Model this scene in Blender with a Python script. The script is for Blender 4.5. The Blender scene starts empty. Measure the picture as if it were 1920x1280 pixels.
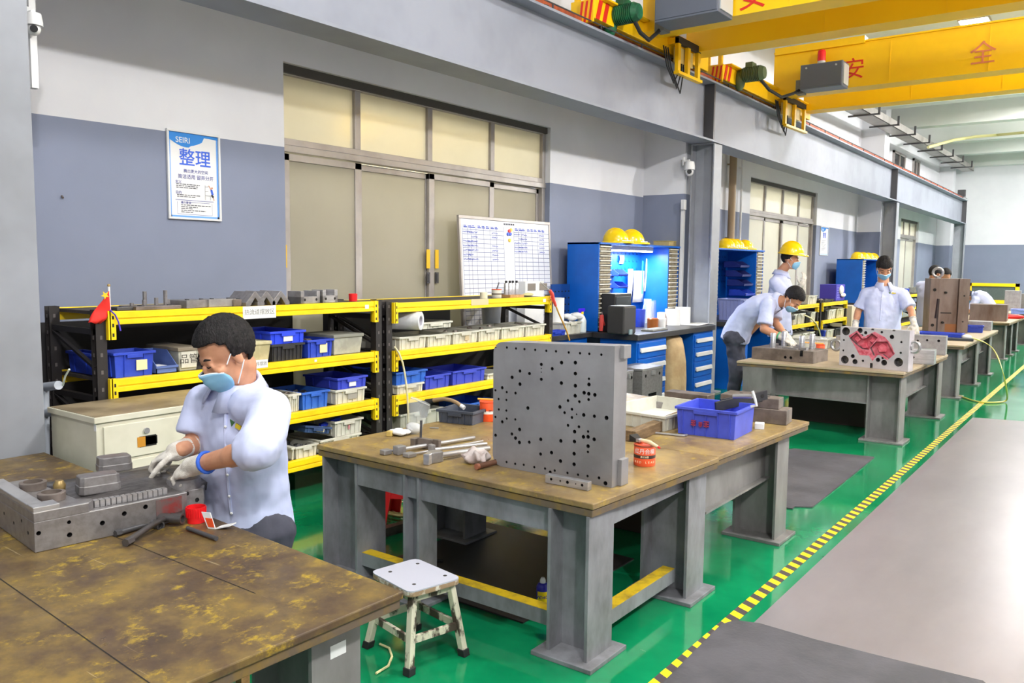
import bpy, bmesh, math, random
from mathutils import Vector, Matrix, Euler
random.seed(7)
PI = math.pi
S = bpy.context.scene
COL = S.collection
# ---------------------------------------------------------------- camera
EYE = Vector((0, 0, 1.55))
FOC = 1544.0                                   # focal length in pixels of a 1920 wide frame
def cam_axes(yaw, pitch, roll):
    cy, sy = math.cos(yaw), math.sin(yaw)
    f = Vector((-sy*math.cos(pitch), cy*math.cos(pitch), -math.sin(pitch)))
    r = Vector((cy, sy, 0)); u = r.cross(f)
    return r*math.cos(roll)+u*math.sin(roll), -r*math.sin(roll)+u*math.cos(roll), f
RT, UP, FW = cam_axes(*[math.radians(a) for a in (36.81, 5.283, 0.581)])
cd = bpy.data.cameras.new('camera'); cam = bpy.data.objects.new('camera', cd); COL.objects.link(cam)
cd.sensor_width = 36; cd.lens = FOC/1920*36; cd.clip_end = 200
m3 = Matrix((RT, UP, -FW)).transposed()
cam.matrix_world = Matrix.Translation(EYE) @ m3.to_4x4()
S.camera = cam
S.view_settings.view_transform = 'Standard'; S.view_settings.look = 'None'
S.view_settings.exposure = 1.15; S.view_settings.gamma = 1.0; S.view_settings.use_curve_mapping = False
# ---------------------------------------------------------------- world: soft ambient fill added through the open side of the hall
W = bpy.data.worlds.new('world'); S.world = W; W.use_nodes = True
W.node_tree.nodes['Background'].inputs[0].default_value = (0.93, 0.96, 1.0, 1)
W.node_tree.nodes['Background'].inputs[1].default_value = 0.30
LAMP_W = 46.0     # watts per ceiling light near the wall
LAMP_W2 = 330.0    # watts per ceiling light over the aisle
# ---------------------------------------------------------------- measuring helpers: the point a sight line meets on a plane of the hall
def ray(px, py):
    return RT*((px-960)/FOC) + UP*(-(py-640)/FOC) + FW
def atz(px, py, z):
    d = ray(px, py); return EYE + d*((z-EYE.z)/d.z)
def atx(px, py, x):
    d = ray(px, py); return EYE + d*((x-EYE.x)/d.x)
def aty(px, py, y):
    d = ray(px, py); return EYE + d*((y-EYE.y)/d.y)
def depth(p):
    return (Vector(p)-EYE).dot(FW)
# ---------------------------------------------------------------- materials
def lin(c):
    return tuple((x/12.92 if x <= .04045 else ((x+.055)/1.055)**2.4) for x in (v/255 for v in c))
MATS = {}
def mat(name, col, rough=.5, metal=0., col2=None, scale=8., lo=.4, hi=.62, bump=0., bscale=80., stretch=(1, 1, 1), emit=0., alpha=1., trans=0., detail=4., spec=.5, coat=0., col3=None):
    if name in MATS: return MATS[name]
    m = bpy.data.materials.new(name); m.use_nodes = True
    nt = m.node_tree; b = nt.nodes['Principled BSDF']
    b.inputs['Base Color'].default_value = (*lin(col), 1)
    b.inputs['Roughness'].default_value = rough; b.inputs['Metallic'].default_value = metal
    b.inputs['Specular IOR Level'].default_value = spec
    if coat: b.inputs['Coat Weight'].default_value = coat; b.inputs['Coat Roughness'].default_value = .12
    if trans: b.inputs['Transmission Weight'].default_value = trans
    if alpha < 1: b.inputs['Alpha'].default_value = alpha
    if emit:
        b.inputs['Emission Color'].default_value = (*lin(col), 1); b.inputs['Emission Strength'].default_value = emit
    tc = None
    if col2 or bump:
        tc = nt.nodes.new('ShaderNodeTexCoord'); mp = nt.nodes.new('ShaderNodeMapping')
        mp.inputs['Scale'].default_value = stretch; nt.links.new(tc.outputs['Object'], mp.inputs[0])
    if col2:
        n = nt.nodes.new('ShaderNodeTexNoise'); n.inputs['Scale'].default_value = scale; n.inputs['Detail'].default_value = detail
        n.inputs['Roughness'].default_value = .62
        nt.links.new(mp.outputs[0], n.inputs['Vector'])
        r = nt.nodes.new('ShaderNodeValToRGB'); e = r.color_ramp.elements
        e[0].position = lo; e[0].color = (*lin(col), 1); e[1].position = hi; e[1].color = (*lin(col2), 1)
        if col3:
            q = e.new(min(.98, hi+.1)); q.color = (*lin(col3), 1)
        nt.links.new(n.outputs[0], r.inputs[0]); nt.links.new(r.outputs[0], b.inputs['Base Color'])
    if bump:
        n2 = nt.nodes.new('ShaderNodeTexNoise'); n2.inputs['Scale'].default_value = bscale; n2.inputs['Detail'].default_value = 3
        nt.links.new(mp.outputs[0], n2.inputs['Vector'])
        bp = nt.nodes.new('ShaderNodeBump'); bp.inputs['Strength'].default_value = bump; bp.inputs['Distance'].default_value = .01
        nt.links.new(n2.outputs[0], bp.inputs['Height']); nt.links.new(bp.outputs[0], b.inputs['Normal'])
    MATS[name] = m
    return m
wallwhite = mat('wall_white', (222, 222, 226), .85, col2=(214, 214, 219), scale=.8, bump=.05, bscale=40)
wallgrey = mat('wall_grey', (128, 135, 156), .8, col2=(122, 129, 149), scale=.7, bump=.05, bscale=40)
ceilm = mat('ceiling_paint', (226, 228, 224), .9, col2=(214, 217, 212), scale=.5)
beamgrey = mat('beam_grey', (144, 148, 160), .55, col2=(126, 130, 142), scale=1.1, lo=.45, hi=.75)
colgrey = mat('column_grey', (146, 149, 157), .55, col2=(126, 128, 134), scale=1.6, lo=.4, hi=.75)
darksteel = mat('dark_steel', (80, 79, 82), .45, .35)
alu = mat('aluminium', (176, 170, 166), .4, .35, col2=(160, 154, 150), scale=3)
yel = mat('rack_yellow', (250, 214, 4), .42, col2=(240, 200, 6), scale=5)
craney = mat('crane_yellow', (252, 200, 2), .4, col2=(244, 188, 4), scale=1.2, lo=.45, hi=.8)
rackblk = mat('rack_black', (40, 36, 36), .5, .1)
boardm = mat('shelf_board', (72, 64, 58), .75, col2=(54, 48, 44), scale=6)
steel = mat('steel', (172, 170, 172), .36, .55, col2=(146, 143, 143), scale=14, lo=.35, hi=.7)
steelb = mat('ground_steel', (196, 194, 196), .3, .7, col2=(172, 170, 172), scale=9, stretch=(1, 1, 6))
steeld = mat('machined_steel', (146, 142, 142), .32, .5, col2=(130, 125, 125), scale=34)
plategrey = mat('plate_steel', (158, 156, 158), .42, .45, col2=(134, 131, 132), scale=3.2, lo=.35, hi=.7, bump=.04, bscale=200)
ruststeel = mat('oiled_steel', (134, 122, 115), .45, .4, col2=(100, 90, 83), scale=7, lo=.4, hi=.65)
hole = mat('bore_dark', (22, 20, 20), .7)
tabst = mat('bench_steel', (138, 139, 145), .5, .15, col2=(98, 97, 100), scale=7, lo=.35, hi=.7, stretch=(1, 1, .5), bump=.05)
tabst2 = mat('bench_steel_dark', (134, 132, 131), .5, .2, col2=(104, 101, 100), scale=5, lo=.35, hi=.7, stretch=(1, 1, .5), bump=.05)
yelw = mat('worn_yellow', (206, 172, 20), .6, col2=(150, 126, 40), scale=16, lo=.45, hi=.7)
blue = mat('crate_blue', (44, 74, 196), .45, col2=(36, 62, 176), scale=6)
blue2 = mat('crate_light_blue', (52, 108, 206), .45, col2=(44, 92, 186), scale=6)
blued = mat('crate_dusty_blue', (52, 78, 120), .55, col2=(40, 60, 100), scale=9)
white = mat('crate_white', (204, 202, 190), .55, col2=(182, 178, 164), scale=8, lo=.45, hi=.75)
cream = mat('crate_cream', (206, 198, 160), .55, col2=(178, 168, 128), scale=8)
greyc = mat('crate_grey', (176, 176, 164), .55, col2=(150, 150, 140), scale=8)
blackc = mat('crate_black', (46, 46, 50), .55, col2=(36, 36, 40), scale=8)
slate = mat('crate_slate', (74, 80, 94), .5, col2=(60, 66, 80), scale=8)
cabblue = mat('cabinet_blue', (2, 96, 196), .4, col2=(0, 88, 184), scale=3)
paper = mat('paper', (226, 226, 226), .8)
plastw = mat('white_plastic', (218, 218, 218), .4)
ink = mat('ink', (60, 60, 70), .8)
inkb = mat('blue_ink', (60, 80, 180), .8)
redp = mat('red_plastic', (226, 24, 30), .4)
orange = mat('orange_plastic', (232, 84, 40), .45)
hatm = mat('hat_yellow', (250, 208, 0), .22, coat=.4)
black = mat('black_plastic', (34, 34, 36), .45)
rubber = mat('rubber', (30, 30, 32), .6)
skin = mat('skin', (204, 148, 116), .55, col2=(194, 136, 104), scale=14)
hairm = mat('hair', (20, 18, 19), .62, col2=(38, 34, 35), scale=70, bump=.7, bscale=260, stretch=(1, 1, .25), spec=.25)
shirt = mat('shirt', (196, 202, 234), .85, col2=(188, 195, 230), scale=3, bump=.55, bscale=11, stretch=(1, 1, .5))
trous = mat('trousers', (74, 74, 88), .8, col2=(60, 60, 74), scale=5, bump=.15, bscale=24)
glove = mat('glove', (222, 216, 208), .9, col2=(196, 188, 178), scale=26, bump=.3, bscale=240)
maskm = mat('mask_blue', (128, 182, 216), .8, col2=(142, 192, 222), scale=6)
maskw = mat('mask_white', (228, 234, 240), .8)
woodm = mat('wood_tan', (190, 148, 98), .6, col2=(166, 124, 78), scale=8, stretch=(1, 6, 6))
kraft = mat('kraft_paper', (196, 168, 126), .85, col2=(178, 148, 106), scale=6, bump=.3, bscale=14)
clearp = mat('clear_plastic', (235, 240, 240), .10, alpha=.26)
emitw = mat('lamp_glow', (255, 255, 250), .5, emit=9.)
pinkred = mat('red_lead', (206, 74, 92), .5, col2=(226, 120, 134), scale=22, lo=.4, hi=.65)
# ---------------------------------------------------------------- mesh helper
class MB:
    def __init__(s): s.v = []; s.f = []; s.mi = []; s.M = Matrix(); s.m = 0
    def add(s, vs, fs):
        o = len(s.v); s.v += [s.M @ Vector(p) for p in vs]
        for f in fs: s.f.append([i+o for i in f]); s.mi.append(s.m)
        return s
    def hexa(s, p):          # 8 points: bottom ring 0-3 counter-clockwise from above, top ring 4-7
        return s.add(p, [(3, 2, 1, 0), (4, 5, 6, 7), (0, 1, 5, 4), (1, 2, 6, 5), (2, 3, 7, 6), (3, 0, 4, 7)])
    def box(s, x0, y0, z0, x1, y1, z1):
        x0, x1 = min(x0, x1), max(x0, x1); y0, y1 = min(y0, y1), max(y0, y1); z0, z1 = min(z0, z1), max(z0, z1)
        return s.hexa([(x0, y0, z0), (x1, y0, z0), (x1, y1, z0), (x0, y1, z0), (x0, y0, z1), (x1, y0, z1), (x1, y1, z1), (x0, y1, z1)])
    def cb(s, c, d):
        return s.box(c[0]-d[0]/2, c[1]-d[1]/2, c[2]-d[2]/2, c[0]+d[0]/2, c[1]+d[1]/2, c[2]+d[2]/2)
    def cyl(s, p0, p1, r0, r1=None, n=16, caps=True):
        r1 = r0 if r1 is None else r1
        p0, p1 = Vector(p0), Vector(p1); t = (p1-p0).normalized()
        a = t.orthogonal().normalized(); b = t.cross(a)
        vs = [p0+(a*math.cos(2*PI*i/n)+b*math.sin(2*PI*i/n))*r0 for i in range(n)] + [p1+(a*math.cos(2*PI*i/n)+b*math.sin(2*PI*i/n))*r1 for i in range(n)]
        fs = [(i, (i+1) % n, n+(i+1) % n, n+i) for i in range(n)]
        if caps: fs += [tuple(range(n-1, -1, -1)), tuple(range(n, 2*n))]
        return s.add(vs, fs)
    def pipe(s, p0, p1, r, t, n=20):     # hollow cylinder
        p0, p1 = Vector(p0), Vector(p1); d = (p1-p0).normalized(); a = d.orthogonal().normalized(); b = d.cross(a)
        vs = []
        for p, q in ((p0, r), (p1, r), (p1, r-t), (p0, r-t)):
            vs += [p+(a*math.cos(2*PI*i/n)+b*math.sin(2*PI*i/n))*q for i in range(n)]
        fs = []
        for k in range(4):
            l = (k+1) % 4
            fs += [(k*n+i, k*n+(i+1) % n, l*n+(i+1) % n, l*n+i) for i in range(n)]
        return s.add(vs, fs)
    def torus(s, c, ax, R, r, n=20, m=8):
        ax = Vector(ax).normalized(); a = ax.orthogonal().normalized(); b = ax.cross(a); c = Vector(c); vs = []
        for i in range(n):
            d = a*math.cos(2*PI*i/n)+b*math.sin(2*PI*i/n)
            vs += [c+d*(R+r*math.cos(2*PI*j/m))+ax*r*math.sin(2*PI*j/m) for j in range(m)]
        return s.add(vs, [(i*m+j, ((i+1) % n)*m+j, ((i+1) % n)*m+(j+1) % m, i*m+(j+1) % m) for i in range(n) for j in range(m)])
    def tube(s, pts, r, n=8):
        pts = [Vector(p) for p in pts]; k = len(pts); vs = []; prev = None
        for i, p in enumerate(pts):
            t = (pts[min(i+1, k-1)]-pts[max(i-1, 0)]).normalized()
            a = t.orthogonal().normalized() if prev is None else (prev-t*prev.dot(t)).normalized()
            prev = a; b = t.cross(a); q = r[i] if isinstance(r, (list, tuple)) else r
            vs += [p+(a*math.cos(2*PI*j/n)+b*math.sin(2*PI*j/n))*q for j in range(n)]
        fs = [(i*n+j, i*n+(j+1) % n, (i+1)*n+(j+1) % n, (i+1)*n+j) for i in range(k-1) for j in range(n)]
        fs += [tuple(range(n-1, -1, -1)), tuple(range((k-1)*n, k*n))]
        return s.add(vs, fs)
    def lathe(s, prof, n=24, c=(0, 0, 0), caps=True):
        vs = [(c[0]+r*math.cos(2*PI*i/n), c[1]+r*math.sin(2*PI*i/n), c[2]+z) for r, z in prof for i in range(n)]
        fs = [(k*n+i, k*n+(i+1) % n, (k+1)*n+(i+1) % n, (k+1)*n+i) for k in range(len(prof)-1) for i in range(n)]
        if caps: fs += [tuple(range(n-1, -1, -1)), tuple(range((len(prof)-1)*n, len(prof)*n))]
        return s.add(vs, fs)
    def prism(s, poly, z0, z1):          # counter-clockwise outline in local XY
        n = len(poly)
        vs = [(x, y, z0) for x, y in poly]+[(x, y, z1) for x, y in poly]
        return s.add(vs, [tuple(range(n-1, -1, -1)), tuple(range(n, 2*n))]+[(i, (i+1) % n, n+(i+1) % n, n+i) for i in range(n)])
    def ell(s, c, r, nu=14, nv=9):
        vs = [(c[0], c[1], c[2]-r[2])]
        for j in range(1, nv):
            t = -PI/2+PI*j/nv
            vs += [(c[0]+r[0]*math.cos(t)*math.cos(2*PI*i/nu), c[1]+r[1]*math.cos(t)*math.sin(2*PI*i/nu), c[2]+r[2]*math.sin(t)) for i in range(nu)]
        vs.append((c[0], c[1], c[2]+r[2])); L = len(vs)-1
        fs = [(0, 1+(i+1) % nu, 1+i) for i in range(nu)]
        for j in range(nv-2):
            a = 1+j*nu; fs += [(a+i, a+(i+1) % nu, a+nu+(i+1) % nu, a+nu+i) for i in range(nu)]
        a = 1+(nv-2)*nu; fs += [(a+i, a+(i+1) % nu, L) for i in range(nu)]
        return s.add(vs, fs)
    def cap(s, p0, p1, r0, r1, n=12):    # tapered limb with round ends
        s.cyl(p0, p1, r0, r1, n); s.ell(p0, (r0,)*3, 12, 8); s.ell(p1, (r1,)*3, 12, 8); return s
    def loft(s, rings, caps=True):
        n = len(rings[0]); vs = [p for r in rings for p in r]
        fs = [(k*n+i, k*n+(i+1) % n, (k+1)*n+(i+1) % n, (k+1)*n+i) for k in range(len(rings)-1) for i in range(n)]
        if caps: fs += [tuple(range(n-1, -1, -1)), tuple(range((len(rings)-1)*n, len(rings)*n))]
        return s.add(vs, fs)
    def build(s, name, mats, parent=None, loc=None, rz=0., bev=0., smooth=False, seg=2, fix=True):
        me = bpy.data.meshes.new(name); me.from_pydata([tuple(p) for p in s.v], [], s.f)
        mats = mats if isinstance(mats, (list, tuple)) else [mats]
        for m in mats: me.materials.append(m)
        if len(mats) > 1: me.polygons.foreach_set('material_index', s.mi)
        if fix:
            bm = bmesh.new(); bm.from_mesh(me); bmesh.ops.recalc_face_normals(bm, faces=bm.faces); bm.to_mesh(me); bm.free()
        o = bpy.data.objects.new(name, me); COL.objects.link(o)
        if parent is not None: o.parent = parent
        if loc is not None: o.location = loc
        if rz: o.rotation_euler[2] = rz
        if smooth:
            me.polygons.foreach_set('use_smooth', [True]*len(me.polygons))
            if smooth != 2:
                try: me.set_sharp_from_angle(angle=math.radians(40))
                except Exception: pass
        if bev:
            b = o.modifiers.new('bevel', 'BEVEL'); b.width = bev; b.segments = seg; b.limit_method = 'ANGLE'; b.angle_limit = math.radians(50)
        me.update()
        if name in STUFF: o['kind'] = 'stuff'
        return o
def tag(o, label, cat, group=None, kind=None):
    o['label'] = label; o['category'] = cat
    if group: o['group'] = group
    if kind: o['kind'] = kind
    return o
def thing(name, label, cat, loc=(0, 0, 0), rz=0., group=None):
    o = bpy.data.objects.new(name, None); COL.objects.link(o); o.location = loc; o.rotation_euler[2] = rz
    o.empty_display_size = .1
    return tag(o, label, cat, group)
STUFF = set('fine_print handwriting slots ruled_lines rule_lines bracket_slots back_slots holes title_writing'.split())
def struct(o):
    o['kind'] = 'structure'; return o
def dup(root, loc, label, rz=None):
    r = root.copy(); COL.objects.link(r); r.location = loc; r['label'] = label
    if rz is not None: r.rotation_euler[2] = rz
    for ch in list(root.children):
        c = ch.copy(); COL.objects.link(c); c.parent = r
        for g in list(ch.children):
            d = g.copy(); COL.objects.link(d); d.parent = c
    return r
def frame(loc, x, y, sc=1.):
    x, y = Vector(x).normalized(), Vector(y).normalized(); z = x.cross(y)
    m = Matrix((x, y, z)).transposed().to_4x4(); m.translation = Vector(loc)
    return m
def face_x(loc): return frame(loc, (0, 1, 0), (0, 0, 1))     # a sheet that looks towards +X
def face_ny(loc): return frame(loc, (1, 0, 0), (0, 0, 1))    # a sheet that looks towards -Y
def text(body, size, M, m, parent=None, name='lettering', ext=.0006, al='CENTER', bold=0.):
    c = bpy.data.curves.new(name, 'FONT'); c.body = body; c.size = size; c.extrude = ext; c.offset = bold; c.align_x = al; c.align_y = 'CENTER'; c.resolution_u = 3
    c.materials.append(m)
    q = bpy.data.objects.new(name, c); COL.objects.link(q)
    me = bpy.data.meshes.new_from_object(q.evaluated_get(bpy.context.evaluated_depsgraph_get()))
    bpy.data.objects.remove(q); bpy.data.curves.remove(c)
    if not me.materials: me.materials.append(m)
    o = bpy.data.objects.new(name, me); COL.objects.link(o)
    if parent is not None: o.parent = parent
    o.matrix_local = M
    return o
def cut(o, cutter, m=None):
    """Bore the cutter's shells out of object o, then drop the cutter."""
    k = cutter.build('cutter', m or hole)
    if o.parent is not None: k.matrix_world = o.parent.matrix_world.copy()
    if len(o.data.materials) < 2: o.data.materials.append(m or hole)
    bpy.context.view_layer.update()
    k.parent = o.parent; k.matrix_parent_inverse = Matrix(); k.location = (0, 0, 0); k.rotation_euler = (0, 0, 0)
    bpy.context.view_layer.update()
    b = o.modifiers.new('bore', 'BOOLEAN'); b.operation = 'DIFFERENCE'; b.object = k; b.solver = 'EXACT'
    try: b.material_mode = 'TRANSFER'
    except Exception: pass
    dg = bpy.context.evaluated_depsgraph_get()
    me = bpy.data.meshes.new_from_object(o.evaluated_get(dg))
    o.modifiers.clear(); o.data = me
    bpy.data.objects.remove(k)
    return o
# ================================================================ SETTING
# floor: green epoxy with scattered pale chips
def floor_material():
    m = bpy.data.materials.new('green_epoxy'); m.use_nodes = True; nt = m.node_tree; b = nt.nodes['Principled BSDF']
    tc = nt.nodes.new('ShaderNodeTexCoord')
    def noise(sc, det=4):
        n = nt.nodes.new('ShaderNodeTexNoise'); n.inputs['Scale'].default_value = sc; n.inputs['Detail'].default_value = det; n.inputs['Roughness'].default_value = .65
        nt.links.new(tc.outputs['Object'], n.inputs['Vector']); return n
    def ramp(n, els):
        r = nt.nodes.new('ShaderNodeValToRGB'); e = r.color_ramp.elements
        e[0].position, e[0].color = els[0][0], (*lin(els[0][1]), 1); e[1].position, e[1].color = els[1][0], (*lin(els[1][1]), 1)
        nt.links.new(n.outputs[0], r.inputs[0]); return r
    base = ramp(noise(1.6), [(.35, (6, 112, 70)), (.7, (20, 136, 86))])
    spots = ramp(noise(7, 8), [(.69, (0, 0, 0)), (.73, (255, 255, 255))])
    mix = nt.nodes.new('ShaderNodeMix'); mix.data_type = 'RGBA'
    nt.links.new(spots.outputs[0], mix.inputs['Factor']); nt.links.new(base.outputs[0], mix.inputs['A']); mix.inputs['B'].default_value = (*lin((104, 146, 122)), 1)
    nt.links.new(mix.outputs['Result'], b.inputs['Base Color'])
    rr = ramp(noise(2.2), [(.3, (58, 58, 58)), (.7, (104, 104, 104))]); nt.links.new(rr.outputs[0], b.inputs['Roughness'])
    bp = nt.nodes.new('ShaderNodeBump'); bp.inputs['Strength'].default_value = .06; nt.links.new(noise(30).outputs[0], bp.inputs['Height']); nt.links.new(bp.outputs[0], b.inputs['Normal'])
    return m
b = MB(); b.box(-6.2, -4, -.1, 12, 31, 0); struct(b.build('floor', floor_material()))
b = MB(); b.box(.25, -4, 0, 12, 31, .003); struct(b.build('floor', mat('concrete', (178, 174, 170), .55, col2=(160, 156, 152), scale=1.2)))  # unseen grey floor strip, added to weaken the green bounce light

ZD = lambda y: (2.365+(y-1.3)*.0103) if y < 9.45 else (2.445-(y-9.45)*.0072)    # height of the painted grey dado along the wall
def seg(mb, y0, y1, z0, z1, x0=-5.25, x1=-5.0, dz=None):
    """A length of wall, grey below the dado line and white above it."""
    if dz is None: da, db = ZD(y0), ZD(y1)
    else: da = db = dz
    if z0 < da:
        ta, tb = min(z1, da), min(z1, db); mb.m = 1
        mb.hexa([(x0, y0, z0), (x1, y0, z0), (x1, y1, z0), (x0, y1, z0), (x0, y0, ta), (x1, y0, ta), (x1, y1, tb), (x0, y1, tb)])
    if z1 > da:
        ba, bb = max(z0, da), max(z0, db); mb.m = 0
        mb.hexa([(x0, y0, ba), (x1, y0, ba), (x1, y1, bb), (x0, y1, bb), (x0, y0, z1), (x1, y0, z1), (x1, y1, z1), (x0, y1, z1)])
TOP = 5.4
D1 = (3.887, 7.325, 3.0); D2 = (13.06, 16.6, 3.01); D3 = (23.95, 26.25, 2.91)
FARY = 30.0
b = MB()
seg(b, -1.5, D1[0], 0, TOP); seg(b, D1[0], D1[1], D1[2], TOP); seg(b, D1[1], D2[0], 0, TOP)
seg(b, D2[0], D2[1], D2[2], TOP); seg(b, D2[1], D3[0], 0, TOP); seg(b, D3[0], D3[1], D3[2], TOP); seg(b, D3[1], FARY, 0, TOP)
struct(b.build('wall_left', [wallwhite, wallgrey]))
# pilasters against the wall
for i, (y0, y1, xf) in enumerate(((1.42, 1.86, -4.44), (9.42, 9.86, -4.44), (19.6, 20.05, -4.51), (28.9, 29.3, -4.6))):
    b = MB(); seg(b, y0, y1, 0, TOP, -5.0, xf, ZD((y0+y1)/2)-(.0 if i else .0)); struct(b.build('trim_pilaster', [wallwhite, wallgrey]))
fd = aty(1850, 459, FARY).z
b = MB()
b.m = 1; b.box(-6.2, FARY, 0, 12, FARY+.25, fd); b.m = 0; b.box(-6.2, FARY, fd, 12, FARY+.25, TOP)
struct(b.build('wall_far', [wallwhite, wallgrey]))
# rooms behind the sliding doors
inner = mat('inner_room', (200, 194, 176), .9)
b = MB(); b.box(-6.3, -1.5, 0, -6.2, 30, 4); b.box(-6.2, -1.5, 3.6, -5.25, 30, 3.7); struct(b.build('wall_inner', inner))
# ceiling slab with concrete cross beams
b = MB(); b.box(-6.2, -4, TOP, 12, 31, TOP+.2); struct(b.build('ceiling', ceilm))
for k, y in enumerate((2.0, 7.3, 12.4, 15.6, 18.6, 21.6, 24.6, 27.4)):
    b = MB(); b.box(-5.0, y, TOP-.5, 12, y+.35, TOP); struct(b.build('ceiling_beam', ceilm))
b = MB(); b.box(-5, FARY-.35, aty(1860, 312, FARY).z, 12, FARY, TOP); struct(b.build('ceiling_beam', ceilm))

# ---------------------------------------------------------------- crane runway: columns, beams, rail
def column(y0, y1, top):
    b = MB(); xo, xi = -4.07, -4.37; t = .018; ym = (y0+y1)/2
    b.box(xo-t, y0, 0, xo, y1, top); b.box(xi, y0, 0, xi+t, y1, top); b.box(xi+t, ym-.008, 0, xo-t, ym+.008, top)
    b.box(xi-.06, y0-.06, 0, xo+.06, y1+.06, .02)
    b.box(xi, y0, top-.015, xo, y1, top)
    for x in (xi+.05, xo-.05): b.prism([(x-.006, ym), (x+.006, ym), (x+.006, y0-.04), (x-.006, y0-.04)], .02, .16)
    return struct(b.build('steel_column', colgrey, bev=.003))
column(1.50, 1.755, 3.02); column(9.43, 9.66, 3.035); column(19.02, 19.24, 2.97); column(28.0, 28.2, 2.92)
def runway(y0, z0, y1, z1, h0, h1):
    b = MB()
    def pl(xa, xb, a, c):   # a, c: (bottom, top) offsets from the beam's foot at its two ends
        b.hexa([(xa, y0, z0+a[0]), (xb, y0, z0+a[0]), (xb, y1, z1+c[0]), (xa, y1, z1+c[0]), (xa, y0, z0+a[1]), (xb, y0, z0+a[1]), (xb, y1, z1+c[1]), (xa, y1, z1+c[1])])
    pl(-4.37, -4.07, (0, .022), (0, .022)); pl(-4.228, -4.208, (.022, h0-.022), (.022, h1-.022)); pl(-4.37, -4.07, (h0-.022, h0), (h1-.022, h1))
    o = struct(b.build('runway_beam', beamgrey))
    s = MB(); n = max(1, int((y1-y0)/2.4))
    for yy, hh, zz in ((y0, h0, z0), (y1-.016, h1, z1)):
        s.box(-4.36, yy, zz+.022, -4.085, yy+.016, zz+hh-.022)
    s.build('end_plate', darksteel, o)  # darker than the beam: shade of faces turned to -Y put into the colour
    return o
BZ = ((-.8, 3.0, .70), (9.43, 3.037, .70), (19.03, 2.985, .70), (28.2, 2.92, .71))
for a, c in zip(BZ, BZ[1:]): runway(a[0], a[1], c[0]-.004, c[1], a[2], c[2])
def railz(y):
    for a, c in zip(BZ, BZ[1:]):
        if y <= c[0] or c is BZ[-1]:
            t = (y-a[0])/(c[0]-a[0]); return a[1]+a[2]+t*(c[1]+c[2]-a[1]-a[2])
rust = mat('rail_rust', (186, 90, 50), .6, .2, col2=(140, 66, 44), scale=9)
for a, c in zip(BZ, BZ[1:]):
    r = MB(); y0, y1 = a[0], c[0]; za, zc = a[1]+a[2], c[1]+c[2]
    r.hexa([(-4.25, y0, za+.05), (-4.19, y0, za+.05), (-4.19, y1, zc+.05), (-4.25, y1, zc+.05), (-4.25, y0, za+.11), (-4.19, y0, za+.11), (-4.19, y1, zc+.11), (-4.25, y1, zc+.11)])
    o = struct(r.build('trim_rail', rust))
    q = MB(); n = int((y1-y0)/.8)
    for i in range(n):
        y = y0+.4+i*.8; z = za+(zc-za)*(y-y0)/(y1-y0); q.cb((-4.22, y, z+.025), (.14, .06, .05))
    qo = q.build('rail_chair', darksteel, o)
    w = MB(); w.tube([(-4.09, y0, za+.05), (-4.09, y1, zc+.05)], .007, 6)
    for i in range(n):
        y = y0+.4+i*.8; z = za+(zc-za)*(y-y0)/(y1-y0); w.cb((-4.09, y, z+.025), (.012, .012, .05))
    w.build('conductor_line', darksteel, o)
e = MB(); e.cb((-4.22, 28.05, railz(28)+.2), (.2, .16, .2)); e.build('trim_end_stop', [darksteel])['kind'] = 'structure'

# ---------------------------------------------------------------- sliding doors with transom lights
def pane_material(name, col, rough=.12):
    m = mat(name, col, rough, spec=.45, col2=tuple(max(0, c-8) for c in col), scale=2.2, lo=.35, hi=.7)
    nt = m.node_tree; bs = nt.nodes['Principled BSDF']; out = [n for n in nt.nodes if n.type == 'OUTPUT_MATERIAL'][0]
    tr = nt.nodes.new('ShaderNodeBsdfTranslucent'); tr.inputs[0].default_value = (*lin((252, 248, 234)), 1)
    mx = nt.nodes.new('ShaderNodeMixShader'); mx.inputs[0].default_value = .3
    nt.links.new(bs.outputs[0], mx.inputs[1]); nt.links.new(tr.outputs[0], mx.inputs[2]); nt.links.new(mx.outputs[0], out.inputs['Surface'])
    return m
frost = pane_material('frosted_glass', (156, 152, 140)); frost2 = pane_material('frosted_transom_glass', (212, 206, 184))  # transom panes paler: room light behind them put into the colour
pale = pane_material('pale_glass', (206, 207, 202))
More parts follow.
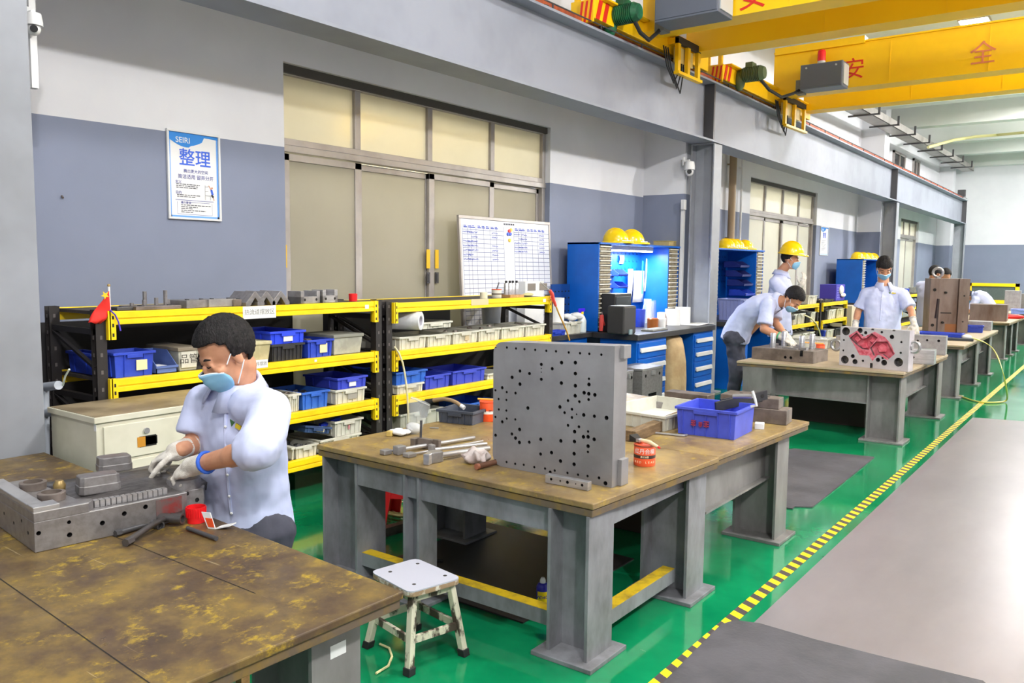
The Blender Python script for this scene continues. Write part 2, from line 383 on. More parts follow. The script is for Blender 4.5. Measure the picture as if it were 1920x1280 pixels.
def sliding(n, y0, y1, top, tr0, posts, tposts, lower, upper, x=-5.10):
    """Frame, transom panes above tr0 and door leaves below; posts and tposts are the y of mullions."""
    b = MB(); w = .055
    b.box(x-.05, y0, 0, x+.04, y0+.03, top); b.box(x-.05, y1-w, 0, x+.04, y1, top); b.box(x-.05, y0, top-.07, x+.04, y1, top)
    b.box(x-.05, y0, tr0, x+.05, y1, tr0+.05); b.box(x-.04, y0, tr0+.052, x+.035, y1, tr0+.1)
    for y in tposts: b.box(x-.04, y-.03, tr0+.1, x+.03, y+.03, top-.07); 
    o = struct(b.build('door_%d' % n, alu, bev=.003))
    d = MB(); d.box(x-.06, y0, top-.062, x+.06, y1, top+.004); d.build('head_trim', mat('door_head', (70, 66, 58), .6), o)
    ys = [y0+.03]+list(tposts)+[y1-w]
    for i in range(len(ys)-1):
        p = MB(); p.box(x-.008, ys[i], tr0+.09, x, ys[i+1], top-.06); p.build('pane', upper, o)
    ys = [y0+.03]+list(posts)+[y1-w]
    for i in range(len(ys)-1):
        xx = x-.022+(.035 if i % 2 == 0 else 0)
        f = MB(); a, c = ys[i]-(.03 if i else 0), ys[i+1]+.03
        f.box(xx-.014, a, .02, xx+.014, a+.07, tr0-.01); f.box(xx-.014, c-.07, .02, xx+.014, c, tr0-.01)
        f.box(xx-.014, a, tr0-.06, xx+.014, c, tr0-.01); f.box(xx-.014, a, .02, xx+.014, c, .1)
        fo = f.build('door_leaf', alu, o, bev=.002)
        p = MB(); p.box(xx-.004, a+.06, .09, xx+.002, c-.06, tr0-.055); p.build('pane', lower, fo)
    return o
d1 = sliding(1, D1[0], D1[1], D1[2], 2.37, (4.68, 5.55, 6.43), (4.67, 5.53, 6.43), frost, frost2)
for y in (3.91, 5.50, 5.615):
    t = MB(); t.cb((-5.066 if y > 4 else -5.05, y, 1.6), (.006, .045, .17)); t.build('yellow_sticker', mat('sticker_yellow', (222, 178, 30), .6), d1)
for y in (5.50, 5.615):
    t = MB(); t.cb((-5.066, y, 1.43), (.012, .04, .1)); t.cb((-5.06, y, 1.43), (.012, .02, .07)); t.build('pull_handle', darksteel, d1)
d2 = sliding(2, D2[0], D2[1], D2[2], 2.41, (13.95, 14.85, 15.75), (13.95, 14.85, 15.75), pale, pale)
d3 = sliding(3, D3[0], D3[1], D3[2], 2.40, (25.0,), (24.7, 25.45), pale, pale)
# lamp in the room behind the first door, high under its ceiling
for y0, y1, en in ((4.0, 7.2, 62), (13.1, 16.5, 90), (24, 26.2, 70)):
    L = bpy.data.lights.new('inner_lamp', 'AREA'); L.shape = 'RECTANGLE'; L.size = .3; L.size_y = y1-y0; L.energy = en; L.color = (1, .95, .82) if y0 < 5 else (1, .99, .95)
    o = bpy.data.objects.new('inner_room_lamp', L); COL.objects.link(o); o.location = (-5.75, (y0+y1)/2, 3.5)
# dark clerestory windows high on the wall
dkglass = mat('dark_glass', (40, 40, 44), .15)
p0, p1 = atx(1676, 287, -5.0), atx(1742, 350, -5.0)
k = 4
for (pxa, pya, pxb, pyb) in ((1676, 285, 1696, 320), (1713, 300, 1723, 330)):
    a, c = atx(pxa, pya, -4.97), atx(pxb, pyb, -4.97)
    b = MB(); z1 = a.z+.05; z0 = railz(25)-.1
    b.box(-5.0, a.y, z0, -4.95, a.y+.06, z1); b.box(-5.0, c.y-.06, z0, -4.95, c.y, z1); b.box(-5.0, a.y, z1-.06, -4.95, c.y, z1); b.box(-5.0, (a.y+c.y)/2-.03, z0, -4.95, (a.y+c.y)/2+.03, z1)
    b.box(-5.0, a.y, z0-.05, -4.93, c.y, z0)
    o = struct(b.build('window_%d' % k, alu)); k += 1
    g = MB(); g.box(-4.99, a.y+.05, z0, -4.975, c.y-.05, z1-.05); g.build('pane', dkglass, o)
# conduits on the wall beside the second column
for (px, pyt, r, m, x) in ((1371, 300, .055, mat('pipe_brown', (150, 128, 98), .5), -4.9), (1388, 300, .018, plastw, -4.95)):
    p = atx(px, 420, x); b = MB(); b.cyl((x, p.y, .0), (x, p.y, 3.3), r, n=12)
    for z in (.8, 2.0, 3.1): b.cb((x-.03, p.y, z), (.06+r, .03, .02))
    struct(b.build('trim_pipe', m, smooth=True))
b = MB(); p = aty(1291, 400, 9.40); b.box(-4.46, 9.38, .9, -4.42, 9.42, 2.3); struct(b.build('trim_conduit', plastw))
# ================================================================ HALL FITTINGS
# ceiling lights: housing, glowing diffuser and the light itself
def ceiling_light(x, y, z, w, label, watts, bulb=False):
    t = thing('ceiling_light', label, 'light', (x, y, z), 0, 'ceiling lights')
    b = MB(); b.box(-.2, -.24, 0, .2, .24, .05); b.build('housing', alu, t)
    for x_ in (-.12, .12): b = MB(); b.cyl((x_, 0, .05), (x_, 0, TOP-z-.002), .008, n=6); b.build('hanger', alu, t)
    b = MB(); b.box(-.18, -.22, -.012, .18, .22, 0); b.build('diffuser', emitw, t)
    if bulb:       # high-bay globe that throws light to the side as well
        b = MB(); b.ell((0, 0, -.10), (.11, .11, .08), 20, 12); b.build('globe', emitw, t, smooth=2)
        L = bpy.data.lights.new('lamp', 'POINT'); L.shadow_soft_size = .14; L.energy = watts; z_ = -.36
    else:
        L = bpy.data.lights.new('lamp', 'AREA'); L.shape = 'RECTANGLE'; L.size = .6; L.size_y = .4; L.energy = watts; z_ = -.03
    L.color = (1, .985, .97)
    o = bpy.data.objects.new('lamp', L); COL.objects.link(o); o.parent = t; o.location = (0, 0, z_)
pl = atz(1828, 43, 5.2)
LX = pl.x
names = ['above the workers at the near benches', 'above the crane with the big grey box', 'seen beyond the nearer crane girder', 'above the benches deep in the hall', 'last before the end wall']
for i, y in enumerate((1.0, 4.6, pl.y, 20.3, 25.6)):
    ceiling_light(LX if i == 2 else -1.4, y, 5.2, .6, 'white LED panel lamp hanging from the ceiling '+names[i], LAMP_W*(1, 1, 1.5, 2.2, 2.6)[i])
for i, y in enumerate((-1.0, 5.0, 11.0, 17.0, 23.0)):
    ceiling_light(2.6, y, 5.3, .6, 'white LED panel lamp over the aisle, '+('nearest', 'second', 'third', 'fourth', 'last')[i]+' of its row', LAMP_W2*(1, 1, 1, 1.5, 1.9)[i], True)
# cable tray on angle brackets
t = thing('cable_tray', 'grey metal cable tray on angle brackets high along the wall', 'cable tray', (-4.45, 16, 4.5))
a, c = atx(1590, 215, -4.45), atx(1793, 318, -4.45)
def lv(y): return (a.z+.04+(c.z-a.z)*(y-a.y)/(c.y-a.y))-4.5
b = MB()
for y0, y1 in ((14.0, 21.5), (21.5, 29.6)):
    z0, z1 = lv(y0), lv(y1); Y0, Y1 = y0-16, y1-16
    b.hexa([(0, Y0, z0), (.3, Y0, z0), (.3, Y1, z1), (0, Y1, z1), (0, Y0, z0+.012), (.3, Y0, z0+.012), (.3, Y1, z1+.012), (0, Y1, z1+.012)])
    for x in (0, .288): b.hexa([(x, Y0, z0), (x+.012, Y0, z0), (x+.012, Y1, z1), (x, Y1, z1), (x, Y0, z0+.15), (x+.012, Y0, z0+.15), (x+.012, Y1, z1+.15), (x, Y1, z1+.15)])
b.build('trough', alu, t)
for i in range(9):
    y = 15.2+i*1.6; z = lv(y)
    b = MB(); b.box(-.1, y-16-.02, z-.03, .46, y-16+.02, z); b.box(.44, y-16-.02, z-.03, .48, y-16+.02, min(TOP-4.5-.003, z+.16)); b.build('bracket', darksteel, t)
p0 = atx(1742, 275, -4.1); pts = [atx(px, py, x) for px, py, x in ((1740, 276, -4.1), (1790, 262, -3.7), (1830, 256, -3.3), (1870, 253, -2.9), (1925, 248, -2.2))]
b = MB(); b.tube(pts, .035, 8); tag(b.build('conduit_pipe', mat('conduit_yellow', (222, 214, 150), .5), smooth=True), 'pale yellow bent conduit pipe hanging under the ceiling beams', 'pipe')

# ---------------------------------------------------------------- overhead travelling cranes
redm = mat('sign_red', (214, 40, 24), .5); pinkm = mat('faded_red', (222, 130, 90), .6)
greenm = mat('motor_green', (32, 112, 72), .45, col2=(24, 70, 46), scale=9); greenm2 = mat('motor_grey_green', (86, 104, 72), .5)
boxgrey = mat('box_grey', (104, 110, 124), .45); silver = mat('lamp_grey', (196, 200, 200), .4)
def crane(label, ya, yb, gw, gy, zg, gh, near, motor_mat, chars, boxdef, beacon, cage, motor, XR=7.0):
    """ya..yb: the end carriage on the rail; gy: near faces of the two girders; zg their feet, gh their height."""
    t = thing('overhead_crane', label, 'crane', (-4.22, ya, 0))
    zr = railz((ya+yb)/2)+.11
    zr -= .05
    b = MB(); b.box(-.12, 0, zr+.02, .14, yb-ya, zr+.2); b.box(-.16, .12, zr+.2, .2, yb-ya-.1, zr+.22)
    b.build('end_carriage', craney, t, bev=.006)
    for yy in (.3, yb-ya-.3):
        w = MB(); w.cyl((-.05, yy, zr+.075), (.05, yy, zr+.075), .074, n=20); w.build('wheel', darksteel, t, smooth=True)
    for k, yg in enumerate(gy):
        g = MB(); g.box(.12, yg-ya, zg, XR, yg-ya+gw, zg+gh); g.box(.12, yg-ya-.03, zg+gh, XR, yg-ya+gw+.03, zg+gh+.02)
        go = g.build('girder', craney, t)
        for i in range(5): s = MB(); s.box(1.6+i*1.1, yg-ya-.004, zg+.02, 1.607+i*1.1, yg-ya, zg+gh-.02); s.build('girder_stiffener', craney, go)
        if k == 0: s = MB(); s.box(.14, yg-ya-.05, zg+gh-.02, 1.3, yg-ya+.1, zg+gh+.07); s.build('walkway_plate', craney, go)
    # striped buffer plate
    b = MB(); y = -.02
    b.box(-.0, y-.02, zr-.02, .15, y, zr+.17); bo = b.build('buffer_plate', craney, t)
    for i in range(3):
        x = .0+i*.05; b = MB()
        b.hexa([(x, y-.025, zr-.02), (x+.022, y-.025, zr-.02), (x+.022, y-.02, zr-.02), (x, y-.02, zr-.02), (x+.025, y-.025, zr+.17), (x+.047, y-.025, zr+.17), (x+.047, y-.02, zr+.17), (x+.025, y-.02, zr+.17)]); b.build('red_stripe', redm, bo)
    for i in range(2):
        yy = .02+i*.12; b = MB()
        b.hexa([(.14, yy, zr+.02), (.146, yy, zr+.02), (.146, yy+.06, zr+.02), (.14, yy+.06, zr+.02), (.14, yy+.06, zr+.2), (.146, yy+.06, zr+.2), (.146, yy+.12, zr+.2), (.14, yy+.12, zr+.2)]); b.build('red_stripe', redm, bo)
    for x in (-.1, .06): b = MB(); b.box(x, .03, zr+.2, x+.045, .075, zr+.5); b.build('guard_post', craney, t)
    zr += .05
    # rail sweep guard at the far end: a cage of flat bars hanging past the rail
    O = Vector((-4.22, ya, 0)); gx = -3.97; ends = []
    for (px, py0, py1) in cage:
        a_, c_ = atx(px, py0, gx)-O, atx(px, py1, gx)-O; b = MB(); b.box(a_.x-.02, a_.y-.03, c_.z, a_.x+.02, a_.y+.03, a_.z); b.build('guard_bar', craney, t); ends.append((a_, c_))
    (a0, c0), (a2, c2) = ends[0], ends[-1]
    b = MB(); b.hexa([(c0.x-.03, c0.y-.05, c0.z-.03), (c0.x+.03, c0.y-.05, c0.z-.03), (c2.x+.03, c2.y+.05, c2.z-.03), (c2.x-.03, c2.y+.05, c2.z-.03), (c0.x-.03, c0.y-.05, c0.z), (c0.x+.03, c0.y-.05, c0.z), (c2.x+.03, c2.y+.05, c2.z), (c2.x-.03, c2.y+.05, c2.z)]); b.build('guard_foot', craney, t)
    b = MB(); zt_ = (a0.z+a2.z)/2; b.box(a0.x-.022, a0.y-.03, zt_-.05, a0.x+.022, a2.y+.03, zt_+.02); b.build('guard_strip', rubber, t)
    for (q, w_) in ends[::2]: b = MB(); b.box(.13, q.y-.03, zr+.05, q.x, q.y+.03, zr+.11); b.build('guard_arm', craney, t)
    b = MB(); b.box(.17, a0.y+.06, zt_-.22, .22, a2.y-.06, zt_-.06); b.build('collector_box', mat('collector_cream', (226, 206, 140), .5), t)
    for q in range(3):
        b = MB(); yq = a0.y-.2+q*.05; b.tube([(.18, yq, zr-.0), (.2, yq+.05, zr-.2), (.23, yq+.16+q*.03, zr-.36-.04*q), (.23, yq+.28, zr-.22), (.19, yq+.36, zr-.05)], .008, 5); b.build('collector_wire', rubber, t, smooth=True)
    # travel motor
    pxl, pxr, pyc, ym = motor; q0, q1 = aty(pxl, pyc, ym)-O, aty(pxr, pyc, ym)-O; my = ym-ya; zm = (q0.z+q1.z)/2; xa, xb = q0.x, q1.x; L = xb-xa
    b = MB(); b.cyl((xa+.25*L, my, zm), (xa+.85*L, my, zm), .082, n=18); b.cyl((xa+.85*L, my, zm), (xb, my, zm), .094, .07, n=18); b.cyl((xa+.1*L, my, zm), (xa+.25*L, my, zm), .06, .09, n=18)
    b.build('travel_motor', motor_mat, t, smooth=True)
    b = MB(); b.box(xa+.35*L, my-.07, zm+.07, xa+.62*L, my+.07, zm+.135); b.build('terminal_box', motor_mat, t, bev=.006)
    for i in range(9): b = MB(); x = xa+(.3+.06*i)*L; b.cyl((x, my, zm), (x+.012, my, zm), .094, n=18); b.build('cooling_rib', motor_mat, t, smooth=True)
    b = MB(); b.ell((xa+.08*L, my, zm-.06), (.07, .08, .13), 16, 10); b.build('gear_case', motor_mat, t, smooth=2)
    b = MB(); b.box(xa-.02, my-.03, zr+.1, xa+.1*L, my+.06, zm-.05); b.build('motor_bracket', craney, t)
    e_ = Vector((boxdef[0]-.05, gy[0]-ya-.05, boxdef[2]+.06)); s_ = Vector((xb-.05, my, zm-.08))
    b = MB(); b.tube([s_, s_.lerp(e_, .2)-Vector((0, 0, .1)), s_.lerp(e_, .5)-Vector((0, 0, .16)), s_.lerp(e_, .8)-Vector((0, 0, .08)), e_], .02, 8); b.build('motor_cable', rubber, t, smooth=True)
    # electrical box on the girder face
    x0, x1, z0, z1, d = boxdef; yb_ = gy[0]-ya
    b = MB(); b.box(x0, yb_-d, z0, x1, yb_, z1); bo = b.build('control_box', boxgrey, t, bev=.008)
    b = MB(); b.box(x0+.01, yb_-d-.008, z0+.02, x1-.01, yb_-d, z1-.01); b.build('box_door', mat('box_door', (96, 102, 116), .4), bo, bev=.003)
    b = MB(); b.box(x1, yb_-d+.03, z0+.03, x1+.012, yb_-.03, z1-.03); b.build('box_end_panel', silver, bo)
    for xs_ in (x0+.08, x1-.08): b = MB(); b.cyl((xs_, yb_-d-.01, z1-.05), (xs_, yb_-d-.02, z1-.05), .012, n=10); b.build('indicator_lamp', silver, bo)
    if 0: b.cyl((x0+.08, yb_-d-.01, z1-.05), (x0+.08, yb_-d-.02, z1-.05), .012, n=10); b.cyl((x1-.08, yb_-d-.01, z1-.05), (x1-.08, yb_-d-.02, z1-.05), .012, n=10); b.build('box_end_panel', silver, bo)
    b = MB(); b.box(x0-.1, yb_-.14, z0-.02, x0, yb_, z0+.16); b.build('junction_box', mat('junction_grey', (120, 120, 116), .5), bo)
    if beacon:
        b = MB(); xc = x0+(x1-x0)*.42; b.lathe([(.05, z1), (.05, z1+.05)], c=(xc, yb_-d*.5, 0)); b.build('beacon_base', silver, bo, smooth=True)
        b = MB(); b.lathe([(.052, z1+.05), (.05, z1+.17), (.04, z1+.19)], c=(xc, yb_-d*.5, 0)); b.build('beacon', redp, bo, smooth=True)
    for ch, x, z, sz, m in chars:
        text(ch, sz, face_ny((x, yb_-.004, z)), m, t, 'lettering', .002)
    return t
GW = .30
def px_x(px, py, y): return aty(px, py, y).x+4.22
def px_z(px, py, y): return aty(px, py, y).z
# second crane (deeper in the hall)
Y2 = 11.42
bx = (px_x(1499, 150, Y2-.3), px_x(1578, 150, Y2-.3), px_z(1500, 168, Y2-.3), px_z(1500, 122, Y2-.3), .28)
p, q = aty(1600, 132, Y2), aty(1843, 102, Y2)
crane('yellow overhead crane with a red beacon on its grey control box', 9.63, 13.0, GW, (Y2, 12.72), 3.9, .555, None, greenm2,
      [('安', p.x+4.22, p.z, .29, redm), ('全', q.x+4.22, q.z, .29, pinkm)], bx, True, ((1473, 180, 233), (1490, 190, 240), (1508, 200, 246)), (1383, 1434, 139, 10.1))
Y1 = 7.62
bx = (px_x(1231, 20, Y1-.3), px_x(1350, 15, Y1-.3), px_z(1235, 44, Y1-.3), px_z(1235, -40, Y1-.3), .34)
p = aty(1411, -2, Y1)
crane('yellow overhead crane with a dark green motor and big grey box', 6.66, 9.2, .29, (Y1, 8.64), 3.9, .56, None, greenm,
      [('安', p.x+4.22, p.z+.02, .29, redm)], bx, False, ((1272, 72, 134), (1290, 86, 143), (1309, 92, 150)), (1140, 1199, 27, 7.05))

# ---------------------------------------------------------------- floor coverings and tape
def sheet(name, pts, z, h, m):
    b = MB(); p = [(q.x, q.y) for q in pts]
    ar = sum(p[i][0]*p[(i+1) % len(p)][1]-p[(i+1) % len(p)][0]*p[i][1] for i in range(len(p)))
    if ar < 0: p = p[::-1]
    b.prism(p, z, z+h); return b.build(name, m)
sheetm = mat('aisle_steel_sheet', (144, 138, 142), .30, .2, col2=(118, 112, 116), scale=1.6, lo=.3, hi=.75, stretch=(1, .35, 1), bump=.05, bscale=9, detail=7)
a, c, d = atz(1424, 1171, 0), atz(1824, 783, 0), atz(1920, 790, 0)
a0 = a+(a-c)*.15; dd = c+(d-c)*9; e = Vector((dd.x, -2.0, 0))
tag(sheet('aisle_floor_sheet', [Vector((a.x-.02, 1.2, 0)), e, dd, c], 0, .004, sheetm), 'large pale scuffed metal sheet covering the aisle floor', 'floor sheet')
darkmat = mat('rubber_mat', (78, 76, 82), .7, col2=(62, 61, 66), scale=3, bump=.2, bscale=60)
pp = [atz(*q, .004) for q in ((1240, 1284), (1352, 1172), (1378, 1164), (1424, 1170), (1527, 1200), (1676, 1238), (1843, 1278))]
pp += [Vector((pp[-1].x+.6, pp[-1].y-.8, 0)), Vector((-.3, .3, 0)), Vector((-1.25, .5, 0))]
tag(sheet('floor_mat', pp, .0045, .005, darkmat), 'dark grey mat with an irregular edge lying over the pale aisle sheet', 'mat')
pp = [atz(*q, 0) for q in ((1340, 930), (1371, 937), (1486, 955), (1490, 951), (1523, 952), (1640, 858), (1490, 842), (1420, 850))]
tag(sheet('floor_mat', pp, 0, .008, darkmat), 'dark grey ribbed mat on the green floor between two benches', 'mat')
# hazard tape, yellow with slanted black stripes
t0, t1 = atz(1220, 1276, 0), atz(1775, 806, 0); tw = .058
b = MB(); y = t0.y-1.2; per = .098; xL = lambda y: t0.x+(t1.x-t0.x)*(y-t0.y)/(t1.y-t0.y)
i = 0
while y < 27:
    for k in (0, 1):
        ya, yb2 = y+k*per/2, y+(k+1)*per/2; x = xL(ya); sl = -.028
        b.m = k; z = .0012
        b.add([(x, ya, z), (x+tw, ya+sl, z), (x+tw, yb2+sl, z), (x, yb2, z)], [(0, 1, 2, 3)])
    y += per
tag(b.build('hazard_tape', [mat('tape_yellow', (240, 214, 20), .5), mat('tape_black', (66, 58, 62), .55)]), 'yellow and black striped tape along the aisle edge', 'tape')

# ---------------------------------------------------------------- posters
def poster(label, y0, y1, z0, z1, full):
    t = thing('poster', label, 'poster', (-5.0, y0, z0), 0)
    w, h = y1-y0, z1-z0; s = h/.565
    b = MB(); f = .014*s
    for q in ((0, 0, w, f), (0, h-f, w, h), (0, f, f, h-f), (w-f, f, w, h-f)): b.box(.001, q[0], q[1], .018, q[2], q[3])
    b.build('poster_frame', plastw, t, bev=.002)
    b = MB(); b.box(.001, f*.8, f*.8, .006, w-f*.8, h-f*.8); b.build('sheet', paper, t)
    pb = mat('print_blue', (34, 130, 214), .6); pb2 = mat('print_pale_blue', (104, 160, 228), .6); dk = mat('print_dark_blue', (50, 60, 150), .6)
    b = MB(); x = .0066; e = f*1.0; g = .012*s
    for q in ((e, e, w-e, e+g), (e, h-e-g, w-e, h-e), (e, e, e+g, h-e), (w-e-g, e, w-e, h-e)): b.box(.006, q[0], q[1], x, q[2], q[3])
    b.build('border', pb2, t)
    n = 16; pts = [(e, h-e), (e, h-e-.045*s)]
    pts += [(e+(w*.66)*i/n, h-e-(.045+.045*math.sin(PI*i/n))*s*(1 if i < n*.6 else .9)) for i in range(1, n)] + [(w*.7, h-e-.016*s), (w-e, h-e-.02*s), (w-e, h-e)]
    b = MB(); b.M = Matrix(((0, 0, 1, 0), (1, 0, 0, 0), (0, 1, 0, 0), (0, 0, 0, 1))); b.prism(pts, .006, .0072); b.build('header', pb, t)
    T = lambda s_, sz, yy, zz, m, al='CENTER', bold=0.: text(s_, sz, face_x((.0074, yy, zz)), m, t, 'lettering', .0003, al, bold)
    T('SEIRI', .05*s, w*.30, h-.062*s, paper, bold=.0005)
    T('整理', .115*s, w*.52, h-.175*s, mat('print_mid_blue', (50, 96, 214), .6), bold=.0011)
    if full:
        T('腾出更大的空间', .025*s, w*.53, h-.255*s, dk); T('简洁适用 留弃分开', .031*s, w*.53, h-.292*s, dk)
        T('定义', .022*s, w*.2, h-.327*s, dk); T('目的', .022*s, w*.2, h-.395*s, dk); T('推行要领', .018*s, w*.33, h-.458*s, dk)
        b = MB()
        for i, (zz, a, c) in enumerate(((.342, .16, .6), (.353, .16, .57), (.364, .16, .55), (.410, .17, .6), (.421, .17, .52), (.474, .24, .8), (.486, .24, .55), (.497, .24, .45), (.508, .24, .7), (.519, .24, .46))):
            k = a
            while k < c:
                l = min(random.uniform(.03, .09), c-k); b.box(.006, k*w, h-zz*s, .0068, (k+l)*w, h-zz*s+.0045*s); k += l+.012
        b.build('fine_print', ink, t)
        b = MB(); b.box(.006, .14*w, h-.442*s, .0068, .86*w, h-.439*s)
        for q in ((.17, .53, .83, .532), (.17, .452, .172, .53), (.83, .452, .832, .53), (.42, .452, .78, .454)): b.box(.006, q[0]*w, h-q[3]*s, .0068, q[2]*w, h-q[1]*s)
        b.build('rule_lines', dk, t)
        # small drawing: a figure reaching up to a shelf
        b = MB(); u = lambda yy, zz: (yy*w, h-zz*s)
        def bar(y_, z_, y2, z2, th):
            a, c = Vector(u(y_, z_)), Vector(u(y2, z2)); d = (c-a).normalized(); nn = Vector((-d.y, d.x))*th*s
            b.add([(.0069, *(a+nn)), (.0069, *(c+nn)), (.0069, *(c-nn)), (.0069, *(a-nn))], [(0, 1, 2, 3)])
        b.m = 0
        for q in ((.70, .335, .70, .43, .001), (.80, .40, .80, .43, .001), (.70, .345, .77, .342, .001), (.70, .375, .76, .374, .001), (.70, .402, .8, .402, .0012)): bar(*q)
        b.m = 1; bar(.82, .36, .845, .395, .008); b.m = 2; bar(.77, .335, .82, .365, .003); bar(.83, .345, .835, .355, .007); bar(.85, .405, .87, .43, .003); b.m = 0; bar(.82, .395, .86, .41, .007)
        b.build('drawing', [ink, mat('print_mid_blue', (60, 100, 220), .6), skin], t, fix=False)
    else:
        b = MB()
        for i in range(9): b.box(.006, w*.2, h*(.5-i*.04), .0068, w*(.75-.1*(i % 3)), h*(.5-i*.04)+.006)
        b.build('fine_print', ink, t)
a, c = atx(310, 243, -5.0), atx(411, 415, -5.0)
poster('white and blue SEIRI poster in a pale frame on the grey wall', a.y, c.y+.01, c.z, a.z+.01, True)
a, c = atx(1538, 424, -5.0), atx(1551, 479, -5.0)
poster('narrow white and blue poster seen on the far side of second door', a.y, a.y+.55, c.z, a.z, False)
b = MB(); p = atx(116, 371, -5.0); b.tube([(-5.0, p.y, p.z+.012), (-4.985, p.y, p.z)], .006, 6); tag(b.build('wall_hook', ruststeel), 'small rusty nail in the bare grey wall beside the SEIRI poster', 'hook')

# ---------------------------------------------------------------- whiteboard leaning behind the racks
a, c = atx(863, 402, -4.92), atx(1034, 414, -4.92)
t = thing('whiteboard', 'white ruled whiteboard with blue handwriting leaning behind the shelving', 'whiteboard', (-4.9, a.y, .9495))
w, h = c.y-a.y, a.z-.9495
sh = Matrix.Rotation(math.radians(-3.5), 4, 'Y')
def wb(name, m, fn, parent=t, **k):
    b = MB(); b.M = sh; fn(b); return b.build(name, m, parent, **k)
wb('panel', mat('whiteboard_face', (222, 224, 232), .3), lambda b: b.box(0, .02, .02, .018, w-.02, h-.02))
wb('board_frame', alu, lambda b: [b.box(-.002, 0, 0, .026, w, .03), b.box(-.002, 0, h-.03, .026, w, h), b.box(-.002, 0, .03, .026, .025, h-.03), b.box(-.002, w-.025, .03, .026, w, h-.03)], bev=.003)
def lines(b):
    for half in (0, 1):
        y0 = .05+half*(w*.535); y1 = y0+w*.42
        for i in range(26):
            z = h-.13-i*.042
            if z > .05: b.box(.018, y0, z, .0192, y1, z+.005)
        for k in (0, .12, .2, .32, .5, .66, .82, 1): b.box(.018, y0+(y1-y0)*k-.0015, max(.05, h-.13-25*.042), .0192, y0+(y1-y0)*k+.0015, h-.085)
wb('ruled_lines', mat('rule_grey', (116, 124, 160), .7), lines)
def scrawl(b):
    for half, rows in ((0, 7), (1, 5)):
        y0 = .05+half*(w*.535); y1 = y0+w*.42
        for i in range(rows):
            z = h-.13-i*.042-.03
            for k, l in ((.01, .09), (.13, .06), (.21, .08), (.7, .08)):
                if random.random() < .85:
                    y = y0+(y1-y0)*k; n = int(l/.012*1.2)
                    for q in range(n): 
                        dz = random.uniform(0, .014); b.box(.0185, y+q*.012, z+dz, .0194, y+q*.012+.008, z+dz+.006); b.box(.0185, y+q*.012, z+.002, .0194, y+q*.012+.002, z+.018)
        for k in (.03, .14, .22, .36, .46, .56, .68, .78): b.box(.0185, y0+(y1-y0)*k, h-.11, .0194, y0+(y1-y0)*k+.05, h-.1); b.box(.0185, y0+(y1-y0)*k, h-.095, .0194, y0+(y1-y0)*k+.04, h-.088)
wb('handwriting', inkb, scrawl)
wb('title_writing', ink, lambda b: [b.box(.0185, w*.46+i*.03, h-.062, .0194, w*.46+i*.03+.02, h-.046) for i in range(6)])
for i, (dy, dz, m) in enumerate(((.0, 0, redp), (-.022, -.03, mat('magnet_blue', (30, 80, 200), .4)), (.015, -.028, mat('magnet_blue', (30, 80, 200), .4)), (.028, .012, mat('magnet_yellow', (250, 200, 40), .4)), (.0, -.09, mat('magnet_yellow', (250, 200, 40), .4)))):
    yy, zz = w*.515+dy, h-.12+dz
    wb('magnet', m, lambda b: b.cyl((.018, yy, zz), (.03, yy, zz), .017, n=14), smooth=True)
# dark sheets behind the shelving
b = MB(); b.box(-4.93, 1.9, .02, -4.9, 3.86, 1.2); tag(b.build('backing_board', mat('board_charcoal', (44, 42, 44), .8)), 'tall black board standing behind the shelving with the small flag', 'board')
b = MB(); b.box(-4.93, 4.30, .949, -4.89, 5.6, 1.23); tag(b.build('backing_board', mat('board_grey', (96, 98, 104), .75)), 'grey board standing upright behind the white crates', 'board')
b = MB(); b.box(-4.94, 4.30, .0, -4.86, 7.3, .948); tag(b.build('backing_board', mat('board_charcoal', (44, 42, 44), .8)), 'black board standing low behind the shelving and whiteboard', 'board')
# cameras on the columns
def cctv(label, p, s=1.):
    t = thing('security_camera', label, 'security camera', p)
    b = MB(); b.cyl((-.06*s, 0, .07*s), (0, -.0, .07*s), .02*s, n=10); b.cb((-.07*s, 0, .07*s), (.02*s, .07*s, .1*s)); b.build('mount', plastw, t, smooth=True)
    b = MB(); b.lathe([(.02*s, .07*s), (.055*s, .06*s), (.066*s, .0), (.066*s, -.035*s), (.03*s, -.036*s)], 20); b.build('hood', plastw, t, smooth=True)
    b = MB(); b.ell((0, 0, -.055*s), (.05*s, .05*s, .055*s), 18, 12); b.build('ball', plastw, t, smooth=2)
    d = (EYE-Vector(p)).normalized()*.045*s
    b = MB(); b.M = Matrix.Translation((0, 0, -.055*s)); b.cyl(d*.8, d*1.16, .028*s, n=18); b.build('lens', black, t, smooth=True)
p = aty(1290, 313, 9.35); cctv('white dome camera on the second pillar above the blue workstation', (p.x+.02, p.y, p.z))
p = atx(63, 40, -4.36); cctv('white dome camera at the top of the nearest pillar', (-4.36, p.y, p.z), .62)
b = MB(); p = atx(63, 120, -4.42); b.box(-4.44, p.y-.02, 2.4, -4.40, p.y+.012, 2.95); struct(b.build('trim_conduit', plastw))
b = MB(); p = atx(1288, 385, -4.43); b.cb((-4.415, 9.36, p.z), (.05, .06, .12)); tag(b.build('switch_box', plastw, bev=.004), 'small white switch box on the wall corner under the dome camera', 'switch')
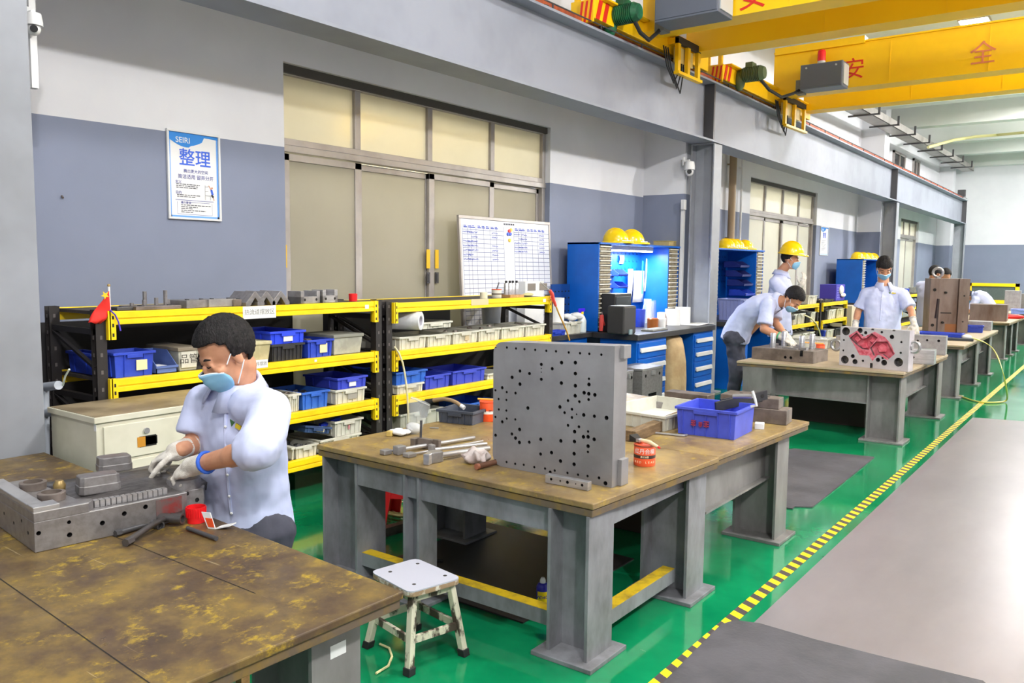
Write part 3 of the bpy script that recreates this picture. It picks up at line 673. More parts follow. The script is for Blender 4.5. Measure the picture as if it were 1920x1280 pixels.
# ================================================================ SHELVING
def rack(label, xf, y0, L, D, levels, bh=.068, post=True, group=None, colr=None):
    """Boltless shelving. levels: heights of the tops of the yellow beams."""
    yb = colr or yel
    t = thing('shelving_rack', label, 'shelf', (xf, y0, 0), 0, group)
    H = levels[-1]
    for y in (-.06, L+.005):
        for x in (0, -D+.055):
            b = MB(); b.box(x-.055, y, 0, x-.05, y+.055, H+.01); b.box(x-.005, y, 0, x, y+.055, H+.01); b.box(x-.05, y+(.05 if y < 0 else 0), 0, x-.005, y+(.055 if y < 0 else .005), H+.01)
            b.box(x-.06, y-.005, 0, x+.005, y+.06, .008)
            o = b.build('upright', rackblk, t)
            h = MB(); n = int(H/.09)
            for i in range(n):
                z = .07+i*.09; h.box(x, y+.02, z, x+.0006, y+.032, z+.02); h.box(x-.035, y-.0006 if y < 0 else y+.0544, z, x-.022, y if y < 0 else y+.0556, z+.02)
            h.build('slots', mat('slot_pale', (96, 90, 88), .8), o)
        b = MB()
        for k in range(len(levels)-1):
            za, zc = levels[k]+.06, levels[k+1]-.12
            b.tube([(-.05, y+.02, za), (-D+.05, y+.02, zc)], .014, 5); b.box(-D+.05, y+.01, zc, -.05, y+.04, zc+.03)
        b.build('brace', rackblk, t)
    for z in levels:
        for x in (0, -D):
            b = MB(); s = 1 if x == 0 else -1; xo = x+.0
            for (za, zb, dx) in ((z-bh, z-bh*.62, .022), (z-bh*.62, z-bh*.52, .016), (z-bh*.52, z, .022)):
                b.box(xo-.02*s, 0, za, xo+dx*s, L, zb)
            o = b.build('beam', yb, t, bev=.002)
            if x == 0:
                for y in (0, L):
                    e = 1 if y == 0 else -1
                    q = MB(); q.box(.0, y-.008, z-.145, .026, y+.032*e+(.0 if e > 0 else 0), z+.004); q.box(-.045, y-.003 if e < 0 else y, z-.145, .026, y+.003 if e < 0 else y+.006, z+.004)
                    p = q.build('end_bracket', yb, o)
                    # slots in the bracket as dark plugs
                for y in (0, L):
                    e = 1 if y == 0 else -1
                    q = MB()
                    for zz in (z-.03, z-.07, z-.12): q.box(.026, y+.012*e, zz-.01, .0268, y+.022*e, zz+.008)
                    q.build('bracket_slots', hole, o)
        b = MB(); b.box(-D+.02, .003, z-.022, -.02, L-.003, z-.004); b.build('shelf_board', boardm, t)
    return t
R1Y, R1L, R2Y, R2L, RX, RD = 2.135, 1.885, 4.185, 1.985, -4.2, .56
LV = (.295, .606, .940, 1.292)
rk1 = rack('black and yellow shelving unit behind the man at the worn bench', RX, R1Y, R1L, RD, LV)
LV2 = (.290, .604, .928, 1.274)
rk2 = rack('black and yellow shelving unit in front of the whiteboard', RX, R2Y, R2L, RD, LV2)
def rack_label(px, py, w, h, body, parent, ry, m=paper):
    p = atx(px, py, RX+.0235); b = MB(); b.box(.0225, p.y-ry-w/2, p.z-h/2, .0238, p.y-ry+w/2, p.z+h/2); o = b.build('beam_label', m, parent)
    if body: text(body, min(h*.62, w*.92/len(body)), face_x((.024, p.y-ry, p.z)), mat('faded_ink', (120, 118, 112), .8), o, 'lettering', .0003)
rack_label(487, 585, .235, .075, '热流道摆放区', rk1, R1Y); rack_label(480, 683, .17, .05, '模具零件摆放', rk1, R1Y); rack_label(688, 575, .035, .028, None, rk1, R1Y); rack_label(592, 676, .02, .015, None, rk1, R1Y)
rack_label(900, 566, .22, .05, None, rk2, R2Y, mat('label_tan', (206, 190, 150), .8)); rack_label(1021, 563, .045, .03, None, rk2, R2Y)

def crate(label, x, y0, w, z, h, d, m, group='storage crates on the shelving', rz=0., name='storage_crate', ribs=5, sticker=None, content=None, lip=.010, taper=.035, hand=True, cat='crate', ry=0.):
    """Open plastic crate: front face at local x = 0, local y from 0 to w."""
    t = thing(name, label, cat, (x, y0, z), rz, group)
    if ry: t.rotation_euler[0] = ry
    th = .006; i = taper*h*1.6
    def ring(e, zz): return [(e, -0+(-e), zz)]
    def rect(ins, zz): return [(-ins, ins, zz), (-ins, w-ins, zz), (-d+ins, w-ins, zz), (-d+ins, ins, zz)]
    b = MB(); b.loft([rect(i, 0), rect(0, h), rect(th, h), rect(i+th, .008)], caps=False)
    b.add(rect(i, 0), [(0, 1, 2, 3)]); b.add(rect(i+th, .008), [(0, 1, 2, 3)])
    b.build('body', m, t)
    b = MB()
    for zz, zt in ((h-.014, h),):
        b.box(0, -lip, zz, lip, w+lip, zt); b.box(-d-lip, -lip, zz, -d, w+lip, zt); b.box(-d, -lip, zz, 0, 0, zt); b.box(-d, w, zz, 0, w+lip, zt)
    if hand: b.box(lip*.5, w*.3, h-.032, lip*1.15, w*.7, h-.013)
    b.build('rim', m, t, bev=.0015)
    for k in range(ribs):
        y = w*(k+.5)/ribs
        b = MB(); b.hexa([(-i, y-.003, .004), (-i+.006, y-.003, .004), (-i+.006, y+.003, .004), (-i, y+.003, .004), (-.001, y-.003, h-.014), (.006, y-.003, h-.014), (.006, y+.003, h-.014), (-.001, y+.003, h-.014)])
        b.build('rib', m, t)
    for k in range(max(2, ribs-2)):
        xx = -d*(k+.5)/max(2, ribs-2)
        b = MB(); b.hexa([(xx-.003, i-.006, .004), (xx+.003, i-.006, .004), (xx+.003, i, .004), (xx-.003, i, .004), (xx-.003, -.006, h-.014), (xx+.003, -.006, h-.014), (xx+.003, .001, h-.014), (xx-.003, .001, h-.014)])
        b.build('rib', m, t)
    if sticker:
        yy, zz, sw, sh, sm = sticker
        b = MB(); b.hexa([(-i*.5+.003, yy*w-sw/2, zz*h-sh/2), (-i*.5+.008, yy*w-sw/2, zz*h-sh/2), (-i*.5+.008, yy*w+sw/2, zz*h-sh/2), (-i*.5+.003, yy*w+sw/2, zz*h-sh/2), (-i*.5+.004, yy*w-sw/2, zz*h+sh/2), (-i*.5+.009, yy*w-sw/2, zz*h+sh/2), (-i*.5+.009, yy*w+sw/2, zz*h+sh/2), (-i*.5+.004, yy*w+sw/2, zz*h+sh/2)]); b.build('sticker', sm, t)
    if content:
        b = MB()
        for q in range(14):
            cx, cy = random.uniform(-d+.05, -.05), random.uniform(.05, max(.06, w-.05)); r = random.uniform(.015, .035)
            b.cyl((cx, cy, h*.25), (cx+random.uniform(-.03, .03), cy+random.uniform(-.03, .03), h*random.uniform(.5, .98)), r, n=7)
        o = b.build('contents', content, t); o['kind'] = 'stuff'
    return t
HGT = {}
def crate_px(label, pxa, pxb, py0, py1, z, m, d=.34, x=-4.215, **k):
    """Front bottom edge seen from pxa to pxb at height py0, rim at py1."""
    a, c = atx(pxa, py0, x), atx(pxb, py0, x)
    top = atx((pxa+pxb)/2, py1, x).z; on = k.pop('on', None)
    if on: z = on.location.z+HGT[on.name]+.0012
    t = crate(label, x, a.y+.006, c.y-a.y-.014, z, max(.04, top-z), d, m, **k); HGT[t.name] = max(.04, top-z)
    return t
e = .0005
stk = mat('sticker_cream', (226, 214, 170), .7)
# shelving 1, upper shelf
z = LV[2]+e
crate_px('blue crate with a torn cream sticker beside the left shelving post', 213, 291, 690, 659, z, blue, d=.19, sticker=(.68, .45, .06, .055, stk), ribs=2)
crate_px('dark blue crate half hidden behind the front shelving post', 170, 203, 690, 662, z, blue, x=-4.42, d=.26, ribs=2)
# small open-front bin
def scoop(label, x, y0, w, z, h, d, m, group):
    t = thing('scoop_bin', label, 'bin', (x, y0, z), 0, group)
    b = MB(); th = .004
    prof = [(0, 0), (0, h*.35), (-d*.4, h), (-d, h), (-d, 0)]
    b.M = Matrix(((1, 0, 0, 0), (0, 0, 1, 0), (0, 1, 0, 0), (0, 0, 0, 1)))
    b.prism(prof, 0, th); b.prism(prof, w-th, w); b.M = Matrix()
    b.box(-d, 0, 0, 0, w, th); b.box(-d, 0, 0, -d+th, w, h); b.box(-th, 0, 0, 0, w, h*.35)
    b.build('body', m, t)
    b = MB(); b.box(-.002, -.004, h*.35-.012, .008, w+.004, h*.35); b.build('lip', m, t)
    b = MB(); b.box(-d*.6, w*.2, th, -d*.25, w*.8, h*.3); b.build('contents', paper, t)
    return t
a, c = atx(293, 688, -4.21), atx(332, 688, -4.21); scoop('small grey blue open-front bin next to the blue crate with sticker', -4.21, a.y, c.y-a.y, z, .12, .24, mat('bin_greyblue', (86, 108, 168), .5), 'open-front parts bins')
def lidbox(label, pxa, pxb, py0, py1, z, m, lidm=None, d=.32, x=-4.215, glyph=None):
    a, c = atx(pxa, py0, x), atx(pxb, py0, x); h = atx((pxa+pxb)/2, py1, x).z-z; w = c.y-a.y
    t = thing('storage_box', label, 'box', (x, a.y, z), 0, 'storage boxes on the shelving')
    b = MB(); b.loft([[(-.012, .012, 0), (-.012, w-.012, 0), (-d+.012, w-.012, 0), (-d+.012, .012, 0)], [(0, 0, h-.02), (0, w, h-.02), (-d, w, h-.02), (-d, 0, h-.02)]]); b.build('body', m, t, bev=.004)
    b = MB(); b.box(-d-.006, -.006, h-.022, .008, w+.006, h); b.build('lid', lidm or m, t, bev=.004)
    if glyph:
        text(glyph, h*.42, face_x((.0, w*.5, h*.48)), mat('stencil_dark', (70, 66, 60), .7), t, 'lettering', .0015)
        q = MB(); q.box(-.003, w*.14, h*.14, .0005, w*.86, h*.82); q.build('panel', white, t)
    return t
lidbox('beige storage box with dark stencilled marks, partly behind the head', 335, 374, 686, 650, z, greyc, mat('lid_brown', (126, 116, 100), .6), glyph='品管')
lidbox('cream lidded box right behind the ear of the man', 457, 508, 676, 640, z, cream)
lw = crate_px('black ribbed crate under the bright blue tray', 509, 570, 671, 644, z, blackc, ribs=8)
crate_px('bright blue shallow tray with a white label atop the black crate', 506, 572, 643, 620, z, on=lw, m=mat('tray_bright_blue', (40, 70, 224), .45), sticker=(.5, .5, .07, .05, paper), ribs=4, d=.4)
crate_px('blue crate with a crooked cream sticker beside the grey tote', 576, 625, 664, 636, z, blue, sticker=(.62, .5, .06, .06, stk), ribs=4, content=ruststeel)
lidbox('large grey lidded tote at the post end of upper shelf', 626, 680, 659, 626, z, greyc, mat('lid_grey', (128, 128, 118), .6))
# shelving 1, middle shelf
z = LV[1]+e
crate_px('off-white crate just behind the shoulder of the seated man', 540, 563, 767, 738, z, white, ribs=5, content=ruststeel)
crate_px('medium blue crate between two off-white crates on the middle shelf', 566, 617, 759, 733, z, blue2, ribs=4, content=blackc)
lw = crate_px('white crate with a grey smudge under a blue crate', 628, 686, 754, 728, z, white, sticker=(.55, .5, .08, .05, mat('smudge', (150, 148, 142), .8)), ribs=6)
crate_px('blue crate with a white label on top of smudged white crate', 632, 688, 727, 706, z, on=lw, m=mat('crate_violet_blue', (56, 70, 190), .5), sticker=(.5, .5, .06, .05, paper), ribs=4)
# shelving 1, bottom shelf
z = LV[0]+e
crate_px('white crate at the very bottom beside the seated man', 546, 552, 866, 838, z, white, ribs=2, d=.3)
crate_px('white crate on the bottom shelf holding black and steel parts', 554, 596, 858, 834, z, white, ribs=4, content=blackc)
lw = crate_px('lowest white crate under the tilted dusty blue crate', 600, 676, 840, 818, z, white, ribs=7)
crate_px('white crate with a red letter beside the tilted blue crate', 627, 680, 818, 786, z, on=lw, m=white, ribs=6, sticker=(.5, .5, .012, .03, mat('mark_pink', (200, 130, 140), .7)))
crate_px('dusty blue crate lying tilted on lower white crates', 570, 620, 812, 793, LV[0]+.165, blued, ribs=4, ry=-.2, d=.26, sticker=(.6, .45, .06, .02, stk))
b = MB(); a = atx(600, 798, -4.3); c = atx(637, 784, -4.3); b.tube([(a.x, a.y, a.z+.0), (c.x, c.y, c.z+.0)], .018, 4); tag(b.build('blue_batten', mat('tray_bright_blue', (40, 70, 224), .45)), 'bright blue strip lying over the tilted dusty blue crate', 'strip')
# shelving 2, upper shelf
z = LV2[2]+e
crate_px('dirty white crate half hidden behind the shelving posts', 700, 722, 654, 630, z, white, x=-4.42, ribs=3)
wc = ['white crate standing beneath the roll of plastic film', 'stained white crate below the crate laid on top', 'white crate with a tan blotch on its front', 'white crate holding an orange part', 'white crate, second from the far shelving post', 'white crate next to the far shelving post']
for i, (pa, pb, p0, p1) in enumerate(((748, 800, 654, 630), (801, 847, 650, 626), (849, 896, 646, 621), (897, 938, 641, 616), (940, 984, 636, 612), (985, 1022, 631, 608))):
    lw = crate_px(wc[i], pa, pb, p0, p1, z, white, ribs=6, content=None if i < 2 else ruststeel, sticker=(.55, .5, .05, .05, mat('blotch', (186, 170, 140), .8)) if i == 2 else None)
zt = LV2[2]+e+max(HGT.values())*0+.135
crate_px('white crate resting across the two crates below it', 786, 847, 623, 603, zt+.003, white, ribs=6, d=.3)
p = atx(762, 616, -4.3); t = thing('film_roll', 'translucent roll of plastic film lying on the white crates', 'roll', (p.x, p.y-.02, zt+.004))
b = MB(); b.pipe((.13, .04, .068), (-.16, -.09, .068), .068, .028, 28); b.build('film', mat('film', (226, 228, 232), .25, col2=(206, 208, 216), scale=10), t, smooth=True)
b = MB(); b.pipe((.128, .04, .068), (-.16, -.09, .068), .04, .006, 24); b.build('core', mat('core_grey', (190, 186, 196), .6), t, smooth=True)
# shelving 2, middle shelf
z = LV2[1]+e
lw = crate_px('off-white crate marked with a grey sketch, under the light blue tray', 744, 794, 745, 719, z, white, ribs=6, sticker=(.7, .5, .06, .05, mat('smudge', (150, 148, 142), .8)))
crate_px('light blue tray on the sketch-marked off-white crate', 742, 800, 718, 695, z, on=lw, m=blue2, ribs=3, d=.38)
lw = crate_px('white crate glimpsed between the two shelving units', 706, 722, 745, 717, z, white, x=-4.42, ribs=2)
crate_px('blue crate glimpsed between the two shelving units', 705, 722, 716, 694, z, on=lw, m=blue, x=-4.42, ribs=2)
crate_px('violet blue crate with a handle bar, beside the light blue tray', 797, 844, 736, 702, z, mat('crate_violet_blue', (56, 70, 190), .5), ribs=3)
crate_px('wider violet blue crate beside the tall drilled plate', 848, 910, 727, 692, z, mat('crate_violet_blue', (56, 70, 190), .5), ribs=4)
crate_px('off-white crate just showing at the edge of the drilled plate', 913, 950, 722, 698, z, white, ribs=4)
z = LV2[0]+e
crate_px('grey crate low between the two shelving units', 703, 722, 806, 776, z, greyc, x=-4.42, ribs=2)
crate_px('blue crate low behind the orange paint can', 880, 930, 770, 752, z, blue2, ribs=3)
crate_px('grey crate low behind the plastic zip bag', 750, 830, 800, 770, z, greyc, ribs=4)
# things on top of shelving 1
z = LV[3]+.0008
def block(name, label, cat, px, py, d, m, x=None, yaw=0., group=None, fn=None, zz=None):
    p = atz(px, py, zz or z) if x is None else atx(px, py, x)
    t = thing(name, label, cat, (p.x, p.y, zz or z), yaw, group); fn(t, d, m); return t
def slab(t, d, m):
    b = MB(); b.cb((0, 0, d[2]/2), d); o = b.build('plate', m, t, bev=.003)
    [MB().cyl((d[0]*.3, d[1]*q, d[2]), (d[0]*.3, d[1]*q, d[2]+.006), .012, n=10).build('screw_head', darksteel, t) for q in (-.3, .3)]
TX = -4.28
block('pin_plate', 'low dark plate with upright steel pins beside the flag', 'plate', 282, 577, (.18, .26, .02), ruststeel, x=TX, fn=lambda t, d, m: [slab(t, d, m)]+[MB().cyl((.02*math.sin(yy*90), yy, .02), (.02*math.sin(yy*90), yy, .02+hh), .011, n=8).build('pin', steeld, t) for yy, hh in ((-.1, .015), (-.04, .03), (-.02, .075), (.03, .04), (.08, .08), (.1, .03))])
block('steel_plate', 'short dark steel strip nearest the flag on the shelf top', 'plate', 238, 578, (.12, .17, .018), darksteel, x=TX, fn=slab)
block('steel_block', 'grey steel block with a slanted end on the shelf top', 'block', 352, 573, (.16, .18, .045), steeld, x=TX, fn=slab, yaw=.25)
block('steel_block', 'long steel block with a pale end on the shelf top', 'block', 405, 571, (.12, .2, .045), steel, x=TX, fn=slab, yaw=.12)
block('steel_block', 'dark steel block lying beside the pale-ended one', 'block', 433, 571, (.12, .06, .04), ruststeel, x=TX, fn=slab, yaw=.1)
def tent(t, d, m):
    b = MB(); w, l, h = d
    pr = [(-w/2, 0), (-w/2+.03, 0), (-.002, h*.55), (.002, h*.55), (w/2-.03, 0), (w/2, 0), (w/2, .02), (.006, h), (-.006, h), (-w/2, .02)]
    b.M = Matrix(((0, 0, 1, 0), (1, 0, 0, 0), (0, 1, 0, 0), (0, 0, 0, 1))); b.prism(pr, -l/2, l/2); b.build('angle_plate', m, t, bev=.002)
    q = MB(); q.cb((0, 0, .004), (l*.5, w*.8, .008)); q.build('base_strip', ruststeel, t)
for i, (px, py) in enumerate(((460, 571), (481, 570), (508, 569))):
    block('angle_block', ('steel angle block, first of the roof-shaped three', 'steel angle block, middle of the roof-shaped three', 'steel angle block, last of the roof-shaped three by the door')[i], 'block', px, py, (.13, .20, .085), steeld, x=TX, fn=tent, yaw=0., group='roof-shaped steel blocks')
def ublock(t, d, m):
    w, l, h = d; b = MB(); b.box(-w/2, -l/2, 0, w/2, l/2, h*.55); b.box(-w/2, -l/2, 0, w/2, -l/2+.03, h); b.box(-w/2, l/2-.03, 0, w/2, l/2, h); b.box(-w/2, -.02, 0, -w/2+.03, .02, h*.9)
    b.build('body', m, t, bev=.002)
    q = MB()
    for y in (-l*.3, l*.3): q.cyl((w/2-.001, y, h*.3), (w/2+.001, y, h*.3), .009, n=10)
    q.build('bores', hole, t)
block('fixture_block', 'dark and pale U-shaped steel fixture on the shelf top', 'fixture', 570, 567, (.12, .17, .08), steel, x=TX, fn=ublock, yaw=.1)
block('fixture_block', 'pale U-shaped steel fixture with two bores on shelf top', 'fixture', 609, 564, (.1, .14, .085), steelb, x=TX, fn=ublock, yaw=.1)
p = atx(662, 565, TX); b = MB(); b.lathe([(.028, 0), (.03, .05), (.026, .052), (.024, .012)], 20); tag(b.build('bottle_stopper', redp, loc=(p.x, p.y, z), smooth=True), 'small red plastic cap standing on the shelf top', 'cap')
# flag on its stick, pushed into the post of shelving 1
p0, p1 = atx(204, 537, -4.19), atx(207, 610, -4.19)
t = thing('flag', 'small red flag with a yellow star on a white stick', 'flag', (p1.x, p1.y, p1.z))
top = Vector(p0)-Vector(p1)
b = MB(); b.tube([(0, 0, -.06), tuple(top)], .006, 8); b.build('stick', plastw, t)
b = MB(); b.ell(tuple(top+Vector((0, 0, .006))), (.008, .008, .008)); b.build('finial', mat('brass', (214, 180, 120), .3, .7), t)
def P(px, py): q = atx(px, py, -4.185); return Vector((0.012, q.y-p1.y, q.z-p1.z))
e0, e1, f0, f1 = P(203, 545), P(206, 582), P(162, 604), P(190, 608)
b = MB(); n, k = 10, 6; vs = []
for i in range(n+1):
    u = i/n
    for j in range(k+1):
        v = j/k; q = (e0*(1-v)+e1*v)*(1-u)+(f0*(1-v)+f1*v)*u
        vs.append((q.x+.018*math.sin(u*7+v*4)*u, q.y, q.z+.004*math.sin(v*9)))
b.add(vs, [(i*(k+1)+j, (i+1)*(k+1)+j, (i+1)*(k+1)+j+1, i*(k+1)+j+1) for i in range(n) for j in range(k)])
o = b.build('cloth', mat('flag_red', (222, 40, 30), .75), t, smooth=2); m = o.modifiers.new('thick', 'SOLIDIFY'); m.thickness = .002
c = P(192, 553); b = MB(); pts = []
for i in range(10):
    r = (.022, .009)[i % 2]; a = PI/2+i*PI/5+.5; pts.append((c.y+r*math.cos(a), c.z+r*math.sin(a)))
b.M = Matrix(((0, 0, 1, 0), (1, 0, 0, 0), (0, 1, 0, 0), (0, 0, 0, 1))); b.prism(pts, .032, .034); b.build('star', mat('star_yellow', (250, 200, 30), .6), t)
q = [atx(px, py, -4.16) for px, py in ((206, 581), (216, 590), (222, 603), (226, 620))]
b = MB(); b.tube([(v.x-p1.x, v.y-p1.y, v.z-p1.z) for v in q], .004, 6); b.build('cord', mat('cord_violet', (80, 60, 190), .6), t)
# things on top of shelving 2
z = LV2[3]+.0008
p = atx(907, 554, TX); b = MB(); b.pipe((0, 0, 0), (0, 0, .05), .032, .018, 20); tag(b.build('tape_roll', mat('tape_cream', (228, 220, 190), .6), loc=(p.x, p.y, z), smooth=True), 'roll of cream tape standing on the shelf before the whiteboard', 'tape roll')
def paint_can(label, loc, r, h, body, bandm, lidm, cat='can', words=None, brush=None, open_=False, group='paint cans'):
    t = thing('paint_can', label, cat, loc, 0, group)
    b = MB(); b.lathe([(r*.97, 0), (r, .004), (r, h-.004), (r*.96, h)], 28); b.build('tin', body, t, smooth=True)
    b = MB(); b.lathe([(r*1.005, h*.40), (r*1.005, h*.56)], 28, caps=False); b.build('band', bandm, t, smooth=True)
    b = MB(); b.lathe([(r*.99, h-.004), (r*1.03, h-.002), (r*1.03, h+.004), (r*.9, h+.004), (r*.88, h-.004)], 28); b.build('lid', lidm, t, smooth=True)
    if words:
        for s, sz, zz, m in words:
            # wrap the letters round the tin, facing the eye
            d = math.atan2(EYE.y-loc[1], EYE.x-loc[0]); n = len(s)
            for i, ch in enumerate(s):
                a = d+(i-(n-1)/2)*sz*.95/r
                q = Vector((math.cos(a), math.sin(a), 0))
                text(ch, sz, frame(q*(r*1.008)+Vector((0, 0, zz)), (-math.sin(a), math.cos(a), 0), (0, 0, 1)), m, t, 'lettering', .0004)
    return t
p = atx(931, 556, TX)
paint_can('white paint can with an orange rim before the whiteboard', (p.x, p.y, z), .042, .07, white, mat('band_brown', (90, 80, 70), .6), orange)
b = MB(); b.tube([(p.x, p.y, z+.07), (p.x+.01, p.y+.02, z+.13)], .005, 6); tag(b.build('stir_rod', darksteel), 'thin dark rod sticking out of the orange-rimmed paint can', 'rod')
t = thing('pin_rack', 'four polished steel cylinders with black knobs in a wooden tray', 'pin set', (TX, atx(958, 556, TX).y, z))
b = MB(); b.cb((0, 0, .012), (.14, .2, .024)); b.build('tray', woodm, t, bev=.003)
for i, y in enumerate((-.07, -.03, .025, .065)):
    b = MB(); b.lathe([(.019, .024), (.019, .12), (.016, .124)], 18, c=(.01*(i % 2), y, 0)); o = b.build('steel_cylinder', steelb, t, smooth=True)
    b = MB(); b.lathe([(.008, .124), (.011, .128), (.011, .14), (.008, .143)], 12, c=(.01*(i % 2), y, 0)); b.build('knob', black, o, smooth=True)
p = atx(990, 555, TX); b = MB(); b.ell((0, 0, .018), (.03, .075, .018), 10, 6); tag(b.build('glove_scrap', mat('scrap', (196, 190, 140), .8), loc=(p.x, p.y, z-.001), smooth=2), 'crumpled yellowish cloth scrap at the far end of the shelf top', 'cloth')
# air gun hanging at the end of shelving 2
pts = [atx(px, py, -4.14) for px, py in ((1013, 529), (1026, 540), (1032, 546))]
gp = Vector(pts[-1]); t = thing('air_gun', 'red air blow gun with a bent nozzle hooked on the shelving end', 'air gun', gp)
b = MB(); b.tube([Vector(q)-gp for q in pts], [.003, .004, .006], 8); b.build('nozzle', steelb, t, smooth=True)
g = [Vector(atx(px, py, -4.14))-gp for px, py in ((1031, 544), (1035, 551), (1038, 563), (1042, 573))]
b = MB(); b.tube(g, [.014, .019, .015, .012], 10); b.tube([g[1]+Vector((.0, -.012, .0)), g[1]+Vector((0, -.022, -.03)), g[2]+Vector((0, -.016, -.01))], .004, 6); b.build('body', mat('gun_red', (226, 76, 70), .45), t, smooth=True)
h = [Vector(atx(px, py, -4.14))-gp for px, py in ((1042, 573), (1048, 588), (1056, 606), (1063, 622), (1068, 638))]
b = MB(); b.tube(h, .007, 8); b.build('hose', mat('hose_amber', (206, 150, 60), .4), t, smooth=True)
# pale cable hanging down the post of shelving 2
pts = [atx(px, py, -4.16) for px, py in ((740, 650), (748, 662), (755, 680), (759, 700), (762, 722), (764, 745), (766, 790), (768, 830))]
b = MB(); b.tube(pts, .007, 8); tag(b.build('cable', mat('cable_cream', (226, 216, 180), .5), smooth=True), 'cream cable hanging down in front of the shelving crates', 'cable')
# ---------------------------------------------------------------- cream drawer cabinet beside the first pillar
cz = .85; fl, bl, fr = atz(180, 782, cz), atz(107, 757, cz), atz(345, 762, cz)
W_, D_ = .92, .44
t = thing('drawer_cabinet', 'cream steel drawer cabinet with a broken lock hole', 'cabinet', (fl.x+.0, fl.y, 0))
cabm = mat('cabinet_cream', (212, 208, 190), .45, col2=(196, 192, 172), scale=2.5); topm = mat('cabinet_top', (156, 140, 112), .4, col2=(120, 106, 82), scale=5)
b = MB(); b.box(-D_, 0, 0, -.004, W_, cz-.03); b.build('body', cabm, t, bev=.003)
b = MB(); b.box(-D_-.01, -.012, cz-.03, .008, W_+.01, cz-.002); b.build('top_edge', cabm, t, bev=.003)
b = MB(); b.box(-D_, -.004, cz-.002, 0, W_, cz); b.build('glass_top', topm, t)
for c in (0, 1):
    for r, (za, zb) in enumerate(((.64, .80), (.47, .625), (.30, .455), (.05, .285))):
        y0 = .03+c*.45
        b = MB(); b.box(-.006, y0, za, .006, y0+.41, zb); o = b.build('drawer', cabm, t, bev=.002)
        if c == 0 and r == 0:
            q = MB(); q.cyl((.006, y0+.2, zb-.045), (.016, y0+.2, zb-.045), .014, n=16); q.build('lock', steelb, o, smooth=True)
            q = MB(); q.box(.0055, y0+.155, za+.045, .0066, y0+.255, za+.085); q.box(.0055, y0+.165, za+.038, .0066, y0+.25, za+.09); q.build('broken_slot', hole, o)
            q = MB(); q.box(.0066, y0+.155, za+.04, .0072, y0+.195, za+.088); q.build('rust_patch', mat('rust_yellow', (190, 130, 30), .7), o)
        else:
            q = MB(); q.box(.006, y0+.15, (za+zb)/2-.012, .02, y0+.26, (za+zb)/2+.012); q.build('handle', alu, o, bev=.003)
b = MB(); b.box(-.02, -.0015, cz-.065, -.0, -.0004, cz-.03); b.build('corner_sticker', paper, t)
# pipe stub at the foot of the first pillar
t = thing('pipe_stub', 'grey plastic pipe elbows on the wall beside the nearest pillar', 'pipe', (-4.5, 1.86, .9))
pa, pb = aty(80, 725, 1.86), aty(112, 722, 1.86)
b = MB(); o0 = Vector((-4.5, 1.86, .9))
for (ax, ay, bx_, by) in ((78, 726, 110, 722), (80, 775, 104, 771)):
    p, q = aty(ax, ay, 1.88)-o0, aty(bx_, by, 1.88)-o0; b.cyl(p, q, .022, n=14)
p, q = aty(84, 726, 1.88)-o0, aty(86, 870, 1.88)-o0; b.cyl(p, q, .02, n=14)
b.build('elbow', mat('pvc_grey', (176, 182, 192), .4), t, smooth=True)
b = MB(); b.tube([aty(px, py, 1.9)-o0 for px, py in ((110, 728), (118, 722), (122, 706), (130, 692))], .005, 6); b.build('cable', mat('cable_pale', (206, 220, 206), .5), t, smooth=True)
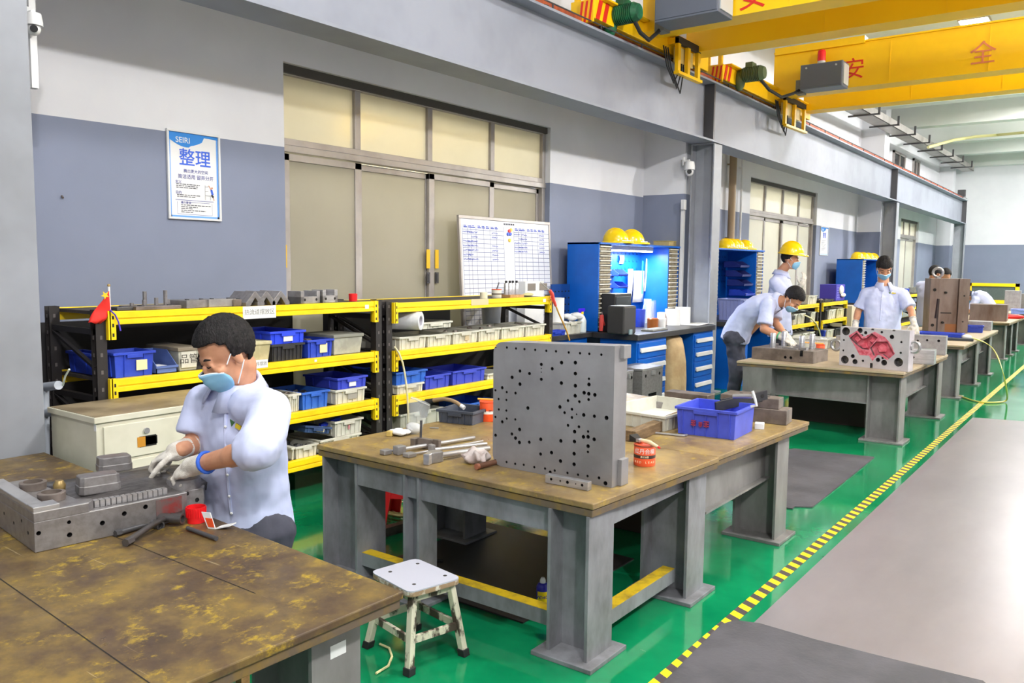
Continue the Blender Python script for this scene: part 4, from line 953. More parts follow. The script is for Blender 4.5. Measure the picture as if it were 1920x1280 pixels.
# ================================================================ WORKBENCHES
T = .651
def wood_top(nm, pal, sp, dk, dl):
    m = bpy.data.materials.new(nm); m.use_nodes = True; nt = m.node_tree; b = nt.nodes['Principled BSDF']
    tc = nt.nodes.new('ShaderNodeTexCoord')
    def nz(sc, det=6, st=(1, 1, 1), rough=.65):
        mp = nt.nodes.new('ShaderNodeMapping'); mp.inputs['Scale'].default_value = st; nt.links.new(tc.outputs['Object'], mp.inputs[0])
        n = nt.nodes.new('ShaderNodeTexNoise'); n.inputs['Scale'].default_value = sc; n.inputs['Detail'].default_value = det; n.inputs['Roughness'].default_value = rough
        nt.links.new(mp.outputs[0], n.inputs['Vector']); return n
    def rp(n, els):
        r = nt.nodes.new('ShaderNodeValToRGB'); r.color_ramp.elements.remove(r.color_ramp.elements[1])
        r.color_ramp.elements[0].position, r.color_ramp.elements[0].color = els[0][0], (*lin(els[0][1]), 1)
        for p, c in els[1:]: r.color_ramp.elements.new(p).color = (*lin(c), 1)
        nt.links.new(n.outputs[0], r.inputs[0]); return r
    def mixc(f, a, c):
        m_ = nt.nodes.new('ShaderNodeMix'); m_.data_type = 'RGBA'; nt.links.new(f, m_.inputs['Factor']); nt.links.new(a, m_.inputs['A'])
        if hasattr(c, 'is_output'): nt.links.new(c, m_.inputs['B'])
        else: m_.inputs['B'].default_value = (*lin(c), 1)
        return m_.outputs['Result']
    base = rp(nz(5.5, 9, (1, 1, 1), .7), [(q, c) for q, c in zip((.28, .44, .56, .66, .8), pal)])
    spot = rp(nz(13, 10, (1, .8, 1), .8), [(.54, (0, 0, 0)), (.64, (255, 255, 255))])
    c1 = mixc(spot.outputs[0], base.outputs[0], sp)
    dirt = rp(nz(4.2, 9, (1, 1, 1), .72), [(.50, (0, 0, 0)), (.64, (dl, dl, dl))])
    c2 = mixc(dirt.outputs[0], c1, dk)
    grain = rp(nz(5, 5, (1.2, 26, 1), .6), [(.45, (0, 0, 0)), (.75, (110, 110, 110))])
    c3 = mixc(grain.outputs[0], c2, (84, 66, 46))
    scr = rp(nz(2.6, 2, (1.5, 46, 1), .5), [(.735, (0, 0, 0)), (.765, (150, 150, 150))])
    c4 = mixc(scr.outputs[0], c3, (206, 188, 150))
    nt.links.new(c4, b.inputs['Base Color'])
    rr = rp(nz(6), [(.3, (140, 140, 140)), (.7, (200, 200, 200))]); nt.links.new(rr.outputs[0], b.inputs['Roughness'])
    bp = nt.nodes.new('ShaderNodeBump'); bp.inputs['Strength'].default_value = .15; nt.links.new(nz(24).outputs[0], bp.inputs['Height']); nt.links.new(bp.outputs[0], b.inputs['Normal'])
    return m
topwood = wood_top('worn_wood_top', ((58, 45, 36), (84, 66, 44), (108, 88, 48), (128, 104, 48), (100, 80, 60)), (168, 140, 36), (66, 50, 44), 215)
topwood2 = wood_top('tan_wood_top', ((104, 84, 58), (130, 108, 72), (148, 124, 78), (158, 132, 76), (138, 116, 84)), (172, 144, 56), (106, 86, 64), 170)
toptan = mat('bench_top_tan', (178, 160, 132), .5, col2=(156, 138, 110), scale=5, lo=.35, hi=.7, bump=.06, bscale=30, detail=7)
edgew = mat('bench_edge', (96, 82, 66), .6, col2=(120, 96, 46), scale=12, lo=.45, hi=.66, stretch=(1, 1, .6))
def hleg(parent, x, y, dx, dy, z1, m, name='leg', web=True, yellow=False):
    """H section leg, flanges facing +-X, with its foot plate."""
    b = MB(); t = .014
    b.box(x, y, .018, x+t, y+dy, z1); b.box(x+dx-t, y, .018, x+dx, y+dy, z1); b.box(x+t, y+dy*.5-.006, .018, x+dx-t, y+dy*.5+.006, z1)
    o = b.build(name, m, parent)
    q = MB(); q.box(x-.045, y-.045, 0, x+dx+.045, y+dy+.045, .018); q.build('foot_plate', m, o, bev=.002)
    return o
def bench(label, pts, th, legs, aprons, mt, mleg, rails=(), under=(), group='steel workbenches', seams=()):
    """pts: top corners near-left, near-right, far-right, far-left; legs (x, y, dx, dy); aprons boxes; all in the hall's own frame."""
    o0 = Vector((sum(p[0] for p in pts)/4, sum(p[1] for p in pts)/4, 0))
    t = thing('workbench', label, 'workbench', o0, 0, group)
    L = lambda p: (p[0]-o0.x, p[1]-o0.y)
    b = MB(); b.prism([L(p) for p in pts], T-th*.45, T); tp = b.build('tabletop', mt, t, bev=.004)
    c = Vector((0, 0)); b = MB()
    b.prism([tuple(Vector(L(p))*.993) for p in pts], T-th, T-th*.5); b.build('edge_frame', edgew, t, bev=.002)
    if seams:
        g = MB()
        for (xa, ya, xb, yb) in seams:
            a, c2 = Vector((xa-o0.x, ya-o0.y, T+.0006)), Vector((xb-o0.x, yb-o0.y, T+.0006)); n = (c2-a).cross(Vector((0, 0, 1))).normalized()*.0016
            g.add([a+n, c2+n, c2-n, a-n], [(0, 1, 2, 3)])
        g.build('board_seams', hole, tp)
    for (x, y, dx, dy) in legs: hleg(t, x-o0.x, y-o0.y, dx, dy, T-th, mleg)
    for (x0, y0, z0, x1, y1, z1) in aprons:
        b = MB(); X0, X1, Y0, Y1 = x0-o0.x, x1-o0.x, y0-o0.y, y1-o0.y
        b.box(X0, Y0, z0, X1, Y1, z1)
        if z1-z0 < .13: pass
        elif (x1-x0) > (y1-y0): b.box(X0, Y0-.03, z0, X1, Y1+.03, z0+.012)
        else: b.box(X0-.03, Y0, z0, X1+.03, Y1, z0+.012)
        b.build('apron', mleg, t)
    for (x0, y0, z0, x1, y1, z1) in rails:
        b = MB(); b.box(x0-o0.x, y0-o0.y, z0, x1-o0.x, y1-o0.y, z1-.002); r = b.build('lower_rail', mleg, t)
        b = MB(); b.box(x0-o0.x, y0-o0.y, z1-.002, x1-o0.x, y1-o0.y, z1); b.build('yellow_face', yelw, r)
    return t
# nearest bench, cut by the frame
A1, A2 = atz(757, 1108, T), atz(540, 1024, T)
dirA = (A2-A1).normalized(); A4 = A1+dirA*2.5; rdir = (atz(350, 1280, T)-A1).normalized()
ptsA = [A4+rdir*1.72, A1+rdir*1.72, A1, A4]
se = []
for k in (.17, .42): p = A1+dirA*(k*1.6)+rdir*.0
se = [tuple((A1+rdir*.28+dirA*.30).to_2d())+tuple((A1+rdir*.34+dirA*1.35).to_2d()), tuple((A1+rdir*.70+dirA*.05).to_2d())+tuple((A1+rdir*.70+dirA*2.3).to_2d())]
xr = A1.x
bench('worn yellow-brown workbench closest to the camera', ptsA, .05,
      [(xr-.36, A1.y-.24, .26, .17), (xr-2.3, A1.y-.24, .26, .17), (xr-.36, -.05, .26, .17)],
      [(xr-2.2, A1.y-.16, T-.075, xr-.36, A1.y-.148, T-.05)], topwood, tabst2, seams=se)
b = MB(); p = A1+rdir*.33; sp = aty(668, 1200, A1.y-.24-.0); 
b = MB(); b.cb((0, 0, 0), (.001, .055, .036)); sl = b.build('paper_label', paper, loc=(xr-.0993, A1.y-.15, T-.14)); tag(sl, 'small white inventory label stuck to the leg of the closest bench', 'label')
# middle bench of two: near part and far part
B1, B2, B3, B4 = atz(594, 833, T), atz(1112, 945, T), atz(1349, 857, T), atz(1518, 790, T)
lx = B1.x; rx = B2.x
B3l = Vector((B1.x+.06, B3.y-.0, T)); B4l = Vector((B1.x+.12, B4.y+.32, T))
fz = B2.y
bench('grey steel workbench carrying the tall drilled plate', [B1, B2, B3, B3l], .055,
      [(rx-.205, fz+.0, .19, .19), (lx+.03, fz+.03, .25, .19), (rx-1.02, fz+.02, .10, .12), (rx-.22, B3.y-.23, .24, .19), (lx+.06, B3.y-.23, .24, .19)],
      [(rx-1.36, fz+.035, T-.16, rx-.205, fz+.05, T-.05), (rx-.035, fz+.19, T-.13, rx-.02, B3.y-.2, T-.055)], topwood2, tabst,
      rails=[(lx+.28, fz+.06, .085, rx-.21, fz+.12, .15), (rx-.10, fz+.19, .085, rx-.04, B3.y-.23, .15)])
bench('grey steel workbench carrying the blue crate and steel blocks', [Vector((B3l.x, B3.y+.006, T)), Vector((B3.x-.012, B3.y+.006, T)), B4, B4l], .05,
      [(B4.x-.31, B4.y-.36, .25, .19), (lx+.15, B4.y-.36, .25, .19)],
      [(B4.x-.16, B3.y+.03, T-.30, B4.x-.15, B4.y-.30, T-.05), (lx+.2, B4.y-.2, T-.3, B4.x-.3, B4.y-.185, T-.05)], topwood2, tabst2)
# bench of the bent man, of two joined tables
C1, C2, C3 = atz(1381, 676, T), atz(1695, 698.5, T), atz(1778, 664.4, T)
C4 = Vector((C1.x+.03, C3.y-.06, T)); mid = (C2+C3)/2
bench('grey steel workbench with the pink stained mould plate', [C1, C2, C3, C4], .05,
      [(C2.x-.31, C2.y+.06, .28, .22), (C1.x+.05, C1.y+.05, .28, .22), (C3.x-.31, C3.y-.32, .28, .22), (C1.x+.06, C3.y-.36, .28, .22)],
      [(C1.x+.33, C2.y+.10, T-.32, C2.x-.31, C2.y+.115, T-.05), (C2.x-.15, C2.y+.28, T-.32, C2.x-.14, C3.y-.32, T-.05), (C1.x+.06, C1.y+.02, T-.3, C1.x+.34, C1.y+.035, T-.05)], toptan, tabst2)
# benches further down the row
E1 = atz(1808, 648, T); E2 = atz(1872, 619, T); EL = E1.x-1.5
bench('grey workbench under the tall upright steel block', [Vector((EL, E1.y-.1, T)), E1, E2, Vector((EL, E2.y-.05, T))], .05,
      [(E1.x-.34, E1.y+.05, .28, .22), (EL+.05, E1.y+.0, .28, .22), (E2.x-.34, E2.y-.35, .28, .22), (E1.x-.34, (E1.y+E2.y)/2-.1, .28, .2)],
      [(EL+.3, E1.y+.08, T-.3, E1.x-.34, E1.y+.095, T-.05), (E1.x-.18, E1.y+.27, T-.30, E1.x-.17, E2.y-.3, T-.05)], toptan, tabst2)
F1 = atz(1893, 605, T); 
bench('grey workbench in the row beyond the upright steel block', [Vector((F1.x-1.5, F1.y-.1, T)), F1, Vector((F1.x+.02, F1.y+2.3, T)), Vector((F1.x-1.5, F1.y+2.2, T))], .05,
      [(F1.x-.34, F1.y+.05, .28, .22), (F1.x-1.4, F1.y+.05, .28, .22), (F1.x-.34, F1.y+1.9, .28, .22), (F1.x-.34, F1.y+1.0, .28, .2)],
      [(F1.x-1.1, F1.y+.08, T-.3, F1.x-.34, F1.y+.095, T-.05), (F1.x-.18, F1.y+.27, T-.30, F1.x-.17, F1.y+1.9, T-.05)], toptan, tabst2)
G0 = F1.y+3.6
bench('grey workbench farthest down the row near the end wall', [Vector((F1.x-1.5, G0, T)), Vector((F1.x, G0, T)), Vector((F1.x+.02, G0+2.3, T)), Vector((F1.x-1.5, G0+2.3, T))], .05,
      [(F1.x-.34, G0+.05, .28, .22), (F1.x-1.4, G0+.05, .28, .22), (F1.x-.34, G0+1.9, .28, .22)],
      [(F1.x-1.1, G0+.08, T-.3, F1.x-.34, G0+.095, T-.05), (F1.x-.18, G0+.27, T-.30, F1.x-.17, G0+1.9, T-.05)], toptan, tabst2)

# ================================================================ ON THE NEAREST BENCH
TT = T+.0008
# mould base: local x along the front face (world +Y), local y away from it (world -X)
M0 = atz(66, 1037, T); M1 = atz(352, 973, T); u = (M1-M0); ang = math.atan2(u.y, u.x); ML = u.length+.09
t = thing('injection_mould', 'machined steel mould base with curved insert and two raised cores', 'mould', (M0.x, M0.y, TT), ang)
DW = .46
b = MB(); b.prism([(0, 0), (ML-.09, 0), (ML-.085, .02), (ML-.02, .02), (ML, .05), (ML, DW), (0, DW)], 0, .095); body = b.build('lower_plate', steeld, t, bev=.002)
k = MB()
for fx, fz, r in ((.012, .10, .007), (.10, .034, .008), (.27, .066, .008), (.34, .074, .008), (.395, .08, .008), (.445, .08, .008), (.495, .085, .007), (.53, .055, .008), (.10, .075, .006), (.58, .05, .007), (.2, .05, .008)):
    k.cyl((fx, -.01, fz if fz < .09 else .06), (fx, .025, fz if fz < .09 else .06), r, n=14)
for fy, fz in ((.06, .05), (.12, .075), (.2, .05), (.3, .06)): k.cyl((-.01, fy, fz), (.02, fy, fz), .006, n=12)
cut(body, k)
b = MB(); b.prism([(0, 0), (.16, 0), (.185, .03), (.185, .05), (.15, .08), (.12, DW), (0, DW)], .095, .125); b.build('corner_plate', steeld, t, bev=.002)
b = MB(); b.box(0, 0, .125, .075, .06, .142); b.box(.0, .06, .125, .045, DW, .14); b.build('wear_strip', steelb, t, bev=.002)
for xa_, xb_, ya_, z_ in ((.16, ML-.09, -.0006, .093), (.0, .16, -.0006, .123)): b = MB(); b.box(xa_, ya_, z_, xb_, .004, z_+.0028); b.build('chamfer_glint', mat('glint_pale', (226, 224, 226), .25, .5), t)  # machined chamfer drawn as a pale strip, its edge glint in the colour
# sculpted insert with a curved crown
n, q_ = 22, 10; vs = []
for i in range(n+1):
    U = i/n; x = .14+.45*U
    for j in range(q_+1):
        V = j/q_; y = .06+.36*V+(-.02*math.sin(PI*U))
        z = .10+.035*math.sin(PI*min(1, V*1.15))*(.55+.45*math.sin(PI*U))+.012*(V > .5)
        vs.append((x, y, z))
b = MB(); b.add(vs, [(i*(q_+1)+j, (i+1)*(q_+1)+j, (i+1)*(q_+1)+j+1, i*(q_+1)+j+1) for i in range(n) for j in range(q_)])
ins = b.build('curved_insert', mat('insert_steel', (112, 108, 108), .30, .6, col2=(86, 82, 82), scale=26, stretch=(1, 5, 1)), t, smooth=2, fix=False); mm = ins.modifiers.new('thick', 'SOLIDIFY'); mm.thickness = .03; mm.offset = -1
b = MB()
for i in range(14):
    x = .19+i*.017; y = .05-.016*math.sin(PI*(x-.14)/.45); b.box(x, y-.012, .096, x+.0145, y+.012, .118)
tb = b.build('insert_teeth', steelb, t); tb['kind'] = 'stuff'
def core(x, y, z, sx, sy, h, rz):
    b = MB(); r = .012
    def rr(sx, sy, e): return [(-sx/2+e, -sy/2), (sx/2-e, -sy/2), (sx/2, -sy/2+e), (sx/2, sy/2-e), (sx/2-e, sy/2), (-sx/2+e, sy/2), (-sx/2, sy/2-e), (-sx/2, -sy/2+e)]
    b.M = Matrix.Translation((x, y, z)) @ Matrix.Rotation(rz, 4, 'Z')
    b.loft([[(p[0], p[1], 0) for p in rr(sx, sy, r)], [(p[0], p[1], h*.45) for p in rr(sx, sy, r)], [(p[0]*.97, p[1]*.95, h*.5) for p in rr(sx, sy, r)], [(p[0]*.94, p[1]*.92, h*.94) for p in rr(sx, sy, r)], [(p[0]*.9, p[1]*.86, h) for p in rr(sx, sy, r)]])
    return b.build('raised_core', steeld, t, bev=.004)
core(.245, .15, .118, .13, .08, .06, -.10); core(.385, .375, .125, .115, .075, .056, -.15)
b = MB(); b.lathe([(.062, 0), (.062, .10), (.056, .128), (.04, .13)], 20, c=(ML-.062, .085, .0)); b.build('corner_boss', steeld, t, smooth=True)
b = MB()
for (x, y) in ((.09, .12), (.09, .3)):
    b.lathe([(.04, .126), (.042, .15), (.03, .152), (.03, .128)], 20, c=(x, y, 0))
b.build('guide_bush', ruststeel, t, smooth=True)
b = MB()
for (x, y) in ((.2, .25), (.3, .3), (.43, .29), (.48, .2), (.25, .36)): b.lathe([(.007, .16), (.0072, .1385)], 10, c=(x, y, 0))
b = MB(); b.lathe([(.017, .126), (.02, .15), (.012, .165)], 14, c=(.14, .2, 0)); b.build('brass_plug', mat('brass_plug', (150, 126, 80), .4, .6), t, smooth=True)
b = MB(); b.cb((ML-.155, -.0012, .06), (.09, .0012, .055)); b.build('red_smear', mat('smear_red', (150, 64, 62), .5, .3, col2=(118, 100, 98), scale=22), t)
b = MB(); b.prism([(.44, .2), (.55, .17), (.58, .23), (.5, .27)], .12, .127); b.build('dark_relief', darksteel, t)
# T wrenches
def bar3(pts, r, n=12):
    b = MB(); b.tube(pts, r, n); return b
def wr(label, px, py, ang, rad, ln, m, group='socket wrenches', socket=True, L2=.10, z=.0):
    p = atz(px, py, TT); t = thing('t_wrench', label, 'wrench', (p.x, p.y, TT), ang, group)
    b = MB(); b.tube([(0, 0, rad+z), (ln*.35, 0, rad+z), (ln, 0, rad)], [rad*.8, rad*.8, rad*.95], 12); b.cyl((ln*.86, 0, rad), (ln+.002, 0, rad), rad*1.12, n=6); b.build('shaft', m, t, smooth=True)
    b = MB(); b.cyl((0, -L2/2, rad+z), (0, L2/2, rad+z), rad*1.3, n=14); b.cyl((0, L2/2-.03, rad+z), (0, L2/2, rad+z), rad*1.5, n=14); b.build('cross_handle', m, t, smooth=True)
    b = MB(); b.pipe((0, L2/2, rad+z), (0, L2/2+.012, rad+z), rad*1.5, rad*.5, 14); b.build('socket', m, t, smooth=True)
a, c = atz(312, 984, TT), atz(236, 1024, TT); wr('chromed T-handle socket wrench whose shaft points to the viewer', 312, 984, math.atan2(c.y-a.y, c.x-a.x), .012, (c-a).length, mat('wrench_steel', (96, 92, 92), .35, .6), z=.014)
a, c = atz(290, 990, TT), atz(243, 1004, TT); wr('shorter T-handle wrench underneath the longer one', 284, 986, math.atan2(c.y-a.y, c.x-a.x), .010, .13, darksteel, L2=.08)
a, c = atz(352, 994, TT), atz(406, 1014, TT); b = MB(); b.tube([(0, 0, .008), (c.x-a.x, c.y-a.y, .008)], .0075, 10); tag(b.build('steel_pin', darksteel, loc=(a.x, a.y, TT), smooth=True), 'short dark steel pin lying alone on the worn bench', 'pin')
p = atz(371, 979, TT); t = thing('red_cup', 'bright red plastic cap on the worn bench by the mould', 'cap', (p.x-.01, p.y, TT))
b = MB(); b.lathe([(.029, 0), (.033, .055), (.030, .055), (.027, .006)], 24); b.build('cup', redp, t, smooth=True)
b = MB()
for i in range(24):
    a = 2*PI*i/24; b.cyl((.0315*math.cos(a), .0315*math.sin(a), .02), (.0335*math.cos(a), .0335*math.sin(a), .052), .0016, n=5)
b.build('grip_ridges', redp, t)
p = atz(404, 992, TT); t = thing('folded_card', 'small open white card with an orange patch beside the red cap', 'card', (p.x, p.y, TT), .35)
b = MB(); b.hexa([(-.03, 0, 0), (.0, 0, 0), (.0, .003, 0), (-.03, .003, 0), (-.055, 0, .055), (-.02, 0, .055), (-.02, .003, .055), (-.055, .003, .055)]); b.build('standing_leaf', paper, t)
b = MB(); b.hexa([(-.028, -.001, .006), (-.004, -.001, .006), (-.004, 0, .006), (-.028, 0, .006), (-.040, -.001, .036), (-.012, -.001, .036), (-.012, 0, .036), (-.040, 0, .036)]); b.build('orange_patch', orange, t)
b = MB(); b.hexa([(0, 0, 0), (.05, .01, .012), (.05, .045, .012), (0, .035, 0), (0, 0, .004), (.05, .01, .016), (.05, .045, .016), (0, .035, .004)]); b.build('lying_leaf', paper, t)

# ================================================================ ON THE MIDDLE BENCH
PX, PY = -2.249, 2.876
def onp(zx, zy, y=PY):
    p = aty(900+.336*zx, 600+.336*zy, y); return p.x, p.z
pl0 = atz(922, 872, T); pl1 = atz(1147, 915, T)
t = thing('drilled_plate', 'large upright drilled steel plate with rounded corners', 'plate', (pl0.x, PY, TT))
pw = pl1.x-pl0.x; zt = aty(930, 640, PY).z-TT; zt2 = aty(1145, 648, PY).z-TT
r = .052; n = 8
pts = [(r+r*math.cos(a), r+r*math.sin(a)) for a in [PI+PI/2*i/n for i in range(n+1)]] + [(pw, 0), (pw, zt2)] + [(r+r*math.cos(a), zt-r+r*math.sin(a)) for a in [PI/2+PI/2*i/n for i in range(n+1)]]
b = MB(); b.M = Matrix(((1, 0, 0, 0), (0, 0, 1, 0), (0, 1, 0, 0), (0, 0, 0, 1)))
b.prism(pts, 0, .105); pl = b.build('plate_body', plategrey, t)
HO = [(120, 128, 10), (278, 142, 9), (395, 150, 9), (526, 160, 9), (712, 170, 9), (88, 150, 5), (150, 153, 6), (201, 158, 6), (248, 162, 6), (308, 166, 6), (370, 171, 6), (424, 174, 6), (495, 180, 6), (558, 185, 6), (610, 188, 6), (677, 193, 6),
      (342, 247, 8), (342, 270, 3), (342, 290, 3), (342, 330, 8), (403, 271, 8), (455, 237, 9), (532, 237, 9), (532, 298, 9), (532, 366, 9), (531, 422, 9), (223, 284, 8), (276, 298, 8), (179, 319, 9), (223, 357, 9), (124, 377, 8), (86, 391, 6), (149, 401, 6), (198, 407, 7), (104, 440, 6), (147, 445, 6), (64, 462, 8), (454, 351, 9),
      (608, 327, 6), (608, 359, 9), (581, 405, 9), (607, 411, 9), (641, 417, 9), (606, 443, 7), (491, 449, 7), (554, 455, 7), (267, 490, 9), (446, 484, 9), (513, 497, 7), (472, 516, 7), (539, 525, 4), (579, 529, 9), (638, 536, 8), (706, 545, 10), (513, 543, 7), (105, 498, 6), (147, 504, 6), (86, 540, 6), (149, 549, 6), (124, 567, 8), (197, 554, 6), (491, 587, 7), (552, 595, 7),
      (221, 610, 9), (87, 642, 8), (178, 635, 8), (198, 658, 9), (220, 682, 9), (275, 681, 8), (339, 665, 9), (451, 674, 9), (528, 622, 9), (527, 677, 9), (603, 621, 6), (577, 651, 9), (603, 651, 9), (637, 665, 9), (603, 703, 9), (602, 735, 6), (525, 745, 9), (399, 739, 9), (338, 747, 8), (449, 786, 9), (525, 804, 9),
      (86, 780, 5), (116, 808, 9), (148, 791, 6), (196, 801, 6), (244, 807, 6), (303, 820, 6), (363, 828, 6), (417, 839, 6), (488, 852, 6), (547, 862, 6), (600, 870, 6), (664, 880, 7), (700, 910, 10), (272, 832, 9), (392, 848, 8)]
k = MB()
for zx, zy, rr in HO:
    x, z = onp(zx, zy); x -= pl0.x; z -= TT
    if rr*.0009 < x < pw-.01 and .012 < z < min(zt, zt2)-.012: k.cyl((x, -.01, z), (x, .045, z), rr*.00092, n=12)
cut(pl, k)
b = MB(); b.box(pw-.01, .045, zt2-.055, pw+.018, .104, zt2-.0); b.build('upper_rib', plategrey, t, bev=.002)
b = MB(); b.box(pw-.01, .045, 0, pw+.018, .104, .11); b.build('lower_rib', plategrey, t, bev=.002)
k = MB()
q0, q1 = atz(1022, 905, T), atz(1102, 921, T)
d_ = math.atan2(q1.y-q0.y, q1.x-q0.x)
t = thing('drilled_bar', 'short drilled steel bar lying before the tall plate', 'bar', (q0.x, q0.y, TT), d_)
b = MB(); b.box(0, 0, 0, (q1-q0).length, .03, .036); bar = b.build('body', steelb, t, bev=.002)
k = MB()
for x, rr in ((.03, .006), (.075, .004), (.11, .007), (.15, .003), (.18, .006)): k.cyl((x, -.01, .02), (x, .02, .02), rr, n=12)
cut(bar, k)
# red lead cans
can1 = atz(1194, 874, T)
paint_can('orange red-lead tin with a paint brush across its top', (can1.x+.012, can1.y+.05, TT), .049, .092, mat('tin_orange', (232, 92, 52), .4), mat('tin_band', (60, 44, 40), .5), mat('tin_rim', (150, 70, 50), .4),
          words=(('红丹合模', .026, .068, paper), ('RED LEAD', .014, .020, mat('tin_cream', (250, 226, 190), .6)), ('鑫达油墨', .010, .044, mat('tin_cream', (250, 226, 190), .6))))
t = thing('paint_brush', 'paint brush with a red-tipped pale handle across the orange tin', 'brush', (can1.x+.012, can1.y+.05, TT+.097), -.35)
b = MB(); b.tube([(-.02, 0, .010), (.03, 0, .011), (.075, 0, .002), (.088, 0, .0)], [.009, .011, .008, .006], 10); b.build('handle', mat('brush_pale', (226, 198, 160), .5), t, smooth=True)
b = MB(); b.tube([(.085, 0, .0005), (.098, 0, -.002)], [.0065, .004], 10); b.build('tip', redp, t, smooth=True)
b = MB(); b.box(-.045, -.016, .002, -.02, .016, .016); b.build('ferrule', steelb, t, bev=.002)
b = MB(); b.hexa([(-.08, -.024, .0), (-.045, -.016, .002), (-.045, .016, .002), (-.08, .024, .0), (-.08, -.024, .03), (-.045, -.016, .016), (-.045, .016, .016), (-.08, .024, .03)]); b.build('bristles', black, t)
can2 = atz(907, 790, T)
paint_can('orange tin with a white lettered band behind the drilled plate', (can2.x, can2.y+.04, TT), .05, .11, mat('tin_orange_red', (238, 84, 34), .4), mat('tin_white', (238, 232, 224), .6), orange,
          words=(('Primer', .03, .066, mat('tin_ink', (60, 30, 30), .6)),))
b = MB(); a = Vector((can2.x-.06, can2.y+.02, TT+.122)); b.tube([a, a+Vector((.12, .03, .004))], .006, 8); tag(b.build('pencil', mat('pencil_amber', (240, 180, 70), .5)), 'amber pencil lying across the top of the white-banded tin', 'pencil')
# blue crate with tools
c0, c1 = atz(1268, 812, T), atz(1378, 826, T); a_ = math.atan2(c1.y-c0.y, c1.x-c0.x)
cl = (c1-c0).length; cdp = (atz(1416, 808, T)-c1).length
bc = crate('violet-blue ribbed crate with red marks holding black plates', c0.x, c0.y, cl, TT, .15, cdp, mat('crate_periwinkle', (72, 88, 206), .45, col2=(64, 78, 190), scale=7), group='crates on benches', rz=a_-PI/2, ribs=5, taper=.03)
rm = mat('mark_crimson', (150, 50, 84), .6)
b = MB()
for k_, (yy, s_) in enumerate(((.30, .022), (.42, .016), (.52, .024))):
    for i in range(3): b.box(.001, cl*yy-s_*.6, .055+i*s_*.5, .0075, cl*yy+s_*.6, .055+i*s_*.5+.006)
    b.box(.001, cl*yy-.003, .05, .0075, cl*yy+.003, .05+s_*1.3)
b.build('red_marks', rm, bc)
p = atz(1330, 800, T)
for i, (dx, dy, yaw, l, h, lab) in enumerate(((.02, .22, .62, .46, .10, 'black slotted steel plate leaning in the violet-blue crate'), (.0, .14, .70, .34, .08, 'smaller black steel plate inside the violet-blue crate'))):
    q = atz(1342+10*i, 765-5*i, T+.13); q2 = atz(1424-12*i, 751, T+.15); yaw = math.atan2(q2.y-q.y, q2.x-q.x); l = (q2-q).length+.08; h = .055; t = thing('black_plate', lab, 'plate', (q.x, q.y, TT+.108+.003*i), yaw, 'plates in the blue crate')
    b = MB(); b.M = Matrix.Rotation(-.12, 4, 'Y'); b.box(.0, -.006, 0, l-.02, .006, h); b.build('body', mat('black_oxide', (58, 58, 62), .5, .4), t, bev=.002)
    b = MB(); b.M = Matrix.Rotation(-.12, 4, 'Y'); b.cyl((l-.06, -.0075, h*.5), (l-.06, -.0065, h*.5), .012, n=12); b.build('bore', hole, t)
# puller of bright steel above the crate
p = aty(1395, 745, 4.22); t = thing('clamp', 'silver screw clamp lying over the crate of black plates', 'clamp', (p.x, p.y, p.z))
b = MB(); b.tube([(-.06, 0, .0), (.045, .0, .012)], .012, 10); b.build('screw', steelb, t, smooth=True)
b = MB(); b.tube([(.045, 0, .04), (.06, 0, .0), (.07, 0, -.035), (.04, 0, -.045)], .008, 6); b.build('jaw', plastw, t, smooth=True)
# steel blocks at the far end
def stack(name, label, px, py, d, yaw, m, z=TT, bores=(), bev=.003, cat='block', group='steel blocks on the benches'):
    p = atz(px, py, z); t = thing(name, label, cat, (p.x, p.y, z), yaw, group)
    b = MB(); b.box(0, 0, 0, d[0], d[1], d[2]); o = b.build('body', m, t, bev=bev)
    if bores:
        b = MB()
        for x, y, r in bores: b.cyl((x, y, d[2]-.0005), (x, y, d[2]+.0006), r, n=14)
        b.build('bore', hole, t)
    return t
lo_ = stack('steel_block', 'lower oily steel block behind the blue crate', 1402, 790, (.22, .14, .085), .1, ruststeel)
up_ = stack('steel_block', 'upper oily steel block with a bore, stacked behind the blue crate', 1402, 788, (.17, .12, .06), .1, ruststeel, TT, ((.09, .06, .015),)); up_.location = lo_.location+Vector((.0, .01, .0858))
stack('steel_block', 'oily steel block with a bore beside the silver clamp', 1350, 764, (.17, .2, .09), .08, ruststeel, TT, ((.1, .12, .013),))
stack('steel_block', 'long steel block lying behind the violet-blue crate', 1245, 757, (.30, .12, .085), .0, ruststeel)
stack('steel_block', 'low steel slab along the rear of the bench with white tray', 1222, 766, (.32, .08, .05), .05, steeld)
b = MB(); b.cb((0, 0, .016), (.05, .06, .032)); q = atz(1424, 803, TT); tag(b.build('paper_box', paper, loc=(q.x, q.y, TT), rz=.3, bev=.002), 'little white paper box at the corner of the blue crate', 'box')
